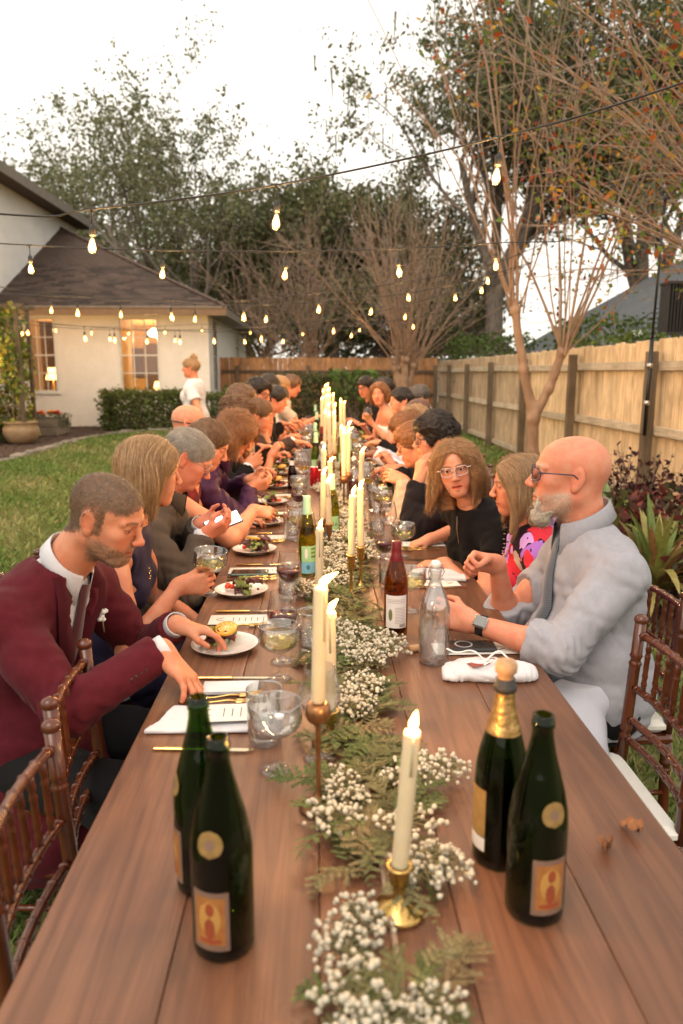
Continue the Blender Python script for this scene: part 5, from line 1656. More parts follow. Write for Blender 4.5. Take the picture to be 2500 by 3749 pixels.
def bush(name, label, cat, boxes, n, size, cols, seed, group=None, stems=30, ratio=.5):
    """boxes: (cx, cy, cz, rx, ry, rz) squarish clumps of leaves over stems."""
    rng = np.random.RandomState(seed); b0 = boxes[0]; o = empty(name, (b0[0], b0[1], 0)); org = np.array((b0[0], b0[1], 0)); tag(o, label, cat, group)
    P, sg = [], []
    vol = np.array([b[3] * b[4] * b[5] for b in boxes]); vol = vol / vol.sum()
    for b, v in zip(boxes, vol):
        m = int(n * v) + 1; q = rng.uniform(-1, 1, (m, 3)); sh = rng.uniform(0, 1, m) < .75
        ax = rng.randint(0, 3, m); q[sh, ax[sh]] = np.sign(q[sh, ax[sh]]) * rng.uniform(.86, 1.06, sh.sum())
        q += rng.normal(0, .05, q.shape); q *= 1 + .08 * np.sin(q[:, :1] * 9 + q[:, 1:2] * 7 + q[:, 2:3] * 8)
        P.append(np.array(b[:3]) + q * np.array(b[3:]))
        for _ in range(int(stems * v) + 1):
            e = np.array(b[:3]) + rng.uniform(-.85, .85, 3) * np.array(b[3:]); s = np.array((b[0] + rng.uniform(-.5, .5) * b[3], b[1] + rng.uniform(-.5, .5) * b[4], 0))
            sg.append((*(s - org), *(e - org), .012, .005))
    V, Q = tubes(sg, 4); tag(inst('stems', fast_mesh('stems', V, Q, True, None, [TWIG]), o), kind='stuff')
    P = np.concatenate(P) - org; P[:, 2] = np.maximum(P[:, 2], .05)
    LV, LQ, LC = leaf_quads(P, size, rng, cols, 0, ratio); inst('foliage', fast_mesh('foliage', LV, LQ, False, LC, [LEAF]), o)
    return o
HEDGE = [(0.11, 0.155, 0.035), (0.085, 0.12, 0.03), (0.15, 0.19, 0.045), (0.12, 0.095, 0.05), (0.09, 0.10, 0.035)]
bush('box_hedge', 'clipped green hedge under the middle window, partly behind the waitress', 'hedge', [(-4.35, 19.0, .58, 1.0, .42, .52)], 14000, .085, HEDGE, 41, 'clipped hedges')
bush('box_hedge', 'clipped green hedge at the house corner, beyond the waitress', 'hedge', [(-2.6, 19.1, .55, .72, .4, .48), (-2.0, 20.3, .62, .5, .5, .55)], 12000, .085, HEDGE, 42, 'clipped hedges')
bush('box_hedge', 'dark hedge before the cedar fence beyond the table end', 'hedge', [(.35, 20.6, .75, 1.5, .55, .72)], 14000, .09, [(.09, .10, .035), (.07, .085, .03), (.12, .09, .05), (.10, .13, .03)], 43, 'clipped hedges')
bush('shrub', 'lighter green broad leaved shrub growing above the dark hedge', 'shrub', [(.9, 20.1, 1.25, .55, .4, .35)], 500, .17, [(.16, .24, .05), (.10, .16, .04)], 44)
bush('shrub', 'low dark red leaved shrub beside the pale fence', 'shrub', [(2.75, 5.6, .32, .45, .7, .28), (2.6, 4.3, .22, .35, .5, .2)], 2600, .085, [(.10, .022, .02), (.06, .025, .02), (.05, .05, .02), (.16, .04, .03)], 45)
bush('shrub', 'green creeper shrub peeping over the pale fence top', 'shrub', [(4.3, 10.5, 1.8, .5, .9, .28)], 700, .09, [(.10, .15, .03), (.14, .18, .04)], 46)
bush('shrub', 'green leafy bush behind the fence corner below the oaks', 'shrub', [(4.6, 20.5, 1.9, .9, 1.2, .6), (6.2, 16.5, 2.2, .9, .9, .5)], 4200, .13, [(.06, .09, .02), (.09, .13, .03)], 47)

def strap_plant(name, label, base, n, L, seed, cols, wd=.045, up=.9):
    """Rosette of long arching leaves, each leaf its own mesh."""
    rng = random.Random(seed); o = empty(name, base); tag(o, label, 'plant')
    for k in range(n):
        an = rng.uniform(0, 6.28); th = rng.uniform(.15, 1.15); l_ = L * rng.uniform(.65, 1.1); c_ = cols[k % len(cols)]
        m = pmat('strap_leaf_%d' % (k % len(cols)), c_, tuple(min(1, x * 1.6) for x in c_), (3, 3, 20), rough=.4, transl=.25, coords='Generated')
        mb = MB(); mb.smooth = True; ids = []; z0 = rng.uniform(.02, .35 * L)
        for i in range(8):
            t = i / 7; a = th * (0.45 + 0.9 * t)
            r_ = l_ * t * math.sin(th * (.5 + .55 * t)); z = z0 + l_ * t * up * math.cos(a)
            w_ = wd * (math.sin(PI * min(1, .12 + t * .88)) ** .6) * (1 if t < .99 else .1)
            cx_, cy_ = math.cos(an) * r_, math.sin(an) * r_
            s = (-math.sin(an) * w_, math.cos(an) * w_)
            ids.append(len(mb.v)); mb.v += [(cx_ - s[0], cy_ - s[1], z + w_ * .35), (cx_, cy_, z), (cx_ + s[0], cy_ + s[1], z + w_ * .35)]
        for a, b in zip(ids, ids[1:]):
            mb.face([a, a + 1, b + 1, b]); mb.face([a + 1, a + 2, b + 2, b + 1])
        mb.build('leaf', m, o)
    MB().tube([(0, 0, 0), (.01, 0, .18 * L), (0, .01, .4 * L)], [.03, .022, .012], 8).build('stem', TWIG, o)
    return o
SP = [(.16, .17, .04), (.10, .14, .035), (.22, .19, .06), (.13, .10, .03), (.20, .10, .04)]
strap_plant('cordyline_plant', 'tall green and yellow strap leaved plant behind the bald man chair', (2.16, 4.55, 0), 75, .66, 3, SP, wd=.028)
strap_plant('cordyline_plant', 'strap leaved plant with yellowing leaves at the picture edge', (2.42, 5.0, 0), 60, .62, 4, SP, wd=.028)
strap_plant('cordyline_plant', 'low reddish green strap plant near the fence post', (2.30, 5.75, 0), 34, .6, 5, [(.13, .07, .03), (.09, .10, .03), (.18, .05, .03)])
# airy dark red shrub in front of the fence post
rng_ = np.random.RandomState(51); o = empty('shrub', (2.95, 6.6, 0)); tag(o, 'airy shrub with thin stems and dark burgundy leaves before the fence post', 'shrub')
sg, lf = [], []
for k in range(46):
    p = np.array((rng_.normal(0, .15), rng_.normal(0, .25), 0.0)); d = nrm(np.array((rng_.normal(-.1, .45), rng_.normal(0, .5), 1.0)))
    for i in range(6):
        d = nrm(d + rng_.normal(0, .12, 3) - np.array((0, 0, .05))); q = p + d * .15; sg.append((*p, *q, .005, .004))
        for _ in range(5): lf.append(p + (q - p) * rng_.uniform() + rng_.normal(0, .02, 3))
        p = q
V, Q = tubes(sg, 4); tag(inst('stems', fast_mesh('stems', V, Q, True, None, [TWIG]), o), kind='stuff')
LV, LQ, LC = leaf_quads(np.array(lf), .065, rng_, [(.05, .018, .02), (.09, .025, .025), (.03, .015, .015)], .2, .6); inst('foliage', fast_mesh('foliage', LV, LQ, False, LC, [LEAF]), o)

# planter, pot and vine trellis by the house
PLANK = wood_mat('planter_wood', (.24, .20, .15), (.17, .14, .10), axis=0, rough=.9, vary=.15)
pb = empty('planter_box', (-6.75, 17.6, .14)); tag(pb, 'weathered wooden planter box with orange flowers below the window', 'planter')
for z in (.12, .31):
    for (cx_, cy_, dx, dy) in ((0, -.42, 1.5, .04), (0, .42, 1.5, .04), (-.73, 0, .04, .80), (.73, 0, .04, .80)):
        MB().bbox((cx_, cy_, z), (dx, dy, .185), .006).build('board', PLANK, pb)
MB().box((0, 0, .2), (1.42, .8, .36)).build('soil', MULCH, pb)
for i in range(9):
    c_ = [(.75, .13, .01), (.8, .3, .02), (.65, .06, .02)][i % 3]; fx, fy = -.62 + .155 * i, rnd.uniform(-.3, .1)
    fl = empty('flower', (-6.75 + fx, 17.6 + fy, .52)); tag(fl, ['orange', 'yellow', 'red'][i % 3] + ' bedding flower, ' + ['first', 'second', 'third', 'fourth', 'fifth', 'sixth', 'seventh', 'eighth', 'ninth'][i] + ' from the left in the planter box', 'flower', 'flowers in the planter box')
    mb = MB()
    for k in range(7):
        a = k * .9; mb.lathe([(.02, 0), (.055, .03), (.03, .05), (0, .03)], (math.cos(a) * .05, math.sin(a) * .05, .10 + .01 * k), 7)
    mb.build('petals', pmat('petal_%d' % (i % 3), c_, rough=.7), fl); MB().tube([(0, 0, -.02), (0, 0, .11)], .006, 5).build('stem', pmat('green_stem', (.06, .1, .03)), fl)
bush('bedding_plant', 'fine grey green foliage filling the weathered planter box', 'plant', [(-6.6, 17.6, .50, .66, .34, .14)], 1800, .05, [(.10, .12, .06), (.07, .10, .04)], 48, stems=12)
TERRA = pmat('terracotta', (.34, .23, .12), (.24, .15, .08), (6, 6, 6), rough=.7, bump=.3, bscale=(30, 30, 30))
pt = empty('plant_pot', (-6.15, 15.5, .125)); tag(pt, 'round tan glazed pot standing on mulch beside the trellis', 'pot')
MB().lathe([(0, .01), (.20, .01), (.30, .10), (.36, .24), (.35, .34), (.30, .41), (.33, .44), (.345, .47), (.30, .47), (.27, .42), (0, .40)], n=32).build('body', TERRA, pt)
MB().lathe([(.27, .425), (.12, .44), (0, .44)], n=20).build('soil', MULCH, pt)
pb2 = empty('planter_box', (-7.25, 15.6, .125)); tag(pb2, 'grey wooden planter box at the foot of the vine trellis', 'planter')
for z in (.12, .31, .5):
    for (cx_, cy_, dx, dy) in ((0, -.42, 1.3, .04), (0, .42, 1.3, .04), (-.63, 0, .04, .80), (.63, 0, .04, .80)): MB().bbox((cx_, cy_, z), (dx, dy, .185), .006).build('board', PLANK, pb2)
MB().box((0, 0, .3), (1.2, .78, .5)).build('soil', MULCH, pb2)
tr_ = empty('vine_trellis', (-6.8, 15.7, 0)); tag(tr_, 'arched trellis covered with green and yellow vine leaves', 'trellis')
for (x, y_) in ((-.75, .0), (.62, .05), (-.75, .6), (.62, .65)):
    MB().bbox((x, y_, 1.45), (.075, .075, 2.9), .008).build('post', POSTW, tr_)
for y_ in (.0, .62): MB().bbox((-.05, y_, 2.92), (1.7, .06, .08), .006).build('crossbeam', POSTW, tr_)
for z in (.9, 1.6, 2.3): MB().bbox((-.05, .06, z), (1.4, .03, .04), .004).build('slat', POSTW, tr_)
rng_ = np.random.RandomState(52)
q = rng_.uniform(-1, 1, (9500, 3)); P = q * np.array((.85, .55, 1.35)) + np.array((-.2, .25, 1.62)); k_ = (np.sin(P[:, 0] * 5 + P[:, 2] * 3) + np.cos(P[:, 2] * 4 + P[:, 1] * 6) + rng_.uniform(-1.2, 1.2, len(P))) > -.2
P = P[k_]
LV, LQ, LC = leaf_quads(P, .12, rng_, [(.20, .27, .05), (.16, .23, .045), (.34, .32, .06), (.40, .33, .06), (.13, .18, .045)], .4, .8); inst('vine_leaves', fast_mesh('vine_leaves', LV, LQ, False, LC, [LEAF]), tr_)
mb = MB()
for k in range(9):
    x = rng_.uniform(-.8, .6); P_ = [(x + .08 * math.sin(i * 1.3 + k), .1 + .06 * math.cos(i + k), .3 * i) for i in range(10)]; mb.tube(P_, .008, 5)
mb.build('vine_stems', TWIG, tr_)

# ------------------------------------------------------------------ string lights
BLK = pmat('black_rubber', (.015, .014, .013), (.03, .028, .025), (40, 40, 40), rough=.55)
BULB = emat('bulb_glow', (1.0, 0.50, 0.13), 8.0)
BULB.cycles.emission_sampling = 'NONE'
BGLASS = glassmat('bulb_glass', (1, .90, .72), thin=.05)
_b = MB(); _b.lathe([(.012, 0), (.0135, -.012), (.021, -.045), (.0235, -.062), (.021, -.078), (.012, -.088), (0, -.090)], n=14); bulb_me = _b.mesh('bulb', BGLASS)
_b = MB(); _b.lathe([(.004, -.010), (.010, -.024), (.0170, -.046), (.0195, -.060), (.016, -.074), (0, -.081)], n=12); fil_me = _b.mesh('filament', BULB)
_b = MB(); _b.lathe([(0, .058), (.006, .058), (.009, .052), (.0155, .042), (.0175, .030), (.0175, .004), (.016, -.004), (0, -.004)], n=12); sock_me = _b.mesh('socket', BLK)
_b = MB(); _b.bbox((0, 0, 0), (.055, .014, .014), .004); _b.tube([(0, 0, 0), (0, 0, -.02)], [.010, .007], 8); _b.tube([(0, 0, -.015), (.003, 0, -.05), (0, 0, -.075)], .0035, 6); drop_me = _b.mesh('drop_cord', BLK)
def light_string(label, pts, bulbs, energy, sag=True, scale=.80):
    """pts: points the cord passes; bulbs: parameters (segment + fraction) where a bulb hangs."""
    o = empty('string_light', pts[0]); org = Vector(pts[0]); tag(o, label, 'string lights', 'string lights over the table')
    P = [Vector(p) for p in pts]
    def at(t):
        i = min(int(t), len(P) - 2); f_ = t - i
        p0, p1, p2, p3 = P[max(i - 1, 0)], P[i], P[i + 1], P[min(i + 2, len(P) - 1)]
        return 0.5 * ((2 * p1) + (p2 - p0) * f_ + (2 * p0 - 5 * p1 + 4 * p2 - p3) * f_ ** 2 + (3 * p1 - p0 - 3 * p2 + p3) * f_ ** 3)
    n = (len(P) - 1) * 10
    mb = MB(); mb.tube([tuple(at(i * (len(P) - 1) / n) - org) for i in range(n + 1)], .0042, 6)
    mb.build('cord', BLK, o)
    for t in bulbs:
        p = at(t) - org; d = at(min(t + .05, len(P) - 1)) - at(max(t - .05, 0)); rz = math.atan2(d.y, d.x)
        tl = rnd.uniform(-.12, .12); s_ = scale
        dc = inst('drop_cord', drop_me, o, p, (0, tl * .4, rz), (s_,) * 3)
        q = p + Vector((0, 0, -.130 * s_))
        sk = inst('socket', sock_me, o, q, (tl * .5, tl, rz), (s_,) * 3)
        bo_ = inst('bulb', bulb_me, o, q + Vector((-.003 * tl, 0, -.004 * s_)), (tl * .5, tl, rz), (s_,) * 3); inst('filament', fil_me, bo_)
        point('bulb_light', tuple(q + Vector((0, 0, -.055 * s_))), energy, .03, (1, .55, .2), o)
    return o
light_string('nearest black string light cord with three big bulbs over the table', [(-3.2, 3.5, 2.42), (-1.37, 3.4, 2.243), (-.95, 3.3, 2.244), (-.176, 3.3, 2.344), (.718, 3.15, 2.494), (1.42, 3.1, 2.682), (3.4, 2.9, 3.3)], [2, 3, 4, 5.6], 11)
light_string('second black string light cord ending at the slim black pole', [(-3.9, 5.1, 2.50), (-1.86, 5.05, 2.38), (-1.003, 5.0, 2.344), (-.215, 5.0, 2.342), (.524, 5.05, 2.37), (1.22, 5.3, 2.45), (2.15, 6.0, 2.62), (3.33, 7.45, 3.17)], [1, 2, 3, 4, 5, 5.98], 10)
light_string('third string light cord strung past the roof edge to the crape myrtle', [(-4.2, 6.8, 2.55), (-2.865, 6.9, 2.329), (-2.227, 7, 2.256), (-1.345, 7, 2.22), (-.687, 7, 2.222), (-.017, 7.05, 2.293), (.785, 7.1, 2.399), (1.606, 7.3, 2.58), (2.45, 8.2, 2.95)], [.95, 2.05, 3, 4, 5.02, 6.05, 7, .5], 8)
light_string('fourth string light cord hanging in front of the house wall', [(-4.9, 8.2, 2.5), (-3.75, 8.2, 2.42), (-3.112, 8, 2.374), (-2.057, 8, 2.312), (-1.314, 8, 2.27), (-.551, 8, 2.272), (.535, 8.1, 2.354), (1.477, 8.3, 2.52), (2.5, 9.0, 2.85)], [1.2, 2.35, 3, 4.03, 5, 6.02, 7, 7.3], 8)
light_string('fifth and lowest string light cord, crossing the lit middle window', [(-5.2, 9.4, 2.35), (-3.95, 9.4, 2.24), (-2.9, 9.5, 2.14), (-1.9, 9.5, 2.10), (-1.1, 9.5, 2.12), (-.1, 9.6, 2.2), (1.1, 9.7, 2.42), (2.5, 9.5, 2.85)], [.8, 1.35, 2.0, 2.35, 2.75, 3.2, 3.75, 4.4, 5.25, 6], 8)
light_string('farthest string light cord dropping behind the middle of the table', [(-5.9, 12.5, 2.45), (-3.9, 12.3, 2.28), (-2.1, 12, 2.22), (-.62, 11.8, 2.20), (.4, 11.8, 2.28), (1.45, 11.7, 2.42), (2.75, 10.4, 2.9)], [.6, 1.3, 1.9, 2.6, 3.05, 4.1, 5], 10)
light_string('short light string wound through the vine leaves on the trellis', [(-7.6, 15.5, 2.9), (-7.3, 15.4, 2.3), (-6.9, 15.3, 2.6), (-6.5, 15.4, 2.05), (-7.2, 15.3, 1.75), (-6.6, 15.3, 2.95)], [.4, 1.4, 2.3, 3.2, 4, 4.6], 14)
light_string('high string light cord hung along the house eave', [(-7.9, 18.9, 2.95), (-6.2, 18.6, 2.72), (-4.4, 18.4, 2.66), (-2.6, 18.2, 2.72), (-.6, 18.0, 2.62), (1.6, 18.2, 2.8), (3.4, 18.6, 3.1)], [.4, .9, 1.4, 1.9, 2.4, 2.9, 3.5, 4.1, 4.7], 12)
pol = empty('light_pole', (3.30, 7.45, 0)); tag(pol, 'slim black pole fixed to the fence post holding the string lights', 'pole')
PB = pmat('black_paint', (.012, .012, .012), rough=.35)
MB().tube([(0, 0, .95), (.005, 0, 1.9)], .021, 10).build('lower_tube', PB, pol)
MB().tube([(.005, 0, 1.9), (.03, .0, 3.22)], .013, 10).build('upper_tube', PB, pol)
for z in (1.25, 1.62): MB().lathe([(.0215, z), (.030, z), (.030, z + .05), (.0215, z + .05)], n=10).build('bracket', pmat('zinc', (.5, .48, .45), metal=1, rough=.4), pol)
MB().lathe([(.014, 0), (.02, .005), (.02, .05), (0, .06)], (.03, 0, 3.2), 10).build('hook_cap', PB, pol)

# ------------------------------------------------------------------ the long table
def TZ(y):
    """Height of the table top: the farther tables climb gently with the lawn."""
    return 0.76 + 0.02 * max(0.0, y - 2.93)
TX0, TX1 = -0.42, 0.62
TWOOD = wood_mat('table_wood', (0.176, 0.078, 0.042), (0.125, 0.054, 0.030), axis=1, rough=0.36, vary=0.16, dark=(0.078, 0.034, 0.020), bump=0.12, fine=1.25)
seams = [0.35, 2.93, 5.37, 7.81, 10.25]
tl = ['wooden farm table nearest the camera with the champagne bottles', 'second wooden farm table of the long row, under the tall candles', 'third wooden farm table of the long row', 'farthest wooden farm table of the long row, near the hedge']
pwid = (TX1 - TX0) / 5
for k, (a, b) in enumerate(zip(seams, seams[1:])):
    sl = 0.0 if k == 0 else 0.02
    o = empty('farm_table', ((TX0 + TX1) / 2, (a + b) / 2, 0)); tag(o, tl[k], 'table', 'farm tables set end to end')
    zc = (TZ(a) + TZ(b)) / 2; L = b - a - 0.005; an = math.atan(sl)
    for i in range(5):
        x = TX0 + pwid * (i + .5) - (TX0 + TX1) / 2
        MB().bbox((0, 0, -0.019), (pwid - 0.0012, L, 0.038), 0.0014).build('plank', TWOOD, o, (x, 0, zc + rnd.uniform(-.0006, .0006)), (an, 0, 0))
    for s in (-1, 1):
        MB().bbox((s * .40, 0, -0.09), (.03, L - .3, .10), .004).build('apron', TWOOD, o, (0, 0, zc - .006), (an, 0, 0))
        for e in (-1, 1):
            zt = zc - .05 + sl * e * (L / 2 - .25); zb = float(gz((a + b) / 2 + e * (L / 2 - .25)))
            MB().bbox((s * .40, e * (L / 2 - .25), (zt + zb) / 2), (.085, .085, zt - zb), .006).build('leg', TWOOD, o)

# ------------------------------------------------------------------ chairs
MAHOG = pmat('mahogany', (0.110, 0.027, 0.009), (0.060, 0.014, 0.005), (30, 30, 5), rough=0.24, coat=0.25, vary=0.12)
CUSH = cloth('chair_cushion', (0.66, 0.63, 0.58), sheen=.2)
def turned(mb, p0, p1, r, rings=4, n=10):
    p0, p1 = Vector(p0), Vector(p1); L = (p1 - p0).length; pts, rad = [], []
    ts = [(0, 1)]
    for k in range(rings):
        c = (k + .5) / rings; e = .006 / L
        ts += [(c - 3 * e, 1.0), (c - 2 * e, 1.18), (c - e, 1.0), (c, .86), (c + e, 1.0), (c + 2 * e, 1.18), (c + 3 * e, 1.0)]
    ts.append((1, 1))
    for t, k in ts: pts.append(p0.lerp(p1, t)); rad.append(r * k)
    mb.tube(pts, rad, n)
def chair_proto(name='chiavari_chair'):
    """Faces +Y; back at y=-0.19."""
    o = empty(name, (0, 0, 0))
    for s in (-1, 1):
        mb = MB(); turned(mb, (s * .185, -.20, 0), (s * .178, -.19, .45), .0165, 2); turned(mb, (s * .178, -.19, .45), (s * .172, -.215, .89), .0155, 2)
        mb.lathe([(.0155, 0), (.019, .006), (.0185, .016), (.010, .023), (0, .026)], (s * .172, -.2155, .888), 10); mb.build('back_post', MAHOG, o)
        mb = MB(); turned(mb, (s * .20, .19, 0), (s * .20, .19, .43), .016, 2); mb.build('front_leg', MAHOG, o)
        for z in (.15, .25): mb = MB(); turned(mb, (s * .186, -.19, z), (s * .20, .18, z), .009, 2, 8); mb.build('side_stretcher', MAHOG, o)
    for z in (.14, .24): mb = MB(); turned(mb, (-.2, .19, z), (.2, .19, z), .009, 3, 8); mb.build('front_stretcher', MAHOG, o)
    MB().bbox((0, 0, .435), (.41, .40, .028), .008).build('seat', MAHOG, o)
    for z, y in ((.855, -.2135), (.70, -.2045), (.605, -.199), (.545, -.1955)):
        mb = MB(); P = [(x, y - .018 * (1 - (x / .175) ** 2), z) for x in np.linspace(-.173, .173, 9)]; turned_pts = P
        mb.tube(P, .0105, 8)
        for x in np.linspace(-.15, .15, 7): mb.lathe([(.0106, -.004), (.0128, -.002), (.0128, .002), (.0106, .004)], (x, y - .018 * (1 - (x / .175) ** 2), z), 8, Matrix.Rotation(PI / 2, 3, 'Y'))
        mb.build('back_rail', MAHOG, o)
    for i in range(6):
        x = -.125 + .05 * i; c = -.018 * (1 - (x / .175) ** 2)
        mb = MB(); turned(mb, (x, -.2045 + c, .70), (x, -.2135 + c, .855), .0075, 2, 8); mb.build('spindle', MAHOG, o)
    mb = MB(); mb.lathe([(0, .449), (.19, .449), (.205, .462), (.205, .478), (.19, .492), (0, .498)], n=4, M=Matrix.Rotation(PI / 4, 3, 'Z'), smooth=False)
    mb = MB(); mb.bbox((0, 0, .474), (.385, .385, .044), .016); mb.build('cushion', CUSH, o)
    return o
chair0 = chair_proto(); _used = [False]
def chair(x, y, rz, label, z=0.0):
    o = chair0 if not _used[0] else copy_tree(chair0)
    _used[0] = True
    o.location = (x, y, z); o.rotation_euler = (0, 0, rz); tag(o, label, 'chair', 'mahogany chiavari chairs')
    return o

# ------------------------------------------------------------------ glassware, bottles, cutlery
GL = glassmat('clear_glass', (.985, .988, .985), thin=.045)
GL2 = glassmat('cut_glass', (.975, .98, .978), thin=.19, ior=1.5)
WINE = pmat('red_wine', (.045, .002, .006), (.06, .003, .008), rough=.04, spec=.6)
WHITEW = glassmat('pale_wine', (.95, .90, .66), thin=.03); WATER = glassmat('water', (.97, .985, .98), thin=.03)
GOLDW = glassmat('golden_wine', (.92, .74, .30), thin=.03)
GOLD = pmat('gold_cutlery', (.80, .53, .20), (.72, .46, .16), (40, 40, 40), rough=.2, metal=1); BRASS = pmat('brass', (.62, .40, .13), (.50, .31, .10), (30, 30, 30), rough=.28, metal=1, rvar=.1)
CERAM = pmat('white_ceramic', (.68, .67, .65), (.63, .62, .60), rough=.12, coat=.4)
PAPER = pmat('menu_paper', (.62, .60, .57), (.58, .56, .53), (30, 30, 30), rough=.8); NAPK = cloth('napkin_linen', (.58, .57, .60), (.52, .51, .54), scale=(14, 14, 14), sheen=.3)
INK = pmat('ink', (.10, .075, .06), rough=.8)
PROTO = {}
def place(kind, label, x, y, rz=0, cat=None, group=None, z=None, rot=None, scale=None):
    """Copy of a table thing, each with its own label."""
    p, used = PROTO[kind]
    o = copy_tree(p) if used else p
    PROTO[kind][1] = True
    o.location = (x, y, TZ(y) + .001 if z is None else z); o.rotation_euler = rot or (0, 0, rz)
    if scale: o.scale = (scale,) * 3
    return tag(o, label, cat or kind.replace('_', ' ').split(' ')[-1], group)
def proto(kind, name=None):
    o = empty(name or kind); PROTO[kind] = [o, False]; return o
def park(o):  # prototypes that stay unused would lie at the origin: none do
    return o
def ribs(n, a): return lambda t, z: 1 + a * math.cos(n * t)
# coupe
def coupe(kind, liquid):
    o = proto(kind, 'coupe_glass')
    prof_out = [(.004, .070), (.010, .074), (.036, .086), (.050, .098), (.0545, .108), (.055, .150)]
    MB().lathe(prof_out + [(.0535, .152), (.052, .150), (.0515, .109), (.047, .100), (.034, .090), (.008, .079), (0, .078)], n=48, rfun=lambda t, z: 1 + (.022 * math.cos(24 * t) if .1 < z < .148 else 0)).build('bowl', GL2, o)
    MB().lathe([(0, .0015), (.033, .0015), (.0335, .003), (.028, .006), (.008, .013), (.0042, .022), (.0035, .045), (.0042, .070)], n=24).build('stem', GL, o)
    if liquid: MB().lathe([(0, .0795), (.008, .0802), (.033, .091), (.046, .101), (.0505, .110), (.0508, .126), (0, .1262)], n=32).build('drink', liquid, o)
    return o
coupe('coupe_water', None); coupe('coupe_wine', WHITEW)
o = proto('tumbler', 'tumbler')
MB().lathe([(0, .002), (.034, .002), (.0365, .006), (.0375, .020), (.040, .098), (.0415, .108), (.041, .127), (.0395, .130), (.038, .127), (.0385, .108), (.037, .098), (.0345, .022), (0, .018)], n=64, rfun=lambda t, z: 1 + (.018 * math.cos(32 * t) if .015 < z < .1 else 0)).build('glass', GL2, o)
MB().lathe([(0, .0185), (.0335, .0225), (.0352, .062), (0, .0622)], n=32).build('water', WATER, o)
def wineglass(kind, liquid, lev):
    o = proto(kind, 'wine_glass')
    pr = [(.0045, .092), (.012, .096), (.030, .110), (.042, .127), (.0445, .140), (.042, .160), (.0355, .190), (.033, .207)]
    MB().lathe(pr + [(.0322, .208), (.0318, .206), (.034, .190), (.0405, .160), (.043, .140), (.0405, .128), (.029, .112), (.010, .099), (0, .098)], n=40).build('bowl', GL, o)
    MB().lathe([(0, .0015), (.036, .0015), (.0365, .003), (.030, .005), (.008, .012), (.0042, .022), (.0035, .06), (.0045, .092)], n=24).build('stem', GL, o)
    if liquid:
        pl_ = [(0, .0985), (.010, .0995), (.0288, .1125), (.0402, .1285), (.0425, .140)]
        pl_ = [p for p in pl_ if p[1] <= lev] + [(.0425 if lev >= .14 else .041, lev), (0, lev + .0002)]
        MB().lathe(pl_, n=32).build('wine', liquid, o)
wineglass('wineglass_red', WINE, .142); wineglass('wineglass_white', GOLDW, .135); wineglass('wineglass_empty', None, 0)
o = proto('juice_glass', 'tumbler'); MB().lathe([(0, .002), (.034, .002), (.040, .02), (.044, .06), (.040, .105), (.0385, .105), (.0425, .06), (.038, .022), (0, .012)], n=32).build('glass', GL, o)
MB().lathe([(0, .0125), (.037, .022), (.0415, .06), (.041, .075), (0, .0752)], n=28).build('juice', pmat('red_juice', (.42, .012, .012), rough=.06), o)
# bottles
def bottle(kind, prof, glass, label=None, foil=None, liquid=None, extra=None, name='wine_bottle'):
    o = proto(kind, name); inner = [(max(r - .003, .002), z) for r, z in prof[::-1] if z > prof[1][1] + .004]
    MB().lathe(prof + inner + [(0, .012)], n=40).build('glass', glass, o)
    if liquid:
        m, lev = liquid; lp = [(0, .013)] + [(max(r - .0045, .001), max(z, .0135)) for r, z in prof[1:] if z <= lev]; lp += [(lp[-1][0], lev), (0, lev)]; MB().lathe(lp, n=32).build('wine', m, o)
    if foil:
        m, z0, z1, g = foil; pf = [(r + g, z) for r, z in prof if z0 <= z <= z1]; MB().lathe([(pf[0][0] - g + .0005, z0 - .0005)] + pf + ([(0, z1 + .0012)] if z1 > prof[-1][1] - .003 else []), n=32).build('capsule', m, o)
    return o
def radius_at(prof, z):
    for (a, b) in zip(prof, prof[1:]):
        if a[1] <= z <= b[1] and b[1] > a[1]: return a[0] + (b[0] - a[0]) * (z - a[1]) / (b[1] - a[1])
    return prof[0][0]
def wrap(o, prof, name, mat, z0, z1, half, shape=None, off=.0008, a0=-PI / 2, parent=None, nz=6, na=14):
    """Paper label bent round a bottle, facing -Y."""
    mb = MB(); mb.smooth = True; ids = []
    for i in range(nz + 1):
        z = z0 + (z1 - z0) * i / nz; row = []
        for j in range(na + 1):
            u = -1 + 2 * j / na; hh = half
            if shape == 'oval': hh = half * math.sqrt(max(1e-4, 1 - (2 * (z - z0) / (z1 - z0) - 1) ** 2))
            a = a0 + u * hh; r_ = radius_at(prof, z) + off
            row.append(len(mb.v)); mb.v.append((r_ * math.cos(a), r_ * math.sin(a), z))
        ids.append(row)
    for a, b in zip(ids, ids[1:]):
        for j in range(na): mb.face([a[j], a[j + 1], b[j + 1], b[j]])
    return mb.build(name, mat, parent or o)
def text_on(o, txt, prof, z, a0, size, mat, off=.0015, name='lettering'):
    """Letters as geometry wrapped round the bottle."""
    cu = bpy.data.curves.new('lettering', 'FONT'); cu.body = txt; cu.size = size; cu.align_x = 'CENTER'; cu.align_y = 'CENTER'
    t_ = bpy.data.objects.new('lettering', cu); link(t_); dg = bpy.context.evaluated_depsgraph_get(); me = bpy.data.meshes.new_from_object(t_.evaluated_get(dg)); bpy.data.objects.remove(t_)
    me.materials.clear(); me.materials.append(mat)
    for v in me.vertices:
        r_ = (radius_at(prof, z + v.co.y) if prof else 0) + off
        a = a0 + v.co.x / r_; zz = z + v.co.y; v.co = (r_ * math.cos(a), r_ * math.sin(a), zz)
    return inst(name, me, o)
CH = [(0, .006), (.030, .0015), (.040, .0), (.0435, .004), (.0440, .02), (.0440, .150), (.0425, .170), (.0370, .200), (.0285, .232), (.0205, .262), (.0162, .285), (.0152, .300), (.0172, .302), (.0172, .310), (.0155, .3115), (.0158, .318), (.0142, .320)]
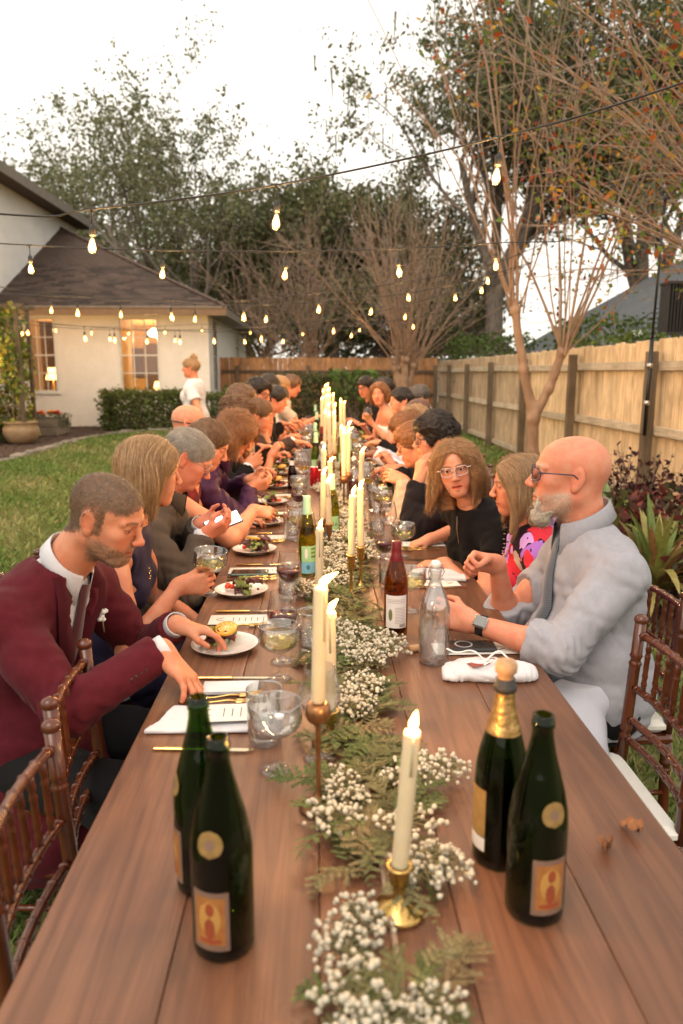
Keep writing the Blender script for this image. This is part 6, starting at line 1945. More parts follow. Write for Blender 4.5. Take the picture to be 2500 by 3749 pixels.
BG = [(0, .004), (.030, .0), (.0365, .003), (.0375, .012), (.0375, .165), (.0355, .185), (.0290, .212), (.0200, .240), (.0155, .258), (.0145, .275), (.0150, .298), (.0142, .300)]
HK = [(0, .004), (.030, .0), (.0355, .003), (.0365, .012), (.0365, .135), (.0345, .165), (.0270, .215), (.0190, .255), (.0150, .285), (.0140, .305), (.0146, .325), (.0138, .327)]
GREENG = glassmat('green_bottle_glass', (.27, .40, .07), thin=.025, edge=.4); AMBER = glassmat('amber_bottle_glass', (.72, .47, .15), thin=.025, edge=.4); OLIVE = glassmat('olive_bottle_glass', (.72, .71, .28), thin=.025, edge=.4)
DARKF = pmat('dark_filling', (.006, .008, .003), rough=.08)  # dark filling added inside champagne bottles so the lower glass looks black
GOLDF = pmat('gold_foil', (.62, .40, .17), (.45, .26, .09), (60, 60, 60), rough=.35, metal=.9, bump=.3, bscale=(90, 90, 90)); OCHRE = pmat('ochre_label', (.30, .18, .055), (.21, .12, .035), (60, 60, 60), rough=.6)
LBROWN = pmat('brown_label', (.22, .13, .09), (.17, .10, .07), (30, 30, 30), rough=.6); LORANGE = pmat('orange_label', (.36, .15, .035), (.28, .09, .025), (50, 50, 50), rough=.6); LRED = pmat('red_print', (.30, .06, .02), (.22, .05, .02), (60, 60, 60), rough=.6)
def champ(kind, front=True, a0=-PI / 2, medal=True):
    o = bottle(kind, CH, GREENG, liquid=(DARKF, .045 if kind != 'champagne_gold' else .16), name='champagne_bottle')  # liquid here is the added dark filling, not real wine
    if front:
        w1 = wrap(o, CH, 'label', LBROWN, .022, .112, .62, a0=a0); wrap(o, CH, 'label_panel', LORANGE, .031, .104, .50, a0=a0, off=.0013)
        for k, (da, z, ra, rz_, m_) in enumerate(((.0, .072, .36, .027, pmat('amber_print', (.46, .24, .06))), (.0, .057, .17, .017, LRED), (.02, .086, .14, .011, LRED), (0, .038, .38, .004, LRED))):
            wrap(o, CH, 'label_print', m_, z - rz_, z + rz_, ra, 'oval', .0018 + .0001 * k, a0 + da, nz=6, na=8)
    if medal:
        wrap(o, CH, 'medallion', OCHRE, .163, .201, .45, 'oval', .0012, a0 + .05, nz=10, na=12)
        wrap(o, CH, 'medallion_crest', LBROWN, .174, .190, .17, 'oval', .0018, a0 + .05)
    return o
champ('champagne_front')
o = champ('champagne_side', True, a0=-PI / 2 - 1.5)
o = champ('champagne_gold', False, medal=False)
wrap(o, CH, 'label', OCHRE, .055, .14, .55, a0=-PI / 2 - 1.35); wrap(o, CH, 'label_panel', PAPER, .03, .054, .55, a0=-PI / 2 - 1.35); wrap(o, CH, 'medallion', OCHRE, .165, .198, .4, 'oval', .0012, -PI / 2 + 1.2)
MB().lathe([(r + .0007, z) for r, z in CH if .225 <= z <= .3012], n=32).build('capsule', GOLDF, o)
MB().lathe([(.0165, .301), (.0185, .303), (.0185, .311), (.016, .3125), (.016, .322), (.013, .323)], n=24).build('wire_collar', BLK, o)
MB().lathe([(.0128, .318), (.0130, .330), (.0175, .334), (.0185, .345), (.0150, .352), (0, .353)], n=20).build('cork', pmat('cork', (.48, .29, .16), (.36, .2, .1), (90, 90, 90), rough=.9), o)
REDC = pmat('red_capsule', (.17, .008, .014), (.13, .006, .01), rough=.35); MINT = pmat('mint_capsule', (.36, .58, .42), (.32, .54, .38), rough=.4); LMINT = pmat('mint_label', (.28, .52, .26), (.25, .47, .24), (30, 30, 30), rough=.6); LBLUE = pmat('blue_label', (.16, .42, .58), (.14, .36, .50), (30, 30, 30), rough=.6); WHL = pmat('white_label', (.66, .62, .60), (.60, .56, .55), rough=.7)
o = bottle('burgundy_bottle', BG, AMBER, foil=(REDC, .239, .3005, .0009), liquid=(pmat('amber_wine', (.10, .045, .008), rough=.1), .075))
wrap(o, BG, 'label', WHL, .030, .135, .95, nz=8, na=20)
for k in range(14): wrap(o, BG, 'label_line', pmat('grey_print', (.30, .25, .25)), .121 - .0048 * k - (.012 if k > 2 else 0), .1222 - .0048 * k - (.012 if k > 2 else 0), .75 if k < 3 else .42, off=.0013, a0=-PI / 2 + (0 if k < 3 else .32), nz=1)
wrap(o, BG, 'label_map', pmat('olive_print', (.16, .17, .05)), .052, .092, .17, 'oval', .0014, -PI / 2 - .48)
for k in range(9): wrap(o, BG, 'barcode', INK, .033, .044, .012 + .006 * (k % 2), off=.0014, a0=-PI / 2 + .30 + .06 * k, nz=1, na=1)
def hock(kind, front):
    o = bottle(kind, HK, OLIVE, foil=(MINT, .254, .3275, .0009), liquid=(pmat('green_wine', (.06, .06, .01), rough=.1), .10))
    wrap(o, HK, 'label', LMINT, .062, .128, 1.0, na=18); wrap(o, HK, 'label_band', LBLUE, .015, .0615, 1.0, na=18)
    if front: text_on(o, 'VERA', HK, .088, -PI / 2 - .05, .026, INK)
    else:
        wrap(o, HK, 'label_map', WHL, .074, .120, .16, 'oval', .0015, -PI / 2 - .45)
        for k in range(3): wrap(o, HK, 'label_print', pmat('moss_print', (.12, .2, .06)), .112 - .016 * k, .121 - .016 * k, .30, off=.0015, a0=-PI / 2 + .38, nz=1)
        wrap(o, HK, 'label_emblem', pmat('teal_print', (.05, .17, .27)), .030, .052, .20, 'oval', .0015, -PI / 2 - .25)
hock('hock_front', True); hock('hock_back', False)
SW = [(0, .006), (.030, .0), (.0415, .003), (.0435, .012), (.0435, .150), (.0420, .168), (.0340, .195), (.0220, .220), (.0165, .238), (.0158, .262), (.0185, .266), (.0185, .276), (.0165, .279)]
def swing(kind, m, liq):
    o = bottle(kind, SW, m, liquid=liq, name='water_bottle')
    MB().lathe([(.012, .278), (.0145, .282), (.0145, .292), (.009, .298), (0, .299)], n=16).build('stopper', CERAM, o)
    mb = MB()
    for s in (-1, 1): mb.tube([(s * .0195, 0, .248), (s * .026, -.004, .262), (s * .022, 0, .284), (s * .010, 0, .291)], .0013, 6)
    mb.tube([(-.0195, 0, .248), (-.014, -.0165, .247), (0, -.0195, .246), (.014, -.0165, .247), (.0195, 0, .248)], .0013, 6); mb.build('wire_bail', pmat('steel_wire', (.55, .53, .5), metal=1, rough=.3), o)
swing('swing_clear', GL2, None); swing('swing_dark', GL2, (pmat('purple_juice', (.10, .02, .05), rough=.1), .16))
BEER = [(0, .003), (.028, 0), (.0305, .004), (.0305, .11), (.028, .13), (.0165, .165), (.0135, .18), (.0130, .205), (.0138, .2055), (.0138, .212), (.012, .2125)]
o = bottle('beer', BEER, glassmat('beer_glass', (.30, .09, .01), thin=.04), liquid=(pmat('beer_liquid', (.10, .03, .006), rough=.1), .10), name='beer_bottle'); wrap(o, BEER, 'neck_label', WHL, .165, .196, 3.1, na=24)
o = proto('can', 'drink_can'); MB().lathe([(0, .002), (.024, .001), (.0285, .008), (.0285, .128), (.026, .136)], n=28).build('body', pmat('red_can', (.50, .012, .02), (.42, .01, .015), rough=.3, metal=.4), o); MB().lathe([(.026, .136), (.0265, .139), (.0245, .137), (0, .136)], n=28).build('lid', pmat('aluminium', (.7, .7, .7), metal=1, rough=.3), o)
# cutlery lies along +X, handle at -X
o = proto('knife'); MB().bbox((-.055, 0, .004), (.115, .011, .007), .002).build('handle', GOLD, o)
mb = MB(); mb.prism([(.0, -.007, .003), (.09, -.008, .003), (.108, -.002, .003), (.105, .005, .003), (0, .005, .003)], (0, 0, .0018)); mb.build('blade', pmat('blade_steel', (.75, .62, .42), metal=1, rough=.15), o)
o = proto('fork'); mb = MB(); mb.tube([(-.10, 0, .004), (-.02, 0, .004), (.02, 0, .009), (.045, 0, .007)], [.0038, .003, .0035, .004], 8, squash=.6); mb.build('handle', GOLD, o)
mb = MB(); mb.bbox((.052, 0, .007), (.020, .022, .003), .001)
for k in range(4): mb.tube([(.058, -.0092 + .0061 * k, .007), (.080, -.0092 + .0061 * k, .008), (.100, -.0080 + .0053 * k, .014)], [.0019, .0017, .0009], 6)
mb.build('tines', GOLD, o)
# plate and salad
o = proto('plate'); MB().lathe([(0, .003), (.055, .003), (.058, .0), (.064, .0), (.066, .005), (.088, .013), (.100, .0185), (.1012, .0200), (.0995, .0205), (.086, .0160), (.066, .009), (.060, .0068), (0, .0062)], n=48).build('dish', CERAM, o); MB().lathe([(.0995, .0207), (.1013, .0203), (.1010, .0195)], n=48).build('rim_line', pmat('rim_brown', (.16, .09, .05), rough=.3), o)
RADI = pmat('radicchio', (.10, .018, .035), (.20, .10, .09), (40, 40, 40), rough=.5, transl=.2); LETT = pmat('lettuce', (.17, .24, .05), (.30, .34, .13), (40, 40, 40), rough=.5, transl=.25); ORNG = pmat('orange_flesh', (.78, .33, .035), (.85, .45, .09), (90, 90, 20), rough=.25, sss=.1); PITH = pmat('orange_rind', (.80, .42, .05), rough=.4); TOMA = pmat('tomato', (.58, .035, .012), (.65, .09, .02), (30, 30, 30), rough=.15)
def crinkle(mb, c, L, wd, yaw, tilt, seed):
    r = random.Random(seed); mb.smooth = True; ids = []; M = Matrix.Rotation(yaw, 3, 'Z') @ Matrix.Rotation(tilt, 3, 'Y')
    for i in range(7):
        row = []; t = i / 6; w_ = wd * (math.sin(PI * (.1 + .85 * t)) ** .7)
        for j in range(7):
            u = -1 + j / 3; z = .006 * math.sin(i * 2.1 + j * 1.7 + seed) + .012 * u * u + .010 * math.sin(u * 7 + seed) * abs(u) - .02 * t * t
            row.append(len(mb.v)); mb.v.append(tuple(M @ Vector((L * t, u * w_, z)) + Vector(c)))
        ids.append(row)
    for a, b in zip(ids, ids[1:]):
        for j in range(6): mb.face([a[j], a[j + 1], b[j + 1], b[j]])
for v in range(3):
    o = proto('salad%d' % v, 'salad'); r = random.Random(60 + v)
    for k in range(9):
        mb = MB(); crinkle(mb, (r.uniform(-.03, .02), r.uniform(-.03, .03), .012 + .004 * k), r.uniform(.04, .07), r.uniform(.015, .026), r.uniform(0, 6.28), r.uniform(-.6, .1), k + 9 * v); mb.build('salad_leaf', RADI if k % 2 == (v % 2) else LETT, o)
    M_ = Matrix.Rotation(.25, 3, 'X') @ Matrix.Rotation(-.15, 3, 'Y')
    if v != 1:
        mb = MB(); mb.lathe([(0, -.005), (.030, -.005), (.031, 0), (.030, .005), (0, .0055)], (.005, -.004, .062), 24, M_); og = mb.build('orange_slice', ORNG, o)
        mb = MB(); mb.lathe([(.0300, -.0052), (.0325, -.0045), (.0325, .0045), (.0300, .0052)], (.005, -.004, .062), 24, M_); mb.build('rind', PITH, og)
        mb = MB()
        for k in range(5): mb.box(tuple(M_ @ Vector((0, 0, .0058)) + Vector((.005, -.004, .062))), (.054, .0012, .0006), M_ @ Matrix.Rotation(k * PI / 5, 3, 'Z'))
        mb.build('membrane', pmat('membrane', (.9, .7, .4)), og)
    for k in range(4 if v else 1):
        mb = MB(); mb.lathe([(0, -.010), (.008, -.007), (.011, 0), (.008, .008), (0, .010)], (r.uniform(.0, .055), r.uniform(-.04, .04), .022), 12); mb.build('tomato_piece', TOMA, o)
    mb = MB(); mb.lathe([(0, -.006), (.006, 0), (0, .006)], (-.062, .012, .016), 10); mb.build('grape', pmat('grape', (.06, .01, .015), rough=.2), o)
def menu(label, x, y, rz=0, L=.22, w_=.095, z=None):
    o = empty('menu_card', (x, y, (TZ(y) + .0035) if z is None else z), rz); tag(o, label, 'menu card', 'printed menu cards')
    MB().bbox((0, 0, 0), (L, w_, .0012), .0004).build('card', PAPER, o)
    mb = MB(); r = random.Random(int(y * 1000))
    for k in range(7): mb.box((-.03 + .020 * k, 0, .0009), (.0022, w_ * r.uniform(.3, .6), .0003))
    mb.box((-.075, .01, .0009), (.03, .004, .0003), Matrix.Rotation(.6, 3, 'Z')); mb.box((-.072, -.01, .0009), (.026, .003, .0003), Matrix.Rotation(-.4, 3, 'Z'))
    tag(mb.build('print', INK, o), kind='stuff'); return o
def napkin(label, pts, y, folds=4, seed=1, th=.012, name='napkin'):
    """Soft folded cloth over an outline given on the table plane."""
    P = np.array(pts); lo, hi = P.min(0) - .03, P.max(0) + .03; z0 = TZ(y); c0 = P.mean(0)
    f = Field((lo[0], lo[1], z0 - .02), (hi[0], hi[1], z0 + .08), .004)
    n = len(P); X, Y, Z = f.grid(); d = np.full(np.broadcast(X, Y, Z).shape, -1.0, np.float32)
    d2 = np.full((f.n[0], f.n[1]), -9.0, np.float32)
    for i in range(n):
        a, b = P[i], P[(i + 1) % n]; e = b - a; nn = np.array((e[1], -e[0])) / np.linalg.norm(e); d2 = np.maximum(d2, (X[:, :, 0] - a[0]) * nn[0] + (Y[:, :, 0] - a[1]) * nn[1])
    r = np.random.RandomState(seed); wav = 0
    for k in range(folds):
        an = r.uniform(0, 3.14); wav = wav + np.abs(np.sin((X[:, :, 0] * math.cos(an) + Y[:, :, 0] * math.sin(an)) * r.uniform(18, 45) + r.uniform(0, 6)))
    top = z0 + .004 + th * (wav / folds)
    F = np.maximum(np.maximum(d2[:, :, None], Z - top[:, :, None]), (z0 + .0015) - Z)
    f.F = F.astype(np.float32); V, Q = f.nets(); V = smooth_verts(V, Q, 2)
    o = inst(name, fast_mesh(name, V - np.array((c0[0], c0[1], z0)), Q, True, None, [NAPK]), None, (c0[0], c0[1], z0)); return tag(o, label, 'napkin', 'white napkins')
def phone(label, x, y, rz, case, screen, z=None, rot=None):
    o = empty('phone', (x, y, TZ(y) + .001 if z is None else z)); o.rotation_euler = rot or (0, 0, rz); tag(o, label, 'phone')
    MB().bbox((0, 0, .005), (.152, .076, .010), .0045).build('case', case, o); MB().bbox((0, 0, .0104), (.142, .067, .0008), .0003).build('screen', screen, o)
    return o

# place settings: description of the guest, plate y, what lies there
SETL = [('the man in the burgundy jacket', 2.11), ('the woman in the navy dress', 2.68), ('the man holding a phone', 3.30), ('the woman lifting a fork', 3.88), ('the long haired guest in purple', 4.45), ('the curly haired man in black', 5.02),
        ('the woman in the sage dress', 5.6), ('the man with glasses and faded hair', 6.2), ('the woman with the dark bun', 6.8), ('the dark haired man far along the left side', 7.4), ('the blond guest far along the left side', 8.0), ('the last guest on the left side', 8.6)]
SETR = [('the bald man in the grey shirt', 2.36), ('the woman in the floral dress', 2.92), ('the woman in clear framed glasses', 3.5), ('the dark haired man resting his chin', 4.15), ('the boy in beige', 4.7), ('the long haired boy', 5.25), ('the guest behind the long haired boy', 5.8), ('the bald guest in the white shirt', 6.4), ('the dark haired woman in blue', 7.0), ('the bride', 7.8), ('the guest beside the bride', 8.3), ('the man in the dark suit', 8.9)]
for i, (who, y) in enumerate(SETL):
    far = i > 4
    px_ = -.295 + rnd.uniform(-.008, .008)
    place('plate', 'white plate with salad before ' + who, px_, y, rnd.uniform(0, 6), 'plate', 'salad plates')
    place('salad%d' % (i % 3 if i else 0), 'green and red leaf salad served to ' + who, px_, y, [.3, 2.2, 1.2][i % 3] + i, 'salad', 'salads', z=TZ(y) + .003)
    place('knife', 'gold knife laid beside the plate of ' + who, -.245 + rnd.uniform(-.01, .01), y - .225, rnd.uniform(-.04, .04), 'knife', 'gold knives')
    place('fork', 'gold fork laid beside the plate of ' + who, -.275, y + .20 + rnd.uniform(-.01, .01), rnd.uniform(-.06, .06), 'fork', 'gold forks')
    if i not in (0, 3): place('fork', 'second gold fork beside the plate of ' + who, -.27, y + .165, rnd.uniform(.0, .12), 'fork', 'gold forks')
    if i > 0: menu('white menu card beside the plate of ' + who, -.27 + rnd.uniform(-.01, .01), y - .31, rnd.uniform(-.03, .03))
    if i > 2:
        place('tumbler', 'ribbed water glass set for ' + who, -.115 + rnd.uniform(-.015, .02), y - .10, rnd.uniform(0, 1), 'glass', 'ribbed tumblers')
        place(['coupe_wine', 'wineglass_white', 'coupe_water', 'wineglass_red'][i % 4], 'stemmed drinking glass set for ' + who, -.12 + rnd.uniform(-.03, .03), y + .09, 0, 'glass', 'stemmed glasses')
for i, (who, y) in enumerate(SETR):
    if i > 2:
        place('plate', 'white plate with salad before ' + who, .475, y, rnd.uniform(0, 6), 'plate', 'salad plates'); place('salad%d' % (i % 3), 'leaf salad served to ' + who, .475, y, i * 1.3, 'salad', 'salads', z=TZ(y) + .003)
    place('knife', 'gold knife laid beside the place of ' + who, .47, y + .22 if i else y - .10, PI + rnd.uniform(-.04, .04), 'knife', 'gold knives')
    if i: place('fork', 'gold fork laid beside the place of ' + who, .46, y - .20, PI + rnd.uniform(-.06, .06), 'fork', 'gold forks')
    if i > 1: place('fork', 'second gold fork beside the place of ' + who, .46, y - .165, PI + rnd.uniform(-.08, .08), 'fork', 'gold forks')
    if i > 1: menu('white menu card beside the place of ' + who, .48, y - .08 if i == 2 else y + .30, PI + rnd.uniform(-.04, .04))
    if i > 2:
        place('tumbler', 'ribbed water glass set for ' + who, .335 + rnd.uniform(-.02, .02), y + .05, rnd.uniform(0, 1), 'glass', 'ribbed tumblers')
        place(['coupe_wine', 'wineglass_white', 'coupe_water', 'wineglass_red'][(i + 1) % 4], 'stemmed drinking glass set for ' + who, .33 + rnd.uniform(-.03, .03), y - .12, 0, 'glass', 'stemmed glasses')
# the near things, one by one
place('champagne_front', 'nearest dark green champagne bottle with orange label, front of the left pair', -.142, .945, -.30, 'bottle', 'champagne bottles')
place('champagne_side', 'open green champagne bottle directly behind the nearest left one', -.190, 1.075, .2, 'bottle', 'champagne bottles')
p_ = PROTO['champagne_front']; place('champagne_front', 'dark green champagne bottle with orange label, front of the right pair', .325, 1.0, .22, 'bottle', 'champagne bottles')
place('champagne_gold', 'champagne bottle with gold foil neck and cork behind its right neighbour', .300, 1.125, 0, 'bottle', 'champagne bottles')
place('burgundy_bottle', 'amber wine bottle with red capsule and white label', .236, 2.227, -.06, 'bottle', 'wine bottles')
place('swing_clear', 'clear empty swing top water bottle beside the amber wine bottle', .321, 1.99, .4, 'bottle', 'swing top bottles')
place('hock_back', 'slim green wine bottle with mint cap beside the left wine glass', -.053, 2.93, .35, 'bottle', 'wine bottles')
place('hock_front', 'slim green wine bottle lettered VERA among the flowers', .057, 3.50, .0, 'bottle', 'wine bottles')
far_b = [('hock_back', -.03, 5.5, 'mint capped wine bottle beside the red can'), ('swing_dark', .02, 5.15, 'swing top bottle of dark juice beside the red can'), ('hock_back', -.04, 6.35, 'mint capped wine bottle halfway along the left row'), ('burgundy_bottle', .02, 6.3, 'red capsuled wine bottle halfway along the left row'),
         ('hock_back', -.03, 7.6, 'mint capped wine bottle far along the table'), ('swing_dark', .20, 4.35, 'swing top bottle of dark juice between the right candles'), ('burgundy_bottle', .165, 4.75, 'red capsuled wine bottle behind the right candles'), ('hock_back', .20, 5.0, 'mint capped wine bottle behind the right candles'),
         ('burgundy_bottle', .13, 7.2, 'red capsuled wine bottle among the far candles'), ('hock_back', .17, 5.9, 'green wine bottle behind a far brass candlestick'), ('hock_front', -.05, 8.8, 'mint capped wine bottle nearest the table end')]
for (k, x, y, l) in far_b: place(k, l, x, y, rnd.uniform(-.6, .6), 'bottle', 'bottles along the table')
place('beer', 'brown beer bottle with pale neck label near the purple shirted guest', -.188, 4.95, 0, 'bottle')
place('can', 'red drink can standing beside the swing top bottle', .015, 4.9, 0, 'can', 'red cans'); place('can', 'red drink can half hidden behind a wine glass', -.04, 5.05, 0, 'can', 'red cans')
place('coupe_water', 'cut glass coupe nearest the camera beside the tall brass candlestick', -.095, 1.417, 0, 'glass', 'stemmed glasses')
place('tumbler', 'ribbed water glass behind the nearest coupe', -.125, 1.535, 0, 'glass', 'ribbed tumblers')
place('wineglass_empty', 'empty wine glass behind the tall brass candlestick', -.003, 1.46, 0, 'glass', 'stemmed glasses')
place('wineglass_red', 'glass of red wine behind the coupe of pale wine', -.108, 2.005, 0, 'glass', 'stemmed glasses')
place('coupe_wine', 'coupe of pale sparkling wine beside the first salad plate', -.112, 1.885, 0, 'glass', 'stemmed glasses')
place('tumbler', 'ribbed water glass half hidden by the tallest near candle', -.028, 2.07, 0, 'glass', 'ribbed tumblers')
place('wineglass_red', 'glass of red wine between the second plate and the mint capped bottle', -.108, 2.48, 0, 'glass', 'stemmed glasses')
place('tumbler', 'ribbed water glass behind the second glass of red wine', -.115, 2.60, 0, 'glass', 'ribbed tumblers')
place('tumbler', 'ribbed water glass right of the third plate', -.14, 3.55, 0, 'glass', 'ribbed tumblers'); place('coupe_wine', 'coupe of pale wine beside the mint capped bottle', -.105, 3.50, 0, 'glass', 'stemmed glasses')
place('wineglass_red', 'glass of red wine behind the mint capped bottle', -.06, 3.2, 0, 'glass', 'stemmed glasses')
place('wineglass_empty', 'empty wine glass beside the ribbed tumbler on the right row', .318, 3.42, 0, 'glass', 'stemmed glasses'); place('tumbler', 'tall ribbed water glass beside the paired white candles', .285, 3.62, 0, 'glass', 'ribbed tumblers')
place('coupe_wine', 'coupe of pale wine before the woman in clear framed glasses', .365, 3.2, 0, 'glass', 'stemmed glasses'); place('wineglass_red', 'glass of red wine behind the amber bottle', .262, 2.90, 0, 'glass', 'stemmed glasses')
place('tumbler', 'ribbed water glass just behind the amber bottle', .262, 2.72, 0, 'glass', 'ribbed tumblers'); place('coupe_wine', 'coupe of pale wine between amber bottle and clear bottle', .308, 2.45, 0, 'glass', 'stemmed glasses')
place('juice_glass', 'round glass of bright red juice by the dark sleeved man', .435, 4.05, 0, 'glass'); 
place('knife', 'gold knife nearest the camera beside the folded napkin', -.255, 1.50, -.06, 'knife', 'gold knives')
place('fork', 'gold fork under the hand of the man in burgundy', -.25, 1.765, .10, 'fork', 'gold forks'); place('fork', 'second gold fork under the hand of the man in burgundy', -.255, 1.735, .0, 'fork', 'gold forks')
napkin('folded white napkin nearest the camera beside the gold knife', [(-.405, 1.575), (-.125, 1.575), (-.135, 1.70), (-.36, 1.705)], 1.6, 3, 2, .012)
menu('menu card lying on the nearest folded napkin', -.20, 1.645, .05, .16, .09, z=.7805)
napkin('white napkin heaped over a menu before the woman in the floral dress', [(.345, 2.86), (.575, 2.80), (.585, 2.93), (.38, 2.97)], 2.9, 4, 5, .020)
menu('menu card half under the napkin of the floral dress woman', .43, 2.78, PI + .1)
menu('menu card under the black phone of the bald man', .465, 2.085, PI + .03, .26)
SCRB = pmat('dark_screen', (.02, .02, .022), (.05, .045, .04), (20, 20, 20), rough=.08, coat=.5); SCRW = pmat('pale_screen', (.62, .64, .66), rough=.1)
phone('silver phone lying by the hand of the man in burgundy', -.235, 1.815, .02, pmat('grey_case', (.18, .18, .2), rough=.3), SCRW)
phone('green cased phone lying between two menu cards', -.29, 2.95, .0, pmat('green_case', (.10, .16, .13), rough=.5), SCRB)
o = phone('black phone lying face down on the bald man menu card', .445, 2.085, -.02, pmat('black_case', (.02, .02, .02), rough=.35), SCRB, z=.7655)
MB().lathe([(.022, .0113), (.027, .0113), (.027, .0118), (.022, .0118)], (-.02, 0, 0), 28).build('magnet_ring', pmat('grey_ring', (.35, .35, .36)), o)
for (x, y, rz, l) in ((.279, 2.07, .3, 'wine cork lying beside the clear swing top bottle'), (-.045, 1.99, 1.2, 'wine cork standing by the ribbed water glass')):
    o = MB().lathe([(0, -.021), (.0105, -.021), (.011, -.018), (.011, .018), (.0105, .021), (0, .021)], n=16).build('wine_cork', pmat('cork', (.48, .29, .16)), None, (x, y, TZ(y) + .0115), (0, PI / 2, rz)); tag(o, l, 'cork')
def soft(P, n=3):
    """Corner cutting."""
    P = [Vector(p) for p in P]
    for _ in range(n):
        Q = [P[0]]
        for a, b in zip(P, P[1:]): Q += [a.lerp(b, .25), a.lerp(b, .75)]
        P = Q + [P[-1]]
    return P
# wrapped gift with ribbon and cards
gf = empty('wrapped_gift', (.455, 1.885, .7605)); gf.rotation_euler = (0, 0, -.08); tag(gf, 'white cloth wrapped gift tied with ribbon and red tags', 'gift')
f = Field((-.13, -.075, -.01), (.13, .075, .06), .0035)
for x in (-.06, 0, .06): f.ell((x, 0, .017), (.062, .052, .021), None, .03)
f.ell((-.10, -.02, .012), (.03, .035, .014), None, .02); f.ell((.10, .0, .012), (.03, .04, .013), None, .02); f.wrinkle(.0022, 90, 3, ridged=True); f.plane((0, 0, .001), (0, 0, -1), .003)
V, Q = f.nets(); inst('cloth_wrap', fast_mesh('cloth_wrap', V, Q, True, None, [NAPK]), gf)
RIB = pmat('white_ribbon', (.75, .72, .70), rough=.4); mb = MB()
for (P_) in ([(-.01, -.055, .01), (-.01, -.03, .036), (-.01, 0, .043), (-.01, .03, .036), (-.01, .056, .01)], [(-.01, 0, .043), (-.04, .02, .07), (-.085, .03, .052), (-.11, .05, .058)], [(-.01, 0, .043), (.03, .03, .068), (.05, .01, .05), (.07, -.02, .045)], [(-.01, 0, .044), (.01, -.03, .062), (-.02, -.045, .05)]): mb.tube(soft(P_), .004, 6, squash=.35)
mb.build('ribbon', RIB, gf)
for (x, y, rz) in ((-.03, -.02, .5), (.03, .0, -.25)): MB().bbox((x, y, .0435), (.058, .030, .0012), .0004, Matrix.Rotation(rz, 3, 'Z')).build('tag', pmat('red_tag', (.20, .025, .02), (.30, .08, .04), (60, 60, 60), rough=.6), gf)
# dead leaves on the bare boards
for k, (x, y, s, l) in enumerate(((.478, 1.118, .035, 'dry brown leaf on the bare boards beside the right bottle pair'), (.562, 1.165, .04, 'dry brown leaf near the right edge of the table'))):
    mb = MB(); crinkle(mb, (0, 0, .012), s, s * .35, 1.0 + k, -.2, k + 3); o = mb.build('dry_leaf', pmat('dead_leaf', (.20, .08, .03), (.28, .12, .05), (60, 60, 60), rough=.8), None, (x, y, TZ(y) + .004)); tag(o, l, 'leaf', 'dry leaves')

# ------------------------------------------------------------------ candles
WAX = pmat('candle_wax', (.66, .54, .35), (.61, .49, .31), (20, 20, 20), rough=.45, sss=.35, spec=.35)
WAX.node_tree.nodes['Principled BSDF'].inputs['Subsurface Radius'].default_value = (.03, .018, .008)
FLAME = emat('flame', (1.0, .50, .13), 14); FLAME.cycles.emission_sampling = 'NONE'
WOODC = pmat('holder_bronze', (.32, .15, .06), (.24, .11, .045), (30, 30, 30), rough=.3, metal=.75)
def holder(kind, h, flare, mat):
    o = proto(kind, 'candlestick')
    if kind == 'low': pr = [(0, .001), (.040, .001), (.0415, .004), (.036, .010), (.014, .020), (.007, .030), (.010, .040), (.0075, .046), (.015, .052), (.0165, .070), (.021, .078), (.020, .081), (.012, .080), (.012, .072), (0, .072)]
    elif kind == 'round': pr = [(0, .001), (.036, .001), (.037, .004), (.020, .014), (.008, .026), (.005, .040), (.0048, h - .05), (.008, h - .045), (.021, h - .035), (.025, h - .022), (.022, h - .008), (.014, h), (.012, h - .004), (0, h - .006)]
    else: pr = [(0, .001), (.034, .001), (.035, .004), (.018, .014), (.007, .030), (.0055, .045), (.0055, h - .06), (.010, h - .054), (.0135, h - .045), (.0145, h - .012), (.020, h - .004), (.019, h), (.012, h - .001), (0, h - .006)]
    MB().lathe(pr, n=28).build('stand', mat, o); return h
HH = {'low': .078, 'round': .215, 'tall': .17, 'mid': .13}
holder('low', .08, 0, BRASS); holder('round', .215, 0, WOODC); holder('tall', .17, 0, BRASS); holder('mid', .13, 0, WOODC)
DESC = {'low': 'low brass candlestick', 'round': 'bronze candlestick with round cup', 'tall': 'tall slim brass candlestick', 'mid': 'short bronze candlestick'}
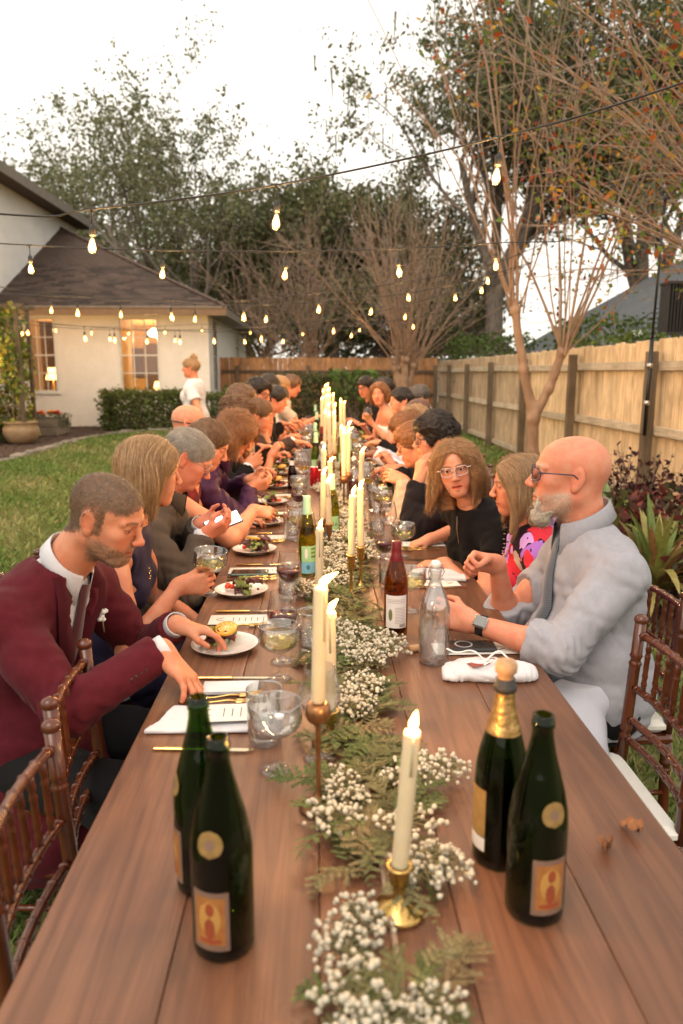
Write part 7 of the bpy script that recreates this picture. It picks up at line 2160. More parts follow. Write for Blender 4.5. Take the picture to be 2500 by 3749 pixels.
def candle(kind, x, y, L, lean, wind, where, i):
    place(kind, DESC[kind] + ' ' + where, x, y, rnd.uniform(0, 3), 'candlestick', 'candlesticks')
    z = TZ(y) + HH[kind] - .004; o = empty('taper_candle', (x, y, z)); o.rotation_euler = (lean[1], lean[0], 0); tag(o, 'lit taper candle in the ' + DESC[kind].replace(' with round cup', '').replace('slim ', '') + ' ' + where, 'candle', 'lit taper candles')
    r = random.Random(i); mb = MB(); ph = r.uniform(0, 6)
    mb.lathe([(0, -.002), (.0112, -.002), (.0132, .01), (.0130, L * .5), (.0122, L - .006), (.0110, L - .001), (.008, L - .003), (0, L - .004)], n=20, rfun=lambda a, zz: 1 + .03 * math.sin(a * 3 + zz * 30 + ph))
    w_ = mb.build('wax', WAX, o)
    if i < 14:
        mb = MB()
        for k in range(3):
            a = r.uniform(0, 6.28); zt = L - .004; l_ = r.uniform(.02, .12); rr = .0118
            mb.tube([(rr * math.cos(a) * .93, rr * math.sin(a) * .93, zt), (rr * math.cos(a), rr * math.sin(a), zt - .012), (rr * math.cos(a + .1), rr * math.sin(a + .1), zt - l_)], [.0022, .0019, .0028], 6)
        mb.build('drip', WAX, w_)
    MB().tube([(0, 0, L - .006), (.001 * wind, 0, L + .006)], .0011, 5).build('wick', BLK, o)
    n = 9; P, rad = [], []
    fl = r.uniform(.030, .040)
    for k in range(n):
        t = k / (n - 1); P.append((wind * fl * .9 * t ** 1.5, 0, L + .001 + fl * t * (1 - .35 * min(1, abs(wind))))); rad.append(.0068 * (math.sin(PI * (t ** .62)) * .95 + .04) * (1 if t < 1 else .1))
    MB().tube(P, rad, 10).build('flame', FLAME, o); point('flame_light', (wind * .012, 0, L + .02), 2.3, .012, (1, .48, .14), o)
CN = [('low', .117, .998, .225, (.07, 0), .12, 'nearest the camera among the white flowers'), ('round', -.006, 1.278, .225, (.03, 0), .9, 'beside the nearest coupe'), ('low', .020, 1.525, .235, (0, 0), .6, 'behind the tall candle by the coupe'),
      ('tall', .111, 2.585, .222, (.02, 0), .3, 'left of the close pair behind the garland'), ('tall', .152, 2.71, .228, (-.02, 0), .5, 'right of the close pair behind the garland'), ('low', -.006, 2.50, .215, (.02, 0), .3, 'between the red wine and the garland'),
      ('mid', .040, 3.30, .20, (-.03, 0), .8, 'before the bottle lettered VERA'), ('mid', .012, 3.42, .22, (.02, 0), .6, 'left of the bottle lettered VERA'), ('tall', .020, 3.95, .225, (0, 0), .3, 'left of the white flowers'), ('mid', .055, 4.05, .19, (0, 0), 1.2, 'mid table'),
      ('tall', .215, 3.85, .225, (.02, 0), .7, 'before the red juice glass'), ('round', .135, 4.15, .25, (0, 0), .2, 'before the right hand bottles'), ('round', .165, 4.30, .24, (0, 0), .9, 'behind the right hand bottles')]
for i, c_ in enumerate(CN): candle(c_[0], c_[1], c_[2], c_[3], c_[4], c_[5], c_[6], i)
FAR = [(.07, 5.1, 'round', .27), (.10, 5.25, 'round', .27), (.16, 5.3, 'mid', .25), (.20, 5.2, 'round', .2), (.04, 5.9, 'tall', .28), (.075, 6.05, 'round', .28), (.12, 6.2, 'round', .27), (.18, 6.35, 'round', .29), (.215, 6.5, 'round', .27), (.02, 6.8, 'round', .29), (.055, 6.95, 'round', .30), (.09, 7.1, 'round', .30), (.13, 7.3, 'round', .30), (.04, 7.8, 'round', .31), (.08, 8.0, 'round', .32), (.115, 8.2, 'round', .31), (.07, 8.7, 'round', .33), (.10, 9.0, 'round', .34)]
ORD = ['first', 'second', 'third', 'fourth', 'fifth', 'sixth', 'seventh', 'eighth', 'ninth', 'tenth', 'eleventh', 'twelfth', 'thirteenth', 'fourteenth', 'fifteenth', 'sixteenth', 'seventeenth', 'last']
for k, (x, y, kd, L) in enumerate(FAR): candle(kd, x, y, L, (rnd.uniform(-.03, .03), rnd.uniform(-.02, .02)), rnd.uniform(.0, .9), ORD[k] + ' along the far table half', 20 + k)

# ------------------------------------------------------------------ garland
GREEN = [(.16, .165, .07), (.125, .15, .055), (.18, .165, .08), (.20, .155, .08), (.10, .14, .045)]
FROND = attr_mat('frond', rough=.65, transl=.2, spec=.2, vary=.25)
def frond_mesh(seed):
    r = np.random.RandomState(seed); segs, lf, lc = [], [], []
    L = r.uniform(.16, .24); n = 11; c = np.array(GREEN[seed % 5])
    P = [np.array((L * i / n, .02 * math.sin(i * .5 + seed), .012 + .022 * math.sin(PI * i / n))) for i in range(n + 1)]
    for a, b in zip(P, P[1:]): segs.append((*a, *b, .0014, .0012))
    quads = []
    for i in range(1, n + 1):
        for s in (-1, 1):
            ll = .055 * math.sin(PI * (.15 + .8 * i / n)) * r.uniform(.7, 1.2); d = nrm(np.array((.75, s * .7, r.uniform(-.25, .25)))); q = P[i]
            m = 6
            for k in range(m):
                a = q + d * ll * k / m; dd = d; b = q + d * ll * (k + 1.25) / m; sd = nrm(np.cross(dd, (0, 0, 1))) * .0028 * (1 - .5 * k / m)
                quads += [a - sd, b - sd * .5, b + sd * .5, a + sd]
                for s2 in (-1, 1):
                    e = a + nrm(dd * .8 + s2 * np.cross(dd, (0, 0, 1)) * .7 + np.array((0, 0, r.uniform(-.2, .2)))) * ll * .28 * (1 - .4 * k / m); sd2 = nrm(np.cross(e - a, (0, 0, 1))) * .0022
                    quads += [a - sd2, a + sd2, e + sd2 * .4, e - sd2 * .4]
    V = np.array(quads); C = np.tile(c, (len(V), 1)) * np.repeat(r.uniform(.7, 1.35, len(V) // 4), 4)[:, None]
    tv, tq = tubes(segs, 4); V2 = np.concatenate([V, tv]); Q2 = np.concatenate([np.arange(len(V)).reshape(-1, 4), tq + len(V)]); C2 = np.concatenate([C, np.tile((.12, .08, .04), (len(tv), 1))])
    return fast_mesh('cedar_sprig', V2, Q2, False, C2, [FROND])
fronds = [frond_mesh(k) for k in range(8)]
BUD = pmat('baby_breath', (.66, .61, .49), (.52, .47, .36), (90, 90, 90), rough=.9, transl=.15, vary=.06)
STEMG = pmat('flower_stem', (.16, .17, .07), (.22, .17, .09), (40, 40, 40), rough=.8)
ico = bpy.data.meshes.new('ico'); import bmesh; bm_ = bmesh.new(); bmesh.ops.create_icosphere(bm_, subdivisions=1, radius=1); IV = np.array([v.co[:] for v in bm_.verts]); IF = np.array([[v.index for v in f_.verts] for f_ in bm_.faces]); bm_.free(); bpy.data.meshes.remove(ico)
def breath_mesh(seed, n=75, rad=.05):
    r = np.random.RandomState(seed); VV, FF, MI = [], [], []; k0 = 0
    c = r.normal(0, 1, (n, 3)); c /= np.linalg.norm(c, axis=1, keepdims=True); c[:, 2] = np.abs(c[:, 2]) * .8 + .15; c = c * rad * r.uniform(.55, 1.05, (n, 1)) * np.array((1.15, 1.0, .85))
    for p in c:
        s = r.uniform(.0034, .0060); V = IV * s * r.uniform(.85, 1.15, (1, 3)) * (1 + .12 * r.normal(size=(len(IV), 1))) + p; VV.append(V); FF.append(IF + k0); MI += [0] * len(IF); k0 += len(IV)
    sg = []
    hub = [r.normal(0, .012, 3) * (1, 1, .3) + np.array((0, 0, .018)) for _ in range(8)]
    for h in hub: sg.append((0, 0, 0, *h, .0014, .001))
    for p in c: h = hub[r.randint(8)]; sg.append((*h, *p, .0008, .0006))
    tv, tq = tubes(sg, 3); tf = np.concatenate([tq[:, [0, 1, 2]], tq[:, [0, 2, 3]]]); VV.append(tv); FF.append(tf + k0); MI += [1] * len(tf)
    return fast_mesh('flower_cluster', np.concatenate(VV), np.concatenate(FF), True, None, [BUD, STEMG], MI)
blooms = [breath_mesh(100 + k, 70, .056) for k in range(6)]
gr = empty('table_garland', (.12, 3, .762)); tag(gr, 'long garland of cedar greenery and white baby breath flowers along the table', 'garland')
def gx(y): return .088 + .02 * math.sin(y * 2.1 + .3) + (.035 if y > 3 else 0)
r_ = random.Random(77); y = .74; k = 0
while y < 9.6:
    near = y < 3.6; m = 9 if near else 3
    for _ in range(m):
        s = r_.choice((-1, 1)); x = gx(y) + r_.uniform(-.05, .05); a = PI / 2 + s * r_.uniform(.2, 1.2) + (PI if r_.random() < .35 else 0)
        if math.hypot(x - .117, y - .968) < .12: continue
        inst('cedar_sprig', fronds[k % 8], gr, (x - .12, y + r_.uniform(-.04, .04) - 3, TZ(y) - .762 + r_.uniform(-.004, .012)), (r_.uniform(-.3, .3), r_.uniform(-.10, .08), a), (r_.uniform(.5, .85),) * 3); k += 1
    y += .075 if near else .16
# flower clusters: the placed near ones, then scattered
NB = [(.045, .80), (.09, .775), (.14, .79), (.06, .745), (.03, .90), (.05, .95), (.165, 1.05), (.20, 1.06), (.155, 1.16), (.02, 1.19), (.045, 1.245), (.20, 1.32), (.235, 1.35), (.165, 1.34), (.03, 1.33), (.07, 1.62), (.105, 1.66), (.06, 1.70), (.12, 1.74), (.095, 1.80), (.045, 1.98), (.09, 2.0), (.14, 1.99), (.19, 1.98), (.06, 2.06), (.165, 2.07), (.20, 2.04), (.10, 2.14), (.055, 2.20), (.13, 1.92), (-.06, 2.62), (-.085, 2.68), (-.03, 2.60), (.005, 2.66), (.07, 2.86), (.10, 2.95), (.05, 3.05), (.02, 2.98), (.12, 3.1), (.20, 3.25), (.08, 2.72), (.03, 2.78)]
y = 3.1
while y < 9.6: NB.append((gx(y) + r_.uniform(-.10, .09), y)); NB.append((gx(y) + r_.uniform(-.10, .09), y + .03)); y += .085
for k, (x, y) in enumerate(NB):
    inst('flower_cluster', blooms[k % 6], gr, (x - .12, y - 3, TZ(y) - .762 + r_.uniform(.012, .030)), (r_.uniform(-.3, .3), r_.uniform(-.3, .3), r_.uniform(0, 6.28)), (r_.uniform(.8, 1.12),) * 3)
mb = MB(); mb.tube([(gx(yy) - .12, yy - 3, TZ(yy) - .762 + .010) for yy in np.linspace(.74, 9.6, 120)], .005, 6); mb.build('stem', TWIG, gr)

# ------------------------------------------------------------------ guests
def floral(name):
    m = pmat(name, (.48, .02, .03), (.40, .015, .025), (20, 20, 20), rough=.85, bump=.15, bscale=(500, 500, 500), spec=.2)
    t = m.node_tree; b = t.nodes['Principled BSDF']; tc = _n(t, 'ShaderNodeTexCoord')
    nz = _n(t, 'ShaderNodeTexNoise'); nz.inputs['Scale'].default_value = 14; nz.inputs['Detail'].default_value = 2; t.links.new(tc.outputs['Object'], nz.inputs[0])
    mx = _n(t, 'ShaderNodeMix', data_type='RGBA'); mx.inputs[0].default_value = .12; t.links.new(tc.outputs['Object'], mx.inputs[6]); t.links.new(nz.outputs['Color'], mx.inputs[7])
    vo = _n(t, 'ShaderNodeTexVoronoi'); vo.inputs['Scale'].default_value = 15; t.links.new(mx.outputs[2], vo.inputs[0])
    cr = _n(t, 'ShaderNodeValToRGB'); cr.color_ramp.interpolation = 'CONSTANT'; t.links.new(vo.outputs['Color'], cr.inputs[0])
    cols = [(0, (.50, .02, .03)), (.30, (.32, .13, .50)), (.50, (.02, .008, .015)), (.62, (.55, .03, .05)), (.76, (.50, .28, .62)), (.88, (.42, .30, .24)), (.95, (.03, .01, .02))]
    el = cr.color_ramp.elements
    el[0].position, el[0].color = 0, (*cols[0][1], 1); el[1].position, el[1].color = cols[1][0], (*cols[1][1], 1)
    for p_, c_ in cols[2:]: e = el.new(p_); e.color = (*c_, 1)
    v2 = _n(t, 'ShaderNodeTexVoronoi'); v2.inputs['Scale'].default_value = 34; t.links.new(mx.outputs[2], v2.inputs[0])
    lt = _n(t, 'ShaderNodeMath', operation='LESS_THAN'); lt.inputs[1].default_value = .17; t.links.new(v2.outputs['Distance'], lt.inputs[0])
    m2 = _n(t, 'ShaderNodeMix', data_type='RGBA'); t.links.new(lt.outputs[0], m2.inputs[0]); t.links.new(cr.outputs[0], m2.inputs[6]); m2.inputs[7].default_value = (.02, .01, .015, 1)
    t.links.new(m2.outputs[2], b.inputs['Base Color']); return m
def striped(name, c1, c2, sc):
    m = pmat(name, c1, c1, rough=.5, sheen=.3); t = m.node_tree; b = t.nodes['Principled BSDF']; tc = _n(t, 'ShaderNodeTexCoord')
    wv = _n(t, 'ShaderNodeTexWave'); wv.bands_direction = 'DIAGONAL'; wv.inputs['Scale'].default_value = sc; t.links.new(tc.outputs['Object'], wv.inputs[0])
    mx = _n(t, 'ShaderNodeMix', data_type='RGBA'); t.links.new(wv.outputs['Fac'], mx.inputs[0]); mx.inputs[6].default_value = (*c1, 1); mx.inputs[7].default_value = (*c2, 1); t.links.new(mx.outputs[2], b.inputs['Base Color']); return m
NEAR = dict(vox=.0085, hvox=.0028, avox=.004); MID = dict(vox=.011, hvox=.0042, avox=.0052); FARQ = dict(vox=.015, hvox=.006, avox=.007)
WHITE = cloth('white_shirt', (.60, .59, .62)); BLACK = cloth('black_cloth', (.0085, .0075, .008), (.006, .005, .0055)); DARKT = cloth('dark_trousers', (.010, .009, .010))
BURG = cloth('burgundy_wool', (.092, .010, .017), (.070, .007, .012), scale=(40, 40, 40), sheen=.04); NAVY = cloth('navy_dress_fabric', (.028, .022, .055), (.022, .017, .042), rough=.6)
BROWNJ = cloth('grey_brown_wool', (.085, .066, .052), (.060, .046, .036), scale=(300, 300, 300)); PURPLE = cloth('purple_satin', (.050, .016, .052), (.035, .010, .038), rough=.42)
GREYSH = cloth('grey_shirt_cotton', (.315, .31, .345), (.28, .275, .31), scale=(60, 60, 60), rough=.75); SAGE = cloth('sage_fabric', (.24, .25, .16)); BEIGE = cloth('beige_knit', (.46, .33, .24), (.40, .28, .2), scale=(120, 120, 120))
FLOR = floral('floral_print'); BLUE = cloth('blue_fabric', (.08, .14, .32)); CHECK = pmat('patterned_blouse', (.35, .42, .40), (.55, .35, .25), (60, 60, 60), rough=.8, detail=1, contrast=(.45, .55))
BKF = pmat('black_frame', (.012, .012, .014), rough=.25); CLF = pmat('clear_frame', (.72, .55, .48), (.66, .5, .44), rough=.15, trans=.35); WIRE = pmat('wire_frame', (.35, .3, .25), metal=1, rough=.25)
H_BROWN = hair_mat('hair_brown', (.11, .052, .022), (.24, .125, .058)); H_DARK = hair_mat('hair_dark', (.018, .011, .008), (.04, .025, .017)); H_AUB = hair_mat('hair_auburn', (.19, .072, .025), (.40, .18, .07)); H_BLOND = hair_mat('hair_blond', (.34, .19, .085), (.55, .36, .19))
H_NAVY = hair_mat('hair_honey', (.26, .115, .042), (.60, .38, .18)); H_GREY = hair_mat('hair_grey', (.26, .22, .18), (.42, .37, .31)); H_DBL = hair_mat('hair_dark_blond', (.20, .105, .046), (.55, .34, .17)); H_R3 = hair_mat('hair_wavy_blond', (.22, .095, .036), (.58, .32, .14)); H_WHITE = hair_mat('beard_white', (.55, .47, .38), (.72, .66, .57)); H_SALT = hair_mat('hair_salt', (.07, .055, .045), (.18, .16, .14))
FAIR = (.66, .325, .20); FAIR2 = (.62, .285, .165); TAN = (.50, .235, .135); RUDDY = (.64, .26, .16)
def wpos(*a): return np.array(a, float)
PX = dict(L=90, R=-90)
# --- left side
c = person(dict(NEAR, label='man in a burgundy jacket reaching for the gold forks', pelvis=(-.88, 2.00, .54), head=(-.560, 1.93, 1.198), fyaw=104, hyaw=106, pitch=22, roll=4, tone=(.62, .29, .17), sh=.20, bulk=1.04, bend=.05, neckoff=.085, hs=.95, uparm=.285, forearm=.255, ldown=.85, jaw=1.06,
    beard=((.30, .20, .13), .6), brows=(.13, .08, .05), buzz=((.15, .09, .052), .93), mouth=0, blush=.7, crop=dict(mat=hair_mat('hair_cropped', (.12, .075, .045), (.24, .16, .10)), n=6000, slen=.008), stubble=dict(mat=hair_mat('beard_brown', (.13, .08, .045), (.40, .31, .22)), n=1500, slen=.006),
    hands=dict(R=dict(pos=(-.405, 1.80, .878), dir=(.62, -.30, -.60), palm=(-.45, -.1, -.85), curls=(.28, .18, .22, .35), thumb=.25, hint=(-.35, -.55, -.6), sc=1.08), L=dict(pos=(-.425, 2.085, .845), dir=(.85, .08, -.22), palm=(-.2, -.25, -.95), curls=(.3, .55, .75, .85), thumb=.35, hint=(-.4, .6, -.7))),
    top=dict(name='shirt', mat=WHITE, t=.006, sleeve='none', neck='crew', wr=.001, vox=.009, collar=dict(mat=WHITE, h=.036, r=.066, open_=.6)),
    pants=dict(mat=DARKT)))
f_sh = c['gar']['shirt']
garment(c, name='jacket', mat=BURG, t=.020, sleeve='long', neck='v', vdepth=.29, wr=.0032, wf=38, seed=8, cuff=WHITE, vox=.0065, loose=-.004, hem=-.34, tail=.30, vw=.078, neckw=.084)
fj = c['gar']['jacket']; JK = c['lastg']
front_strip(c, f_sh, 'necktie', striped('burgundy_tie', (.085, .012, .018), (.05, .008, .012), 60), [(.96, 0, .016), (.92, 0, .020), (.88, 0, .016), (.7, 0, .028), (.5, 0, .036), (.40, 0, .036)], c['root'], .010, .008)
LAP = cloth('burgundy_lapel', (.062, .007, .013))
for s in (-1, 1):
    front_strip(c, fj, 'lapel', LAP, [(1.0, s * .078, .020), (.93, s * .082, .034), (.84, s * .070, .044), (.72, s * .055, .038), (.60, s * .038, .026), (.52, s * .022, .012)], JK, .012, .006)
p_, n_ = front_point(c, fj, .77, -.09, .02); bo = empty('boutonniere', tuple(p_ - c['org']), 0, c['root']); 
for k in range(9): MB().lathe([(0, -.008), (.007, -.003), (.008, .003), (0, .009)], (.012 * math.cos(k * 2.4) * (k / 9), .012 * math.sin(k * 2.4) * (k / 9), .014 * math.sin(k * 1.7)), 8).build('blossom', CERAM, bo)
MB().tube([(0, 0, 0), (.004, 0, -.05)], .002, 5).build('stem', STEMG, bo)
for k in range(4):
    e, w_ = c['E']['R'], c['W']['R']; q = lerp(e, w_, .70 + .055 * k) + np.array((0, -.052, -.012)); MB().lathe([(0, -.004), (.007, -.003), (.0075, 0), (.005, .003), (0, .003)], tuple(q - c['org']), 12, Matrix.Rotation(PI / 2, 3, 'X')).build('sleeve_button', pmat('dark_button', (.03, .015, .012), rough=.3), JK)

c = person(dict(NEAR, sex='f', label='woman in a navy dress holding up a coupe glass', pelvis=(-.80, 2.56, .52), head=(-.575, 2.50, 1.245), fyaw=85, hyaw=66, pitch=10, tone=FAIR2, sh=.175, bulk=1.05, bust=.35, seed=4, ears=True,
    hands=dict(R=dict(pos=(-.462, 2.330, .893), dir=(.93, .10, .05), palm=(.1, .95, .1), curls=(.75, .8, .85, .9), thumb=.5, hint=(-.3, -.6, -.8)), L=dict(pos=(-.44, 2.62, .66), hint=(-.3, .6, -.6))),
    top=dict(name='dress', mat=NAVY, t=.008, sleeve='none', neck='boat', wr=.0022, wf=30, vox=.0075), pants=dict(name='skirt', mat=NAVY, skirt=True, length=.3),
    hair=dict(style='long', mat=H_NAVY, length=.185, n=9000, width=.0006, t=.013, sidew=-.004, vox=.004, side_len=.15, noise=.0010, jit=.06)))
p_, n_ = front_point(c, c['gar']['dress'], .72, .07, .008); mb = MB()
for k in range(5): mb.lathe([(0, -.005), (.005, 0), (0, .005)], tuple(p_ - c['org'] + np.array((.004 * (k % 2), -.003 * (k % 2), .009 * k - .018))), 8)
mb.build('brooch', GOLD, c['root'])
place('coupe_wine', 'coupe of pale wine held by the woman in the navy dress', -.372, 2.372, 0, 'glass', 'stemmed glasses', z=.852, rot=(.05, .10, 0))
c = person(dict(MID, hvox=.0034, label='grey haired man with glasses looking down at a phone', pelvis=(-.82, 3.16, .53), head=(-.545, 3.06, 1.225), fyaw=88, hyaw=84, pitch=33, tone=RUDDY, sh=.20, bulk=1.1, bend=.08, ldown=.9, brows=(.3, .25, .2), blush=.8,
    hands=dict(R=dict(pos=(-.475, 2.93, .925), dir=(.75, .1, .35), palm=(.2, .55, .75), curl=.55, thumb=.5, hint=(-.3, -.6, -.7)), L=dict(pos=(-.505, 3.07, .945), dir=(.85, -.25, .25), palm=(.0, -.7, .6), curl=.5, thumb=.3, hint=(-.3, .6, -.7))),
    top=dict(name='jacket', mat=BROWNJ, t=.024, sleeve='long', neck='crew', wr=.004, wf=40, cuff=WHITE, collar=dict(mat=BROWNJ, h=.045, r=.076), vox=.008), pants=dict(mat=DARKT),
    hair=dict(style='short', mat=H_GREY, t=.005, n=2500, slen=.03, width=.0007, length=.05, hline=.070, noise=.001), glasses=dict(mat=WIRE, r=.0010)))
phone('phone in a dark case held in both hands by the grey haired man', -.398, 3.00, 0, pmat('black_case', (.02, .02, .02)), emat('lit_screen', (.85, .88, .9), .9), z=.965, rot=(.55, -.30, .35))
c = person(dict(MID, hvox=.0034, sex='f', label='woman with brown ponytail lowering a fork to her plate', pelvis=(-.80, 3.62, .52), head=(-.535, 3.58, 1.235), fyaw=86, hyaw=98, pitch=30, tone=FAIR, sh=.19, bulk=1.15, bust=.4, bend=.07, ldown=.85, armk=1.25,
    hands=dict(R=dict(pos=(-.335, 3.66, .895), dir=(.80, .28, -.18), palm=(-.2, .6, -.6), curls=(.55, .65, .75, .8), thumb=.5, hint=(-.4, -.9, -.35)), L=dict(pos=(-.42, 3.85, .80))),
    top=dict(name='dress', mat=cloth('black_red_dress', (.03, .012, .014), (.20, .012, .02), scale=(9, 9, 9)), t=.008, sleeve='none', neck='scoop', wr=.003), pants=dict(name='skirt', mat=BLACK, skirt=True, length=.3),
    hair=dict(style='short', mat=H_BROWN, t=.008, n=2500, slen=.07, width=.0008, length=.26, hline=.066, noise=.0012, jit=.1, ponytail=((0, -.10, -.01), [((-.03, -.12, -.09), .030), ((-.055, -.06, -.17), .030), ((-.05, -.03, -.25), .016)]))))
place('fork', 'gold fork held over the salad by the woman with the ponytail', -.262, 3.745, 0, 'fork', 'gold forks', z=.885, rot=(0, .85, .5))
c = person(dict(MID, label='long haired guest in a purple shirt bent over the plate', pelvis=(-.80, 4.22, .53), head=(-.455, 4.07, 1.245), fyaw=86, hyaw=100, pitch=38, tone=FAIR, sh=.19, bulk=1.05, bend=.09,
    hands=dict(R=dict(pos=(-.395, 4.13, .935), dir=(.8, .15, .2), palm=(.1, .6, .5), curl=.65, thumb=.55, hint=(-.2, -.8, -.6)), L=dict(pos=(-.42, 4.34, .95), dir=(.9, -.2, .15), palm=(0, -.6, .4), curl=.6, hint=(-.2, .7, -.6))),
    top=dict(name='shirt', mat=PURPLE, t=.016, sleeve='long', neck='crew', wr=.005, wf=42, collar=dict(mat=PURPLE), vox=.008), pants=dict(mat=DARKT),
    hair=dict(style='long', mat=H_AUB, length=.15, n=3500, width=.0010, t=.022, curl=.006, curlf=9, sidew=.006, side_len=.14, noise=.004, tuck=False, hline=.05)))
c = person(dict(MID, label='bald man sitting back with a dark glasses strap round his head', pelvis=(-1.0, 4.55, .53), head=(-.765, 4.40, 1.275), fyaw=84, hyaw=84, pitch=8, tone=FAIR, sh=.20, bulk=1.15, brows=None, hands=dict(R=dict(pos=(-.62, 4.35, .72)), L=dict(pos=(-.62, 4.7, .72))), top=dict(name='shirt', mat=BLACK, t=.016, sleeve='long', neck='crew'), pants=dict(mat=DARKT)))
mb = MB(); T = c['T']; mb.tube([tuple(T(.092 * math.cos(a) * .88, -.016 + .106 * math.sin(a), .012) - c['org']) for a in np.linspace(-PI - .6, .6, 22)], .0025, 6); mb.build('glasses_strap', BKF, c['root'])
c = person(dict(MID, label='man with curly brown hair in a black jacket', pelvis=(-.80, 4.95, .57), head=(-.545, 4.90, 1.30), fyaw=88, hyaw=96, pitch=22, tone=TAN, sh=.195, hands=dict(R=dict(pos=(-.46, 4.72, .98), dir=(.6, .3, .45), palm=(.3, .7, .3), point=True, curl=.9, hint=(-.2, -.6, -.8)), L=dict(pos=(-.42, 4.98, .93), dir=(.9, -.2, 0), curl=.7)), top=dict(name='jacket', mat=BLACK, t=.022, sleeve='long', neck='crew', cuff=WHITE), pants=dict(mat=DARKT), hair=dict(style='curly', mat=H_BROWN, t=.020, vol=.012, n=900, slen=.03, curl=.006, curlf=7, width=.002, length=.05, noise=.005)))
c = person(dict(MID, sex='f', label='woman in a sage green dress with hair drawn back', pelvis=(-.72, 5.42, .56), head=(-.435, 5.35, 1.275), fyaw=88, hyaw=92, pitch=16, tone=FAIR2, sh=.17, bust=.3, hands=dict(R=dict(pos=(-.345, 5.22, 1.0), dir=(.5, .2, .75), palm=(.6, .5, -.1), curl=.7, hint=(-.2, -.5, -.9)), L=dict(pos=(-.34, 5.45, .97), dir=(.8, -.2, .3), curl=.6)), top=dict(name='dress', mat=SAGE, t=.008, sleeve='none', neck='scoop'), pants=dict(name='skirt', mat=SAGE, skirt=True, length=.3), hair=dict(style='short', mat=H_BROWN, t=.010, n=500, slen=.06, length=.24, hline=.064, noise=.001, bun=(0, -.115, .01, .035))))
c = person(dict(MID, label='man with faded hair and round glasses in a brown suit', pelvis=(-.76, 6.08, .69), head=(-.495, 6.05, 1.41), fyaw=90, hyaw=122, pitch=12, tone=FAIR2, sh=.20, hands=dict(R=dict(pos=(-.22, 6.0, 1.03), dir=(.95, .05, -.1), curl=.3, hint=(-.2, -.5, -.8)), L=dict(pos=(-.35, 6.3, .95))), top=dict(name='jacket', mat=cloth('brown_suit', (.05, .032, .026)), t=.022, sleeve='long', neck='crew', cuff=WHITE, collar=dict(mat=WHITE)), pants=dict(mat=DARKT), buzz=((.14, .09, .06), .6), hair=dict(style='curly', mat=H_DARK, t=.014, vol=.010, bang=.012, n=500, slen=.03, curl=.006, curlf=7, width=.002, length=.05, fade=.02, noise=.004), glasses=dict(mat=BKF, r=.0017)))
c = person(dict(FARQ, sex='f', hvox=.005, label='bare shouldered woman with a dark low bun', pelvis=(-.64, 6.72, .64), head=(-.385, 6.70, 1.345), fyaw=88, hyaw=100, pitch=20, tone=FAIR2, sh=.165, bust=.3, hands=dict(R=dict(pos=(-.30, 6.62, 1.0), dir=(.8, .2, .2), curl=.6), L=dict(pos=(-.28, 6.8, .97))), top=dict(name='dress', mat=BLACK, t=.008, sleeve='none', neck='crew', strapless=True), pants=dict(name='skirt', mat=BLACK, skirt=True, length=.3), hair=dict(style='short', mat=H_DARK, t=.014, n=200, slen=.05, length=.24, noise=.002, bun=(0, -.11, -.02, .045))))
for (x, y, z, l, hm, top, sex, sty, hy) in ((-.60, 5.75, 1.36, 'man with thick brown curls leaning behind the man in glasses', H_BROWN, DARKT, 'm', 'curly', 95), (-.50, 7.35, 1.43, 'dark haired man far along the left side', H_DARK, BLACK, 'm', 'short', 95), (-.415, 7.85, 1.42, 'guest with short fair hair far along the left side', H_BLOND, WHITE, 'f', 'short', 95), (-.315, 8.6, 1.43, 'woman in a patterned top reaching along the far end', H_BROWN, CHECK, 'f', 'short', 105), (-.40, 7.1, 1.33, 'dark haired guest between the bun and the fair hair', H_DARK, DARKT, 'f', 'short', 95)):
    person(dict(FARQ, sex=sex, label=l, pelvis=(x - .24, y, z - .72), head=(x, y, z), fyaw=88, hyaw=hy, pitch=18, tone=FAIR2, sh=.18, hands=dict(R=dict(pos=(x + (.30 if 'reaching' in l else .12), y + .02, z - .35), dir=(.9, .1, 0), curl=.5), L=dict(pos=(x + .12, y + .17, z - .40), dir=(.9, -.1, 0), curl=.5)), top=dict(name='top', mat=top, t=.016, sleeve='long' if sex == 'm' else 'short', neck='crew'), pants=dict(mat=DARKT), hair=dict(style=sty, mat=hm, t=.018, n=300, slen=.04, length=.12, noise=.003, vol=.006, curl=.005 if sty == 'curly' else 0)))
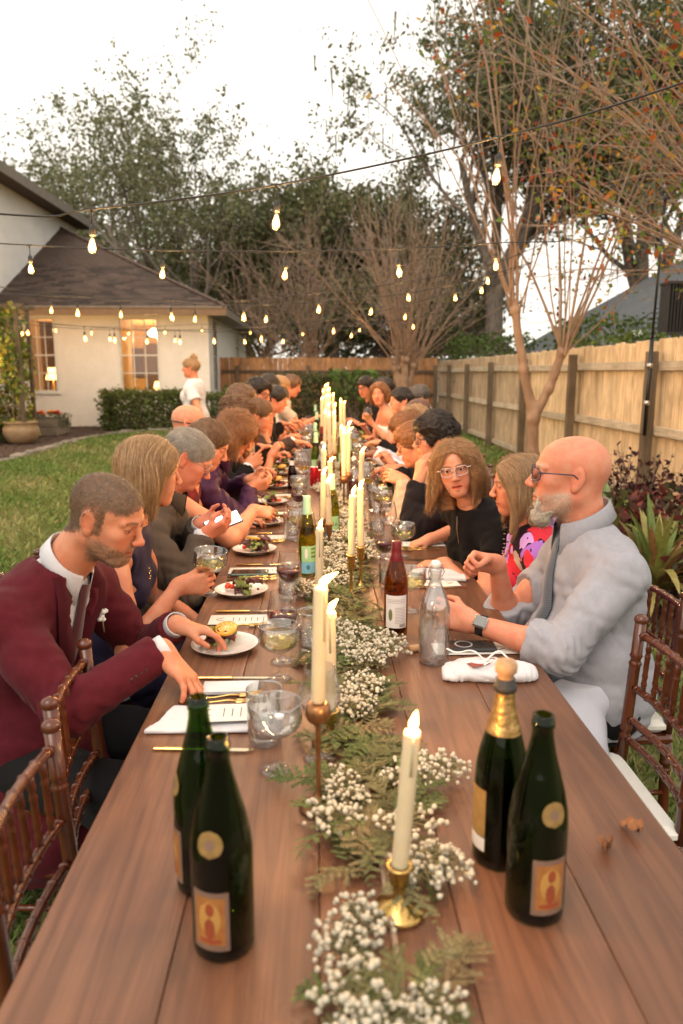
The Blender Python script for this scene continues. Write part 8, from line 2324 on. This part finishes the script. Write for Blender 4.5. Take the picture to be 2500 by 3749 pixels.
# --- right side
c = person(dict(NEAR, label='bald bearded man in a grey shirt and blue tie', pelvis=(.875, 2.24, .54), head=(.790, 2.30, 1.250), hs=1.08, fyaw=-96, hyaw=-78, pitch=-2, tone=(.66, .30, .19), sh=.195, bulk=1.22, belly=.07, neckoff=.06, shdrop=.075, bend=.03, brows=(.4, .33, .26), beard=((.55, .45, .36), .5), blush=.8, jaw=1.1, armk=.95, uparm=.30,
    hands=dict(L=dict(pos=(.462, 2.135, .826), dir=(-.80, .55, .12), palm=(.45, .75, -.3), curls=(.55, .8, .9, .95), thumb=.35, hint=(.35, -.75, -.6), sc=1.08), R=dict(pos=(.60, 2.42, .935), dir=(-.85, -.18, .16), palm=(-.1, -.8, -.5), curls=(1.0, 1.05, 1.05, 1.0), thumb=.75, hint=(.5, .4, -.8), sc=1.06)),
    top=dict(name='shirt', mat=GREYSH, t=.014, sleeve='roll', neck='crew', wr=.0032, wf=34, seed=12, vox=.0068, collar=dict(mat=GREYSH, h=.05, r=.080, open_=.5), neckw=.088, loose=.004, hem=-.07), pants=dict(mat=DARKT, t=.002),
    glasses=dict(mat=pmat('navy_frame', (.02, .022, .05), rough=.2), r=.0018, lens=glassmat('tinted_lens', (.72, .74, .88), thin=.08)), stubble=dict(mat=H_WHITE, n=1000, slen=.010, width=.0007, lift=.001), beardvol=dict(mat=H_WHITE, vol=.001, low=.020, n=2200, width=.0008, side=False, mous=False)))
front_strip(c, c['gar']['shirt'], 'necktie', striped('blue_tie', (.018, .028, .045), (.075, .10, .14), 70), [(.985, 0, .016), (.94, 0, .022), (.90, 0, .017), (.75, 0, .028), (.55, 0, .036), (.35, 0, .040), (.18, 0, .042), (.12, 0, .004)], c['root'], .008, .008)
e, w_ = c['E']['L'], c['W']['L']; d_ = nrm(w_ - e); q = w_ - d_ * .030; mq = Vector((0, 0, 1)).rotation_difference(Vector(d_)).to_matrix(); wt = empty('wristwatch', (0, 0, 0), 0, c['root'])
MB().lathe([(.0285, -.012), (.0325, -.012), (.0325, .012), (.0285, .012)], q - c['org'], 24, mq).build('strap', BKF, wt)
nrm_ = nrm(np.array((-.35, -.72, .60)) - d_ * (np.array((-.35, -.72, .60)) @ d_)); sd_ = np.cross(d_, nrm_); Mw = Matrix(np.stack([d_, sd_, nrm_], 1).tolist())
MB().bbox(tuple(q + nrm_ * .036 - c['org']), (.042, .037, .011), .004, Mw).build('case', pmat('watch_steel', (.45, .44, .42), metal=1, rough=.25), wt); MB().bbox(tuple(q + nrm_ * .0418 - c['org']), (.034, .029, .0012), .0004, Mw).build('dial', SCRB, wt)
f_ = c['gar']['shirt']
napk = np.array([(0, 0)])
lap = Field((.55, 1.72, .28), (.98, 2.22, .66), .007); lap.cap((.80, 2.08, .60), (.60, 2.02, .57), .075, .07, .05); lap.cap((.76, 1.99, .57), (.62, 1.95, .55), .06, .055, .05); lap.cap((.76, 1.92, .54), (.80, 1.86, .37), .04, .02, .06); lap.cap((.66, 1.92, .54), (.80, 1.84, .34), .03, .012, .06); lap.wrinkle(.006, 26, 4); V, Q = lap.nets()
tag(inst('napkin', fast_mesh('napkin', V - np.array((.72, 2.0, .5)), Q, True, None, [cloth('lap_napkin', (.48, .48, .54))]), None, (.72, 2.0, .5)), 'white napkin spread over the lap of the bald man', 'napkin', 'white napkins')
c = person(dict(NEAR, sex='f', label='woman in a red and purple floral dress with straight hair', pelvis=(.895, 2.80, .50), head=(.755, 2.76, 1.155), fyaw=-86, hyaw=-86, pitch=8, roll=-4, tone=FAIR2, sh=.185, bulk=1.18, bust=.5, armk=1.3, blush=.7, seed=6,
    hands=dict(L=dict(pos=(.60, 2.62, .68), dir=(-.8, .4, -.2), hint=(.3, -.7, -.6)), R=dict(pos=(.60, 2.9, .68))),
    top=dict(name='blouse', mat=FLOR, t=.012, sleeve='cap', neck='v', vdepth=.13, wr=.003, wf=34, vox=.0075), pants=dict(mat=BLACK),
    hair=dict(style='long', mat=H_DBL, length=.215, n=9000, width=.0006, t=.012, sidew=-.002, side_len=.19, vox=.004, noise=.0012, jit=.08, tuck=False, curl=.002, curlf=6)))
p_ = []
for u in np.linspace(-1, 1, 17): q, _n_ = front_point(c, c['gar']['blouse'], .93 - .17 * (1 - u * u), .07 * u, .008); p_.append(tuple(q - c['org']))
mb = MB()
for q in p_: mb.lathe([(.004, -.002), (.0065, 0), (.004, .002)], q, 8)
mb.build('necklace', pmat('rose_gold', (.6, .35, .28), metal=1, rough=.3), c['root'])
c = person(dict(NEAR, sex='f', label='woman with wavy hair and clear framed glasses facing the camera', pelvis=(.83, 3.26, .50), head=(.560, 3.02, 1.185), fyaw=-112, hyaw=-166, pitch=5, roll=12, tone=FAIR, sh=.175, bulk=1.08, bust=.4, mouth=.005, armk=1.12, lips=1.0, blush=.6, seed=7, ldown=-.35, hs=.90, brows=(.14, .08, .045), gaze=0,
    hands=dict(L=dict(pos=(.52, 2.98, .79), dir=(-.85, .3, -.1), hint=(.4, -.8, -.5)), R=dict(pos=(.52, 3.4, .80))),
    top=dict(name='blouse', mat=BLACK, t=.012, sleeve='cap', neck='crew', wr=.003, vox=.0075, neckw=.078), pants=dict(mat=DARKT),
    hair=dict(style='long', mat=H_R3, length=.20, n=10000, width=.00065, t=.010, sidew=.007, side_len=.17, vox=.004, noise=.003, jit=.07, tuck=False, curl=.012, curlf=10, part=-.01, hline=.092), glasses=dict(mat=CLF, r=.0024, w_=.027, h=.021)))
front_strip(c, c['gar']['blouse'], 'zip', pmat('zip_metal', (.5, .48, .45), metal=1, rough=.3), [(.93, 0, .003), (.85, 0, .003), (.74, 0, .003)], c['root'], .004, .002)
c = person(dict(MID, hvox=.0034, label='dark haired man in black resting his chin on his hand', pelvis=(.86, 3.84, .52), head=(.582, 3.72, 1.250), fyaw=-88, hyaw=-92, pitch=8, roll=-4, tone=FAIR, sh=.195, bulk=1.1, hands=dict(L=dict(pos=(.490, 3.62, 1.045), dir=(.12, .10, .9), palm=(.75, .4, .1), curls=(.45, .5, .6, .65), thumb=.2, hint=(-.45, -.35, -1.0)), R=dict(pos=(.47, 4.0, .80), dir=(-.9, .2, 0), curl=.4)),
    top=dict(name='shirt', mat=cloth('charcoal_shirt', (.014, .010, .011)), t=.018, sleeve='long', neck='crew', wr=.005, wf=36, collar=dict(mat=BLACK), vox=.008), pants=dict(mat=DARKT), hair=dict(style='curly', mat=H_DARK, t=.016, vol=.014, bang=.010, n=1200, slen=.045, curl=.004, curlf=6, width=.0018, length=.06, noise=.004), glasses=dict(mat=BKF, r=.0020)))
c = person(dict(MID, label='boy with glasses in a beige sweater with clasped hands', pelvis=(.80, 4.25, .50), head=(.540, 4.18, 1.175), hs=.95, fyaw=-88, hyaw=-88, pitch=18, tone=FAIR, sh=.165, bulk=.9, hands=dict(L=dict(pos=(.475, 4.05, .98), dir=(-.8, .3, .3), palm=(0, .7, -.4), curl=.6, thumb=.5), R=dict(pos=(.475, 4.2, .97), dir=(-.8, -.3, .3), palm=(0, -.7, -.4), curl=.6)), top=dict(name='sweater', mat=BEIGE, t=.018, sleeve='long', neck='crew'), pants=dict(mat=DARKT), hair=dict(style='short', mat=H_AUB, t=.016, bang=.014, vol=.006, n=900, slen=.04, length=.07, noise=.003), glasses=dict(mat=WIRE, r=.0012)))
c = person(dict(MID, label='boy with shaggy brown hair looking down in a black sleeve', pelvis=(.82, 4.72, .52), head=(.555, 4.62, 1.205), fyaw=-88, hyaw=-98, pitch=16, tone=TAN, sh=.18, hands=dict(L=dict(pos=(.50, 4.45, 1.0), dir=(-.85, .2, -.1), palm=(0, .6, -.6), curl=.6), R=dict(pos=(.46, 4.68, .97), dir=(-.8, -.2, 0), curl=.6)), top=dict(name='jumper', mat=BLACK, t=.018, sleeve='long', neck='crew'), pants=dict(mat=DARKT), hair=dict(style='mop', mat=H_AUB, t=.020, bang=.018, vol=.012, back=.03, n=1200, slen=.07, width=.002, length=.12, noise=.004, curl=.004, curlf=5)))
c = person(dict(FARQ, sex='f', hvox=.005, label='guest with long light brown hair behind the shaggy haired boy', pelvis=(.92, 5.28, .54), head=(.665, 5.22, 1.235), fyaw=-88, hyaw=-92, pitch=20, tone=FAIR2, sh=.175, hands=dict(L=dict(pos=(.50, 5.05, .95)), R=dict(pos=(.5, 5.4, .93))), top=dict(name='cardigan', mat=cloth('taupe_knit', (.20, .15, .12)), t=.018, sleeve='long', neck='crew'), pants=dict(mat=DARKT), hair=dict(style='long', mat=H_DBL, length=.2, n=700, width=.002, t=.016, side_len=.2, noise=.003, tuck=False)))
c = person(dict(FARQ, hvox=.005, label='dark skinned man with shaved head in a white shirt', pelvis=(1.0, 5.86, .56), head=(.765, 5.82, 1.265), fyaw=-88, hyaw=-84, pitch=12, tone=(.20, .105, .065), brows=None, sh=.2, buzz=((.06, .045, .035), .6), hands=dict(L=dict(pos=(.42, 5.62, .97), dir=(-.9, .1, -.1), curl=.4, hint=(.2, -.5, -.7)), R=dict(pos=(.45, 6.0, .95))), top=dict(name='shirt', mat=cloth('lilac_shirt', (.62, .58, .66)), t=.018, sleeve='long', neck='crew', collar=dict(mat=WHITE)), pants=dict(mat=DARKT)))
c = person(dict(FARQ, sex='f', hvox=.005, label='dark haired woman in a blue and black top', pelvis=(.96, 6.62, .62), head=(.715, 6.58, 1.33), fyaw=-95, hyaw=-108, pitch=4, tone=FAIR, sh=.175, bust=.3, hands=dict(L=dict(pos=(.52, 6.4, .98), dir=(-.9, .1, 0)), R=dict(pos=(.52, 6.75, .96))), top=dict(name='top', mat=BLUE, t=.014, sleeve='long', neck='v', vdepth=.12), jacket=dict(name='cardigan', mat=BLACK, t=.024, sleeve='long', neck='v', vdepth=.4, vw=.07), pants=dict(mat=DARKT), hair=dict(style='short', mat=H_DARK, t=.014, n=400, slen=.05, length=.2, noise=.002, ponytail=((0, -.10, 0), [((0, -.12, -.08), .03), ((0, -.10, -.16), .02)]))))
c = person(dict(FARQ, hvox=.005, label='grey haired man in a white shirt sitting back by the fence', pelvis=(1.16, 6.98, .62), head=(.915, 6.92, 1.345), fyaw=-88, hyaw=-96, pitch=14, tone=FAIR2, sh=.2, hands={}, top=dict(name='shirt', mat=WHITE, t=.018, sleeve='long', neck='crew', collar=dict(mat=WHITE)), pants=dict(mat=DARKT), hair=dict(style='short', mat=H_SALT, t=.010, n=400, slen=.03, length=.06, noise=.002)))
c = person(dict(FARQ, sex='f', hvox=.0045, avox=.006, label='bride in a strapless white gown holding an amber drink', pelvis=(.84, 7.80, .66), head=(.612, 7.68, 1.365), fyaw=-110, hyaw=-160, pitch=4, roll=5, tone=FAIR, sh=.165, bust=.4, lips=.8, hands=dict(L=dict(pos=(.52, 7.42, 1.08), dir=(-.5, -.1, .6), palm=(-.5, .6, .2), curl=.7), R=dict(pos=(.48, 7.75, 1.0))), top=dict(name='gown', mat=cloth('bridal_satin', (.72, .70, .68), rough=.5), t=.010, sleeve='none', neck='crew', strapless=True, wr=.002), pants=dict(name='skirt', mat=cloth('bridal_satin', (.72, .70, .68)), skirt=True, length=.8), hair=dict(style='long', mat=H_AUB, length=.14, n=600, width=.002, t=.012, tuck=True, side_len=.10, noise=.003, curl=.006, hline=.078)))
place('wineglass_white', 'stemmed glass of amber drink in the hand of the bride', .475, 7.36, 0, 'glass', 'stemmed glasses', z=1.03)
c = person(dict(FARQ, sex='f', hvox=.005, label='dark haired guest half hidden behind the bride', pelvis=(.93, 8.2, .68), head=(.70, 8.15, 1.40), fyaw=-90, hyaw=-80, pitch=6, tone=FAIR2, sh=.18, hands={}, top=dict(name='top', mat=WHITE, t=.014, sleeve='short', neck='crew'), pants=dict(mat=DARKT), hair=dict(style='short', mat=H_DARK, t=.022, n=300, slen=.05, length=.2, noise=.003, vol=.01)))
c = person(dict(FARQ, hvox=.0045, label='man in a dark suit and glasses at the far right end', pelvis=(.78, 8.76, .70), head=(.538, 8.70, 1.415), fyaw=-90, hyaw=-138, pitch=14, tone=FAIR2, sh=.2, hands=dict(L=dict(pos=(.45, 8.5, 1.0)), R=dict(pos=(.42, 8.85, 1.0))), top=dict(name='shirt', mat=WHITE, t=.008, sleeve='none', neck='crew', wr=0), jacket=dict(name='jacket', mat=DARKT, t=.024, sleeve='long', neck='v', vdepth=.28), pants=dict(mat=DARKT), hair=dict(style='short', mat=H_DARK, t=.016, n=400, slen=.04, length=.06, bang=.008, noise=.003), glasses=dict(mat=BKF, r=.0017)))
# --- the waitress on the lawn
c = person(dict(FARQ, sex='f', hvox=.0045, avox=.0055, legs='stand', label='waitress in a white shirt and grey apron walking on the lawn', pelvis=(-1.50, 9.0, 1.00), head=(-1.525, 9.0, 1.635), fyaw=-82, hyaw=-86, pitch=4, tone=FAIR2, sh=.17, bust=.35, bend=.01, stride=.2, hands=dict(L=dict(pos=(-1.60, 8.80, 1.02), dir=(-.6, .35, -.4), curl=.6, hint=(.6, -.5, -.4)), R=dict(pos=(-1.70, 9.15, .92), dir=(-.3, 0, -.9), curl=.5)),
    top=dict(name='shirt', mat=WHITE, t=.018, sleeve='short', neck='crew', wr=.004, hem=.02), pants=dict(name='apron_skirt', mat=cloth('apron_grey', (.25, .22, .19)), skirt=True, length=.35, t=.02), hair=dict(style='short', mat=H_BLOND, t=.010, n=600, slen=.06, length=.2, noise=.002, bun=(0, -.055, .135, .040))))
mb = MB(); mb.lathe([(.150, -.03), (.158, -.03), (.158, .03), (.150, .03)], tuple(np.array((-1.50, 9.0, 1.06)) - c['org']), 24, Matrix.Diagonal((1, .85, 1))); mb.build('apron_band', BLACK, c['root'])
# ------------------------------------------------------------------ chairs
chair(-.30, 1.19, -PI / 2 + .05, 'empty mahogany chiavari chair pushed in at the near left')
chair(-.365, 1.645, -PI / 2 + .10, 'empty mahogany chiavari chair pushed in beside the man in burgundy')
chair(.675, 1.77, PI / 2, 'empty mahogany chiavari chair pushed in at the near right')
chair(.90, 2.32, PI / 2 + .03, 'mahogany chiavari chair under the bald man in grey')
def seats(lst, side):
    for (x, y, who) in lst: chair(x, y, -PI / 2 if side < 0 else PI / 2, 'mahogany chiavari chair under ' + who, float(gz(y)))
seats([(-.86, 1.98, 'the man in the burgundy jacket'), (-.84, 2.56, 'the woman in the navy dress'), (-.86, 3.16, 'the grey haired man with the phone'), (-.84, 3.64, 'the woman with the ponytail'), (-.84, 4.22, 'the guest in purple'), (-1.06, 4.62, 'the bald man with the strap'), (-.84, 5.05, 'the curly haired man in black'), (-.78, 5.5, 'the woman in sage'), (-.82, 6.1, 'the man in the brown suit')], -1)
seats([(.96, 2.84, 'the woman in the floral dress'), (.92, 3.3, 'the woman in clear glasses'), (.96, 3.88, 'the dark haired man in black'), (.88, 4.32, 'the boy in beige'), (.88, 4.80, 'the shaggy haired boy'), (.98, 5.30, 'the guest with light brown hair'), (1.06, 5.90, 'the man with shaved head')], 1)
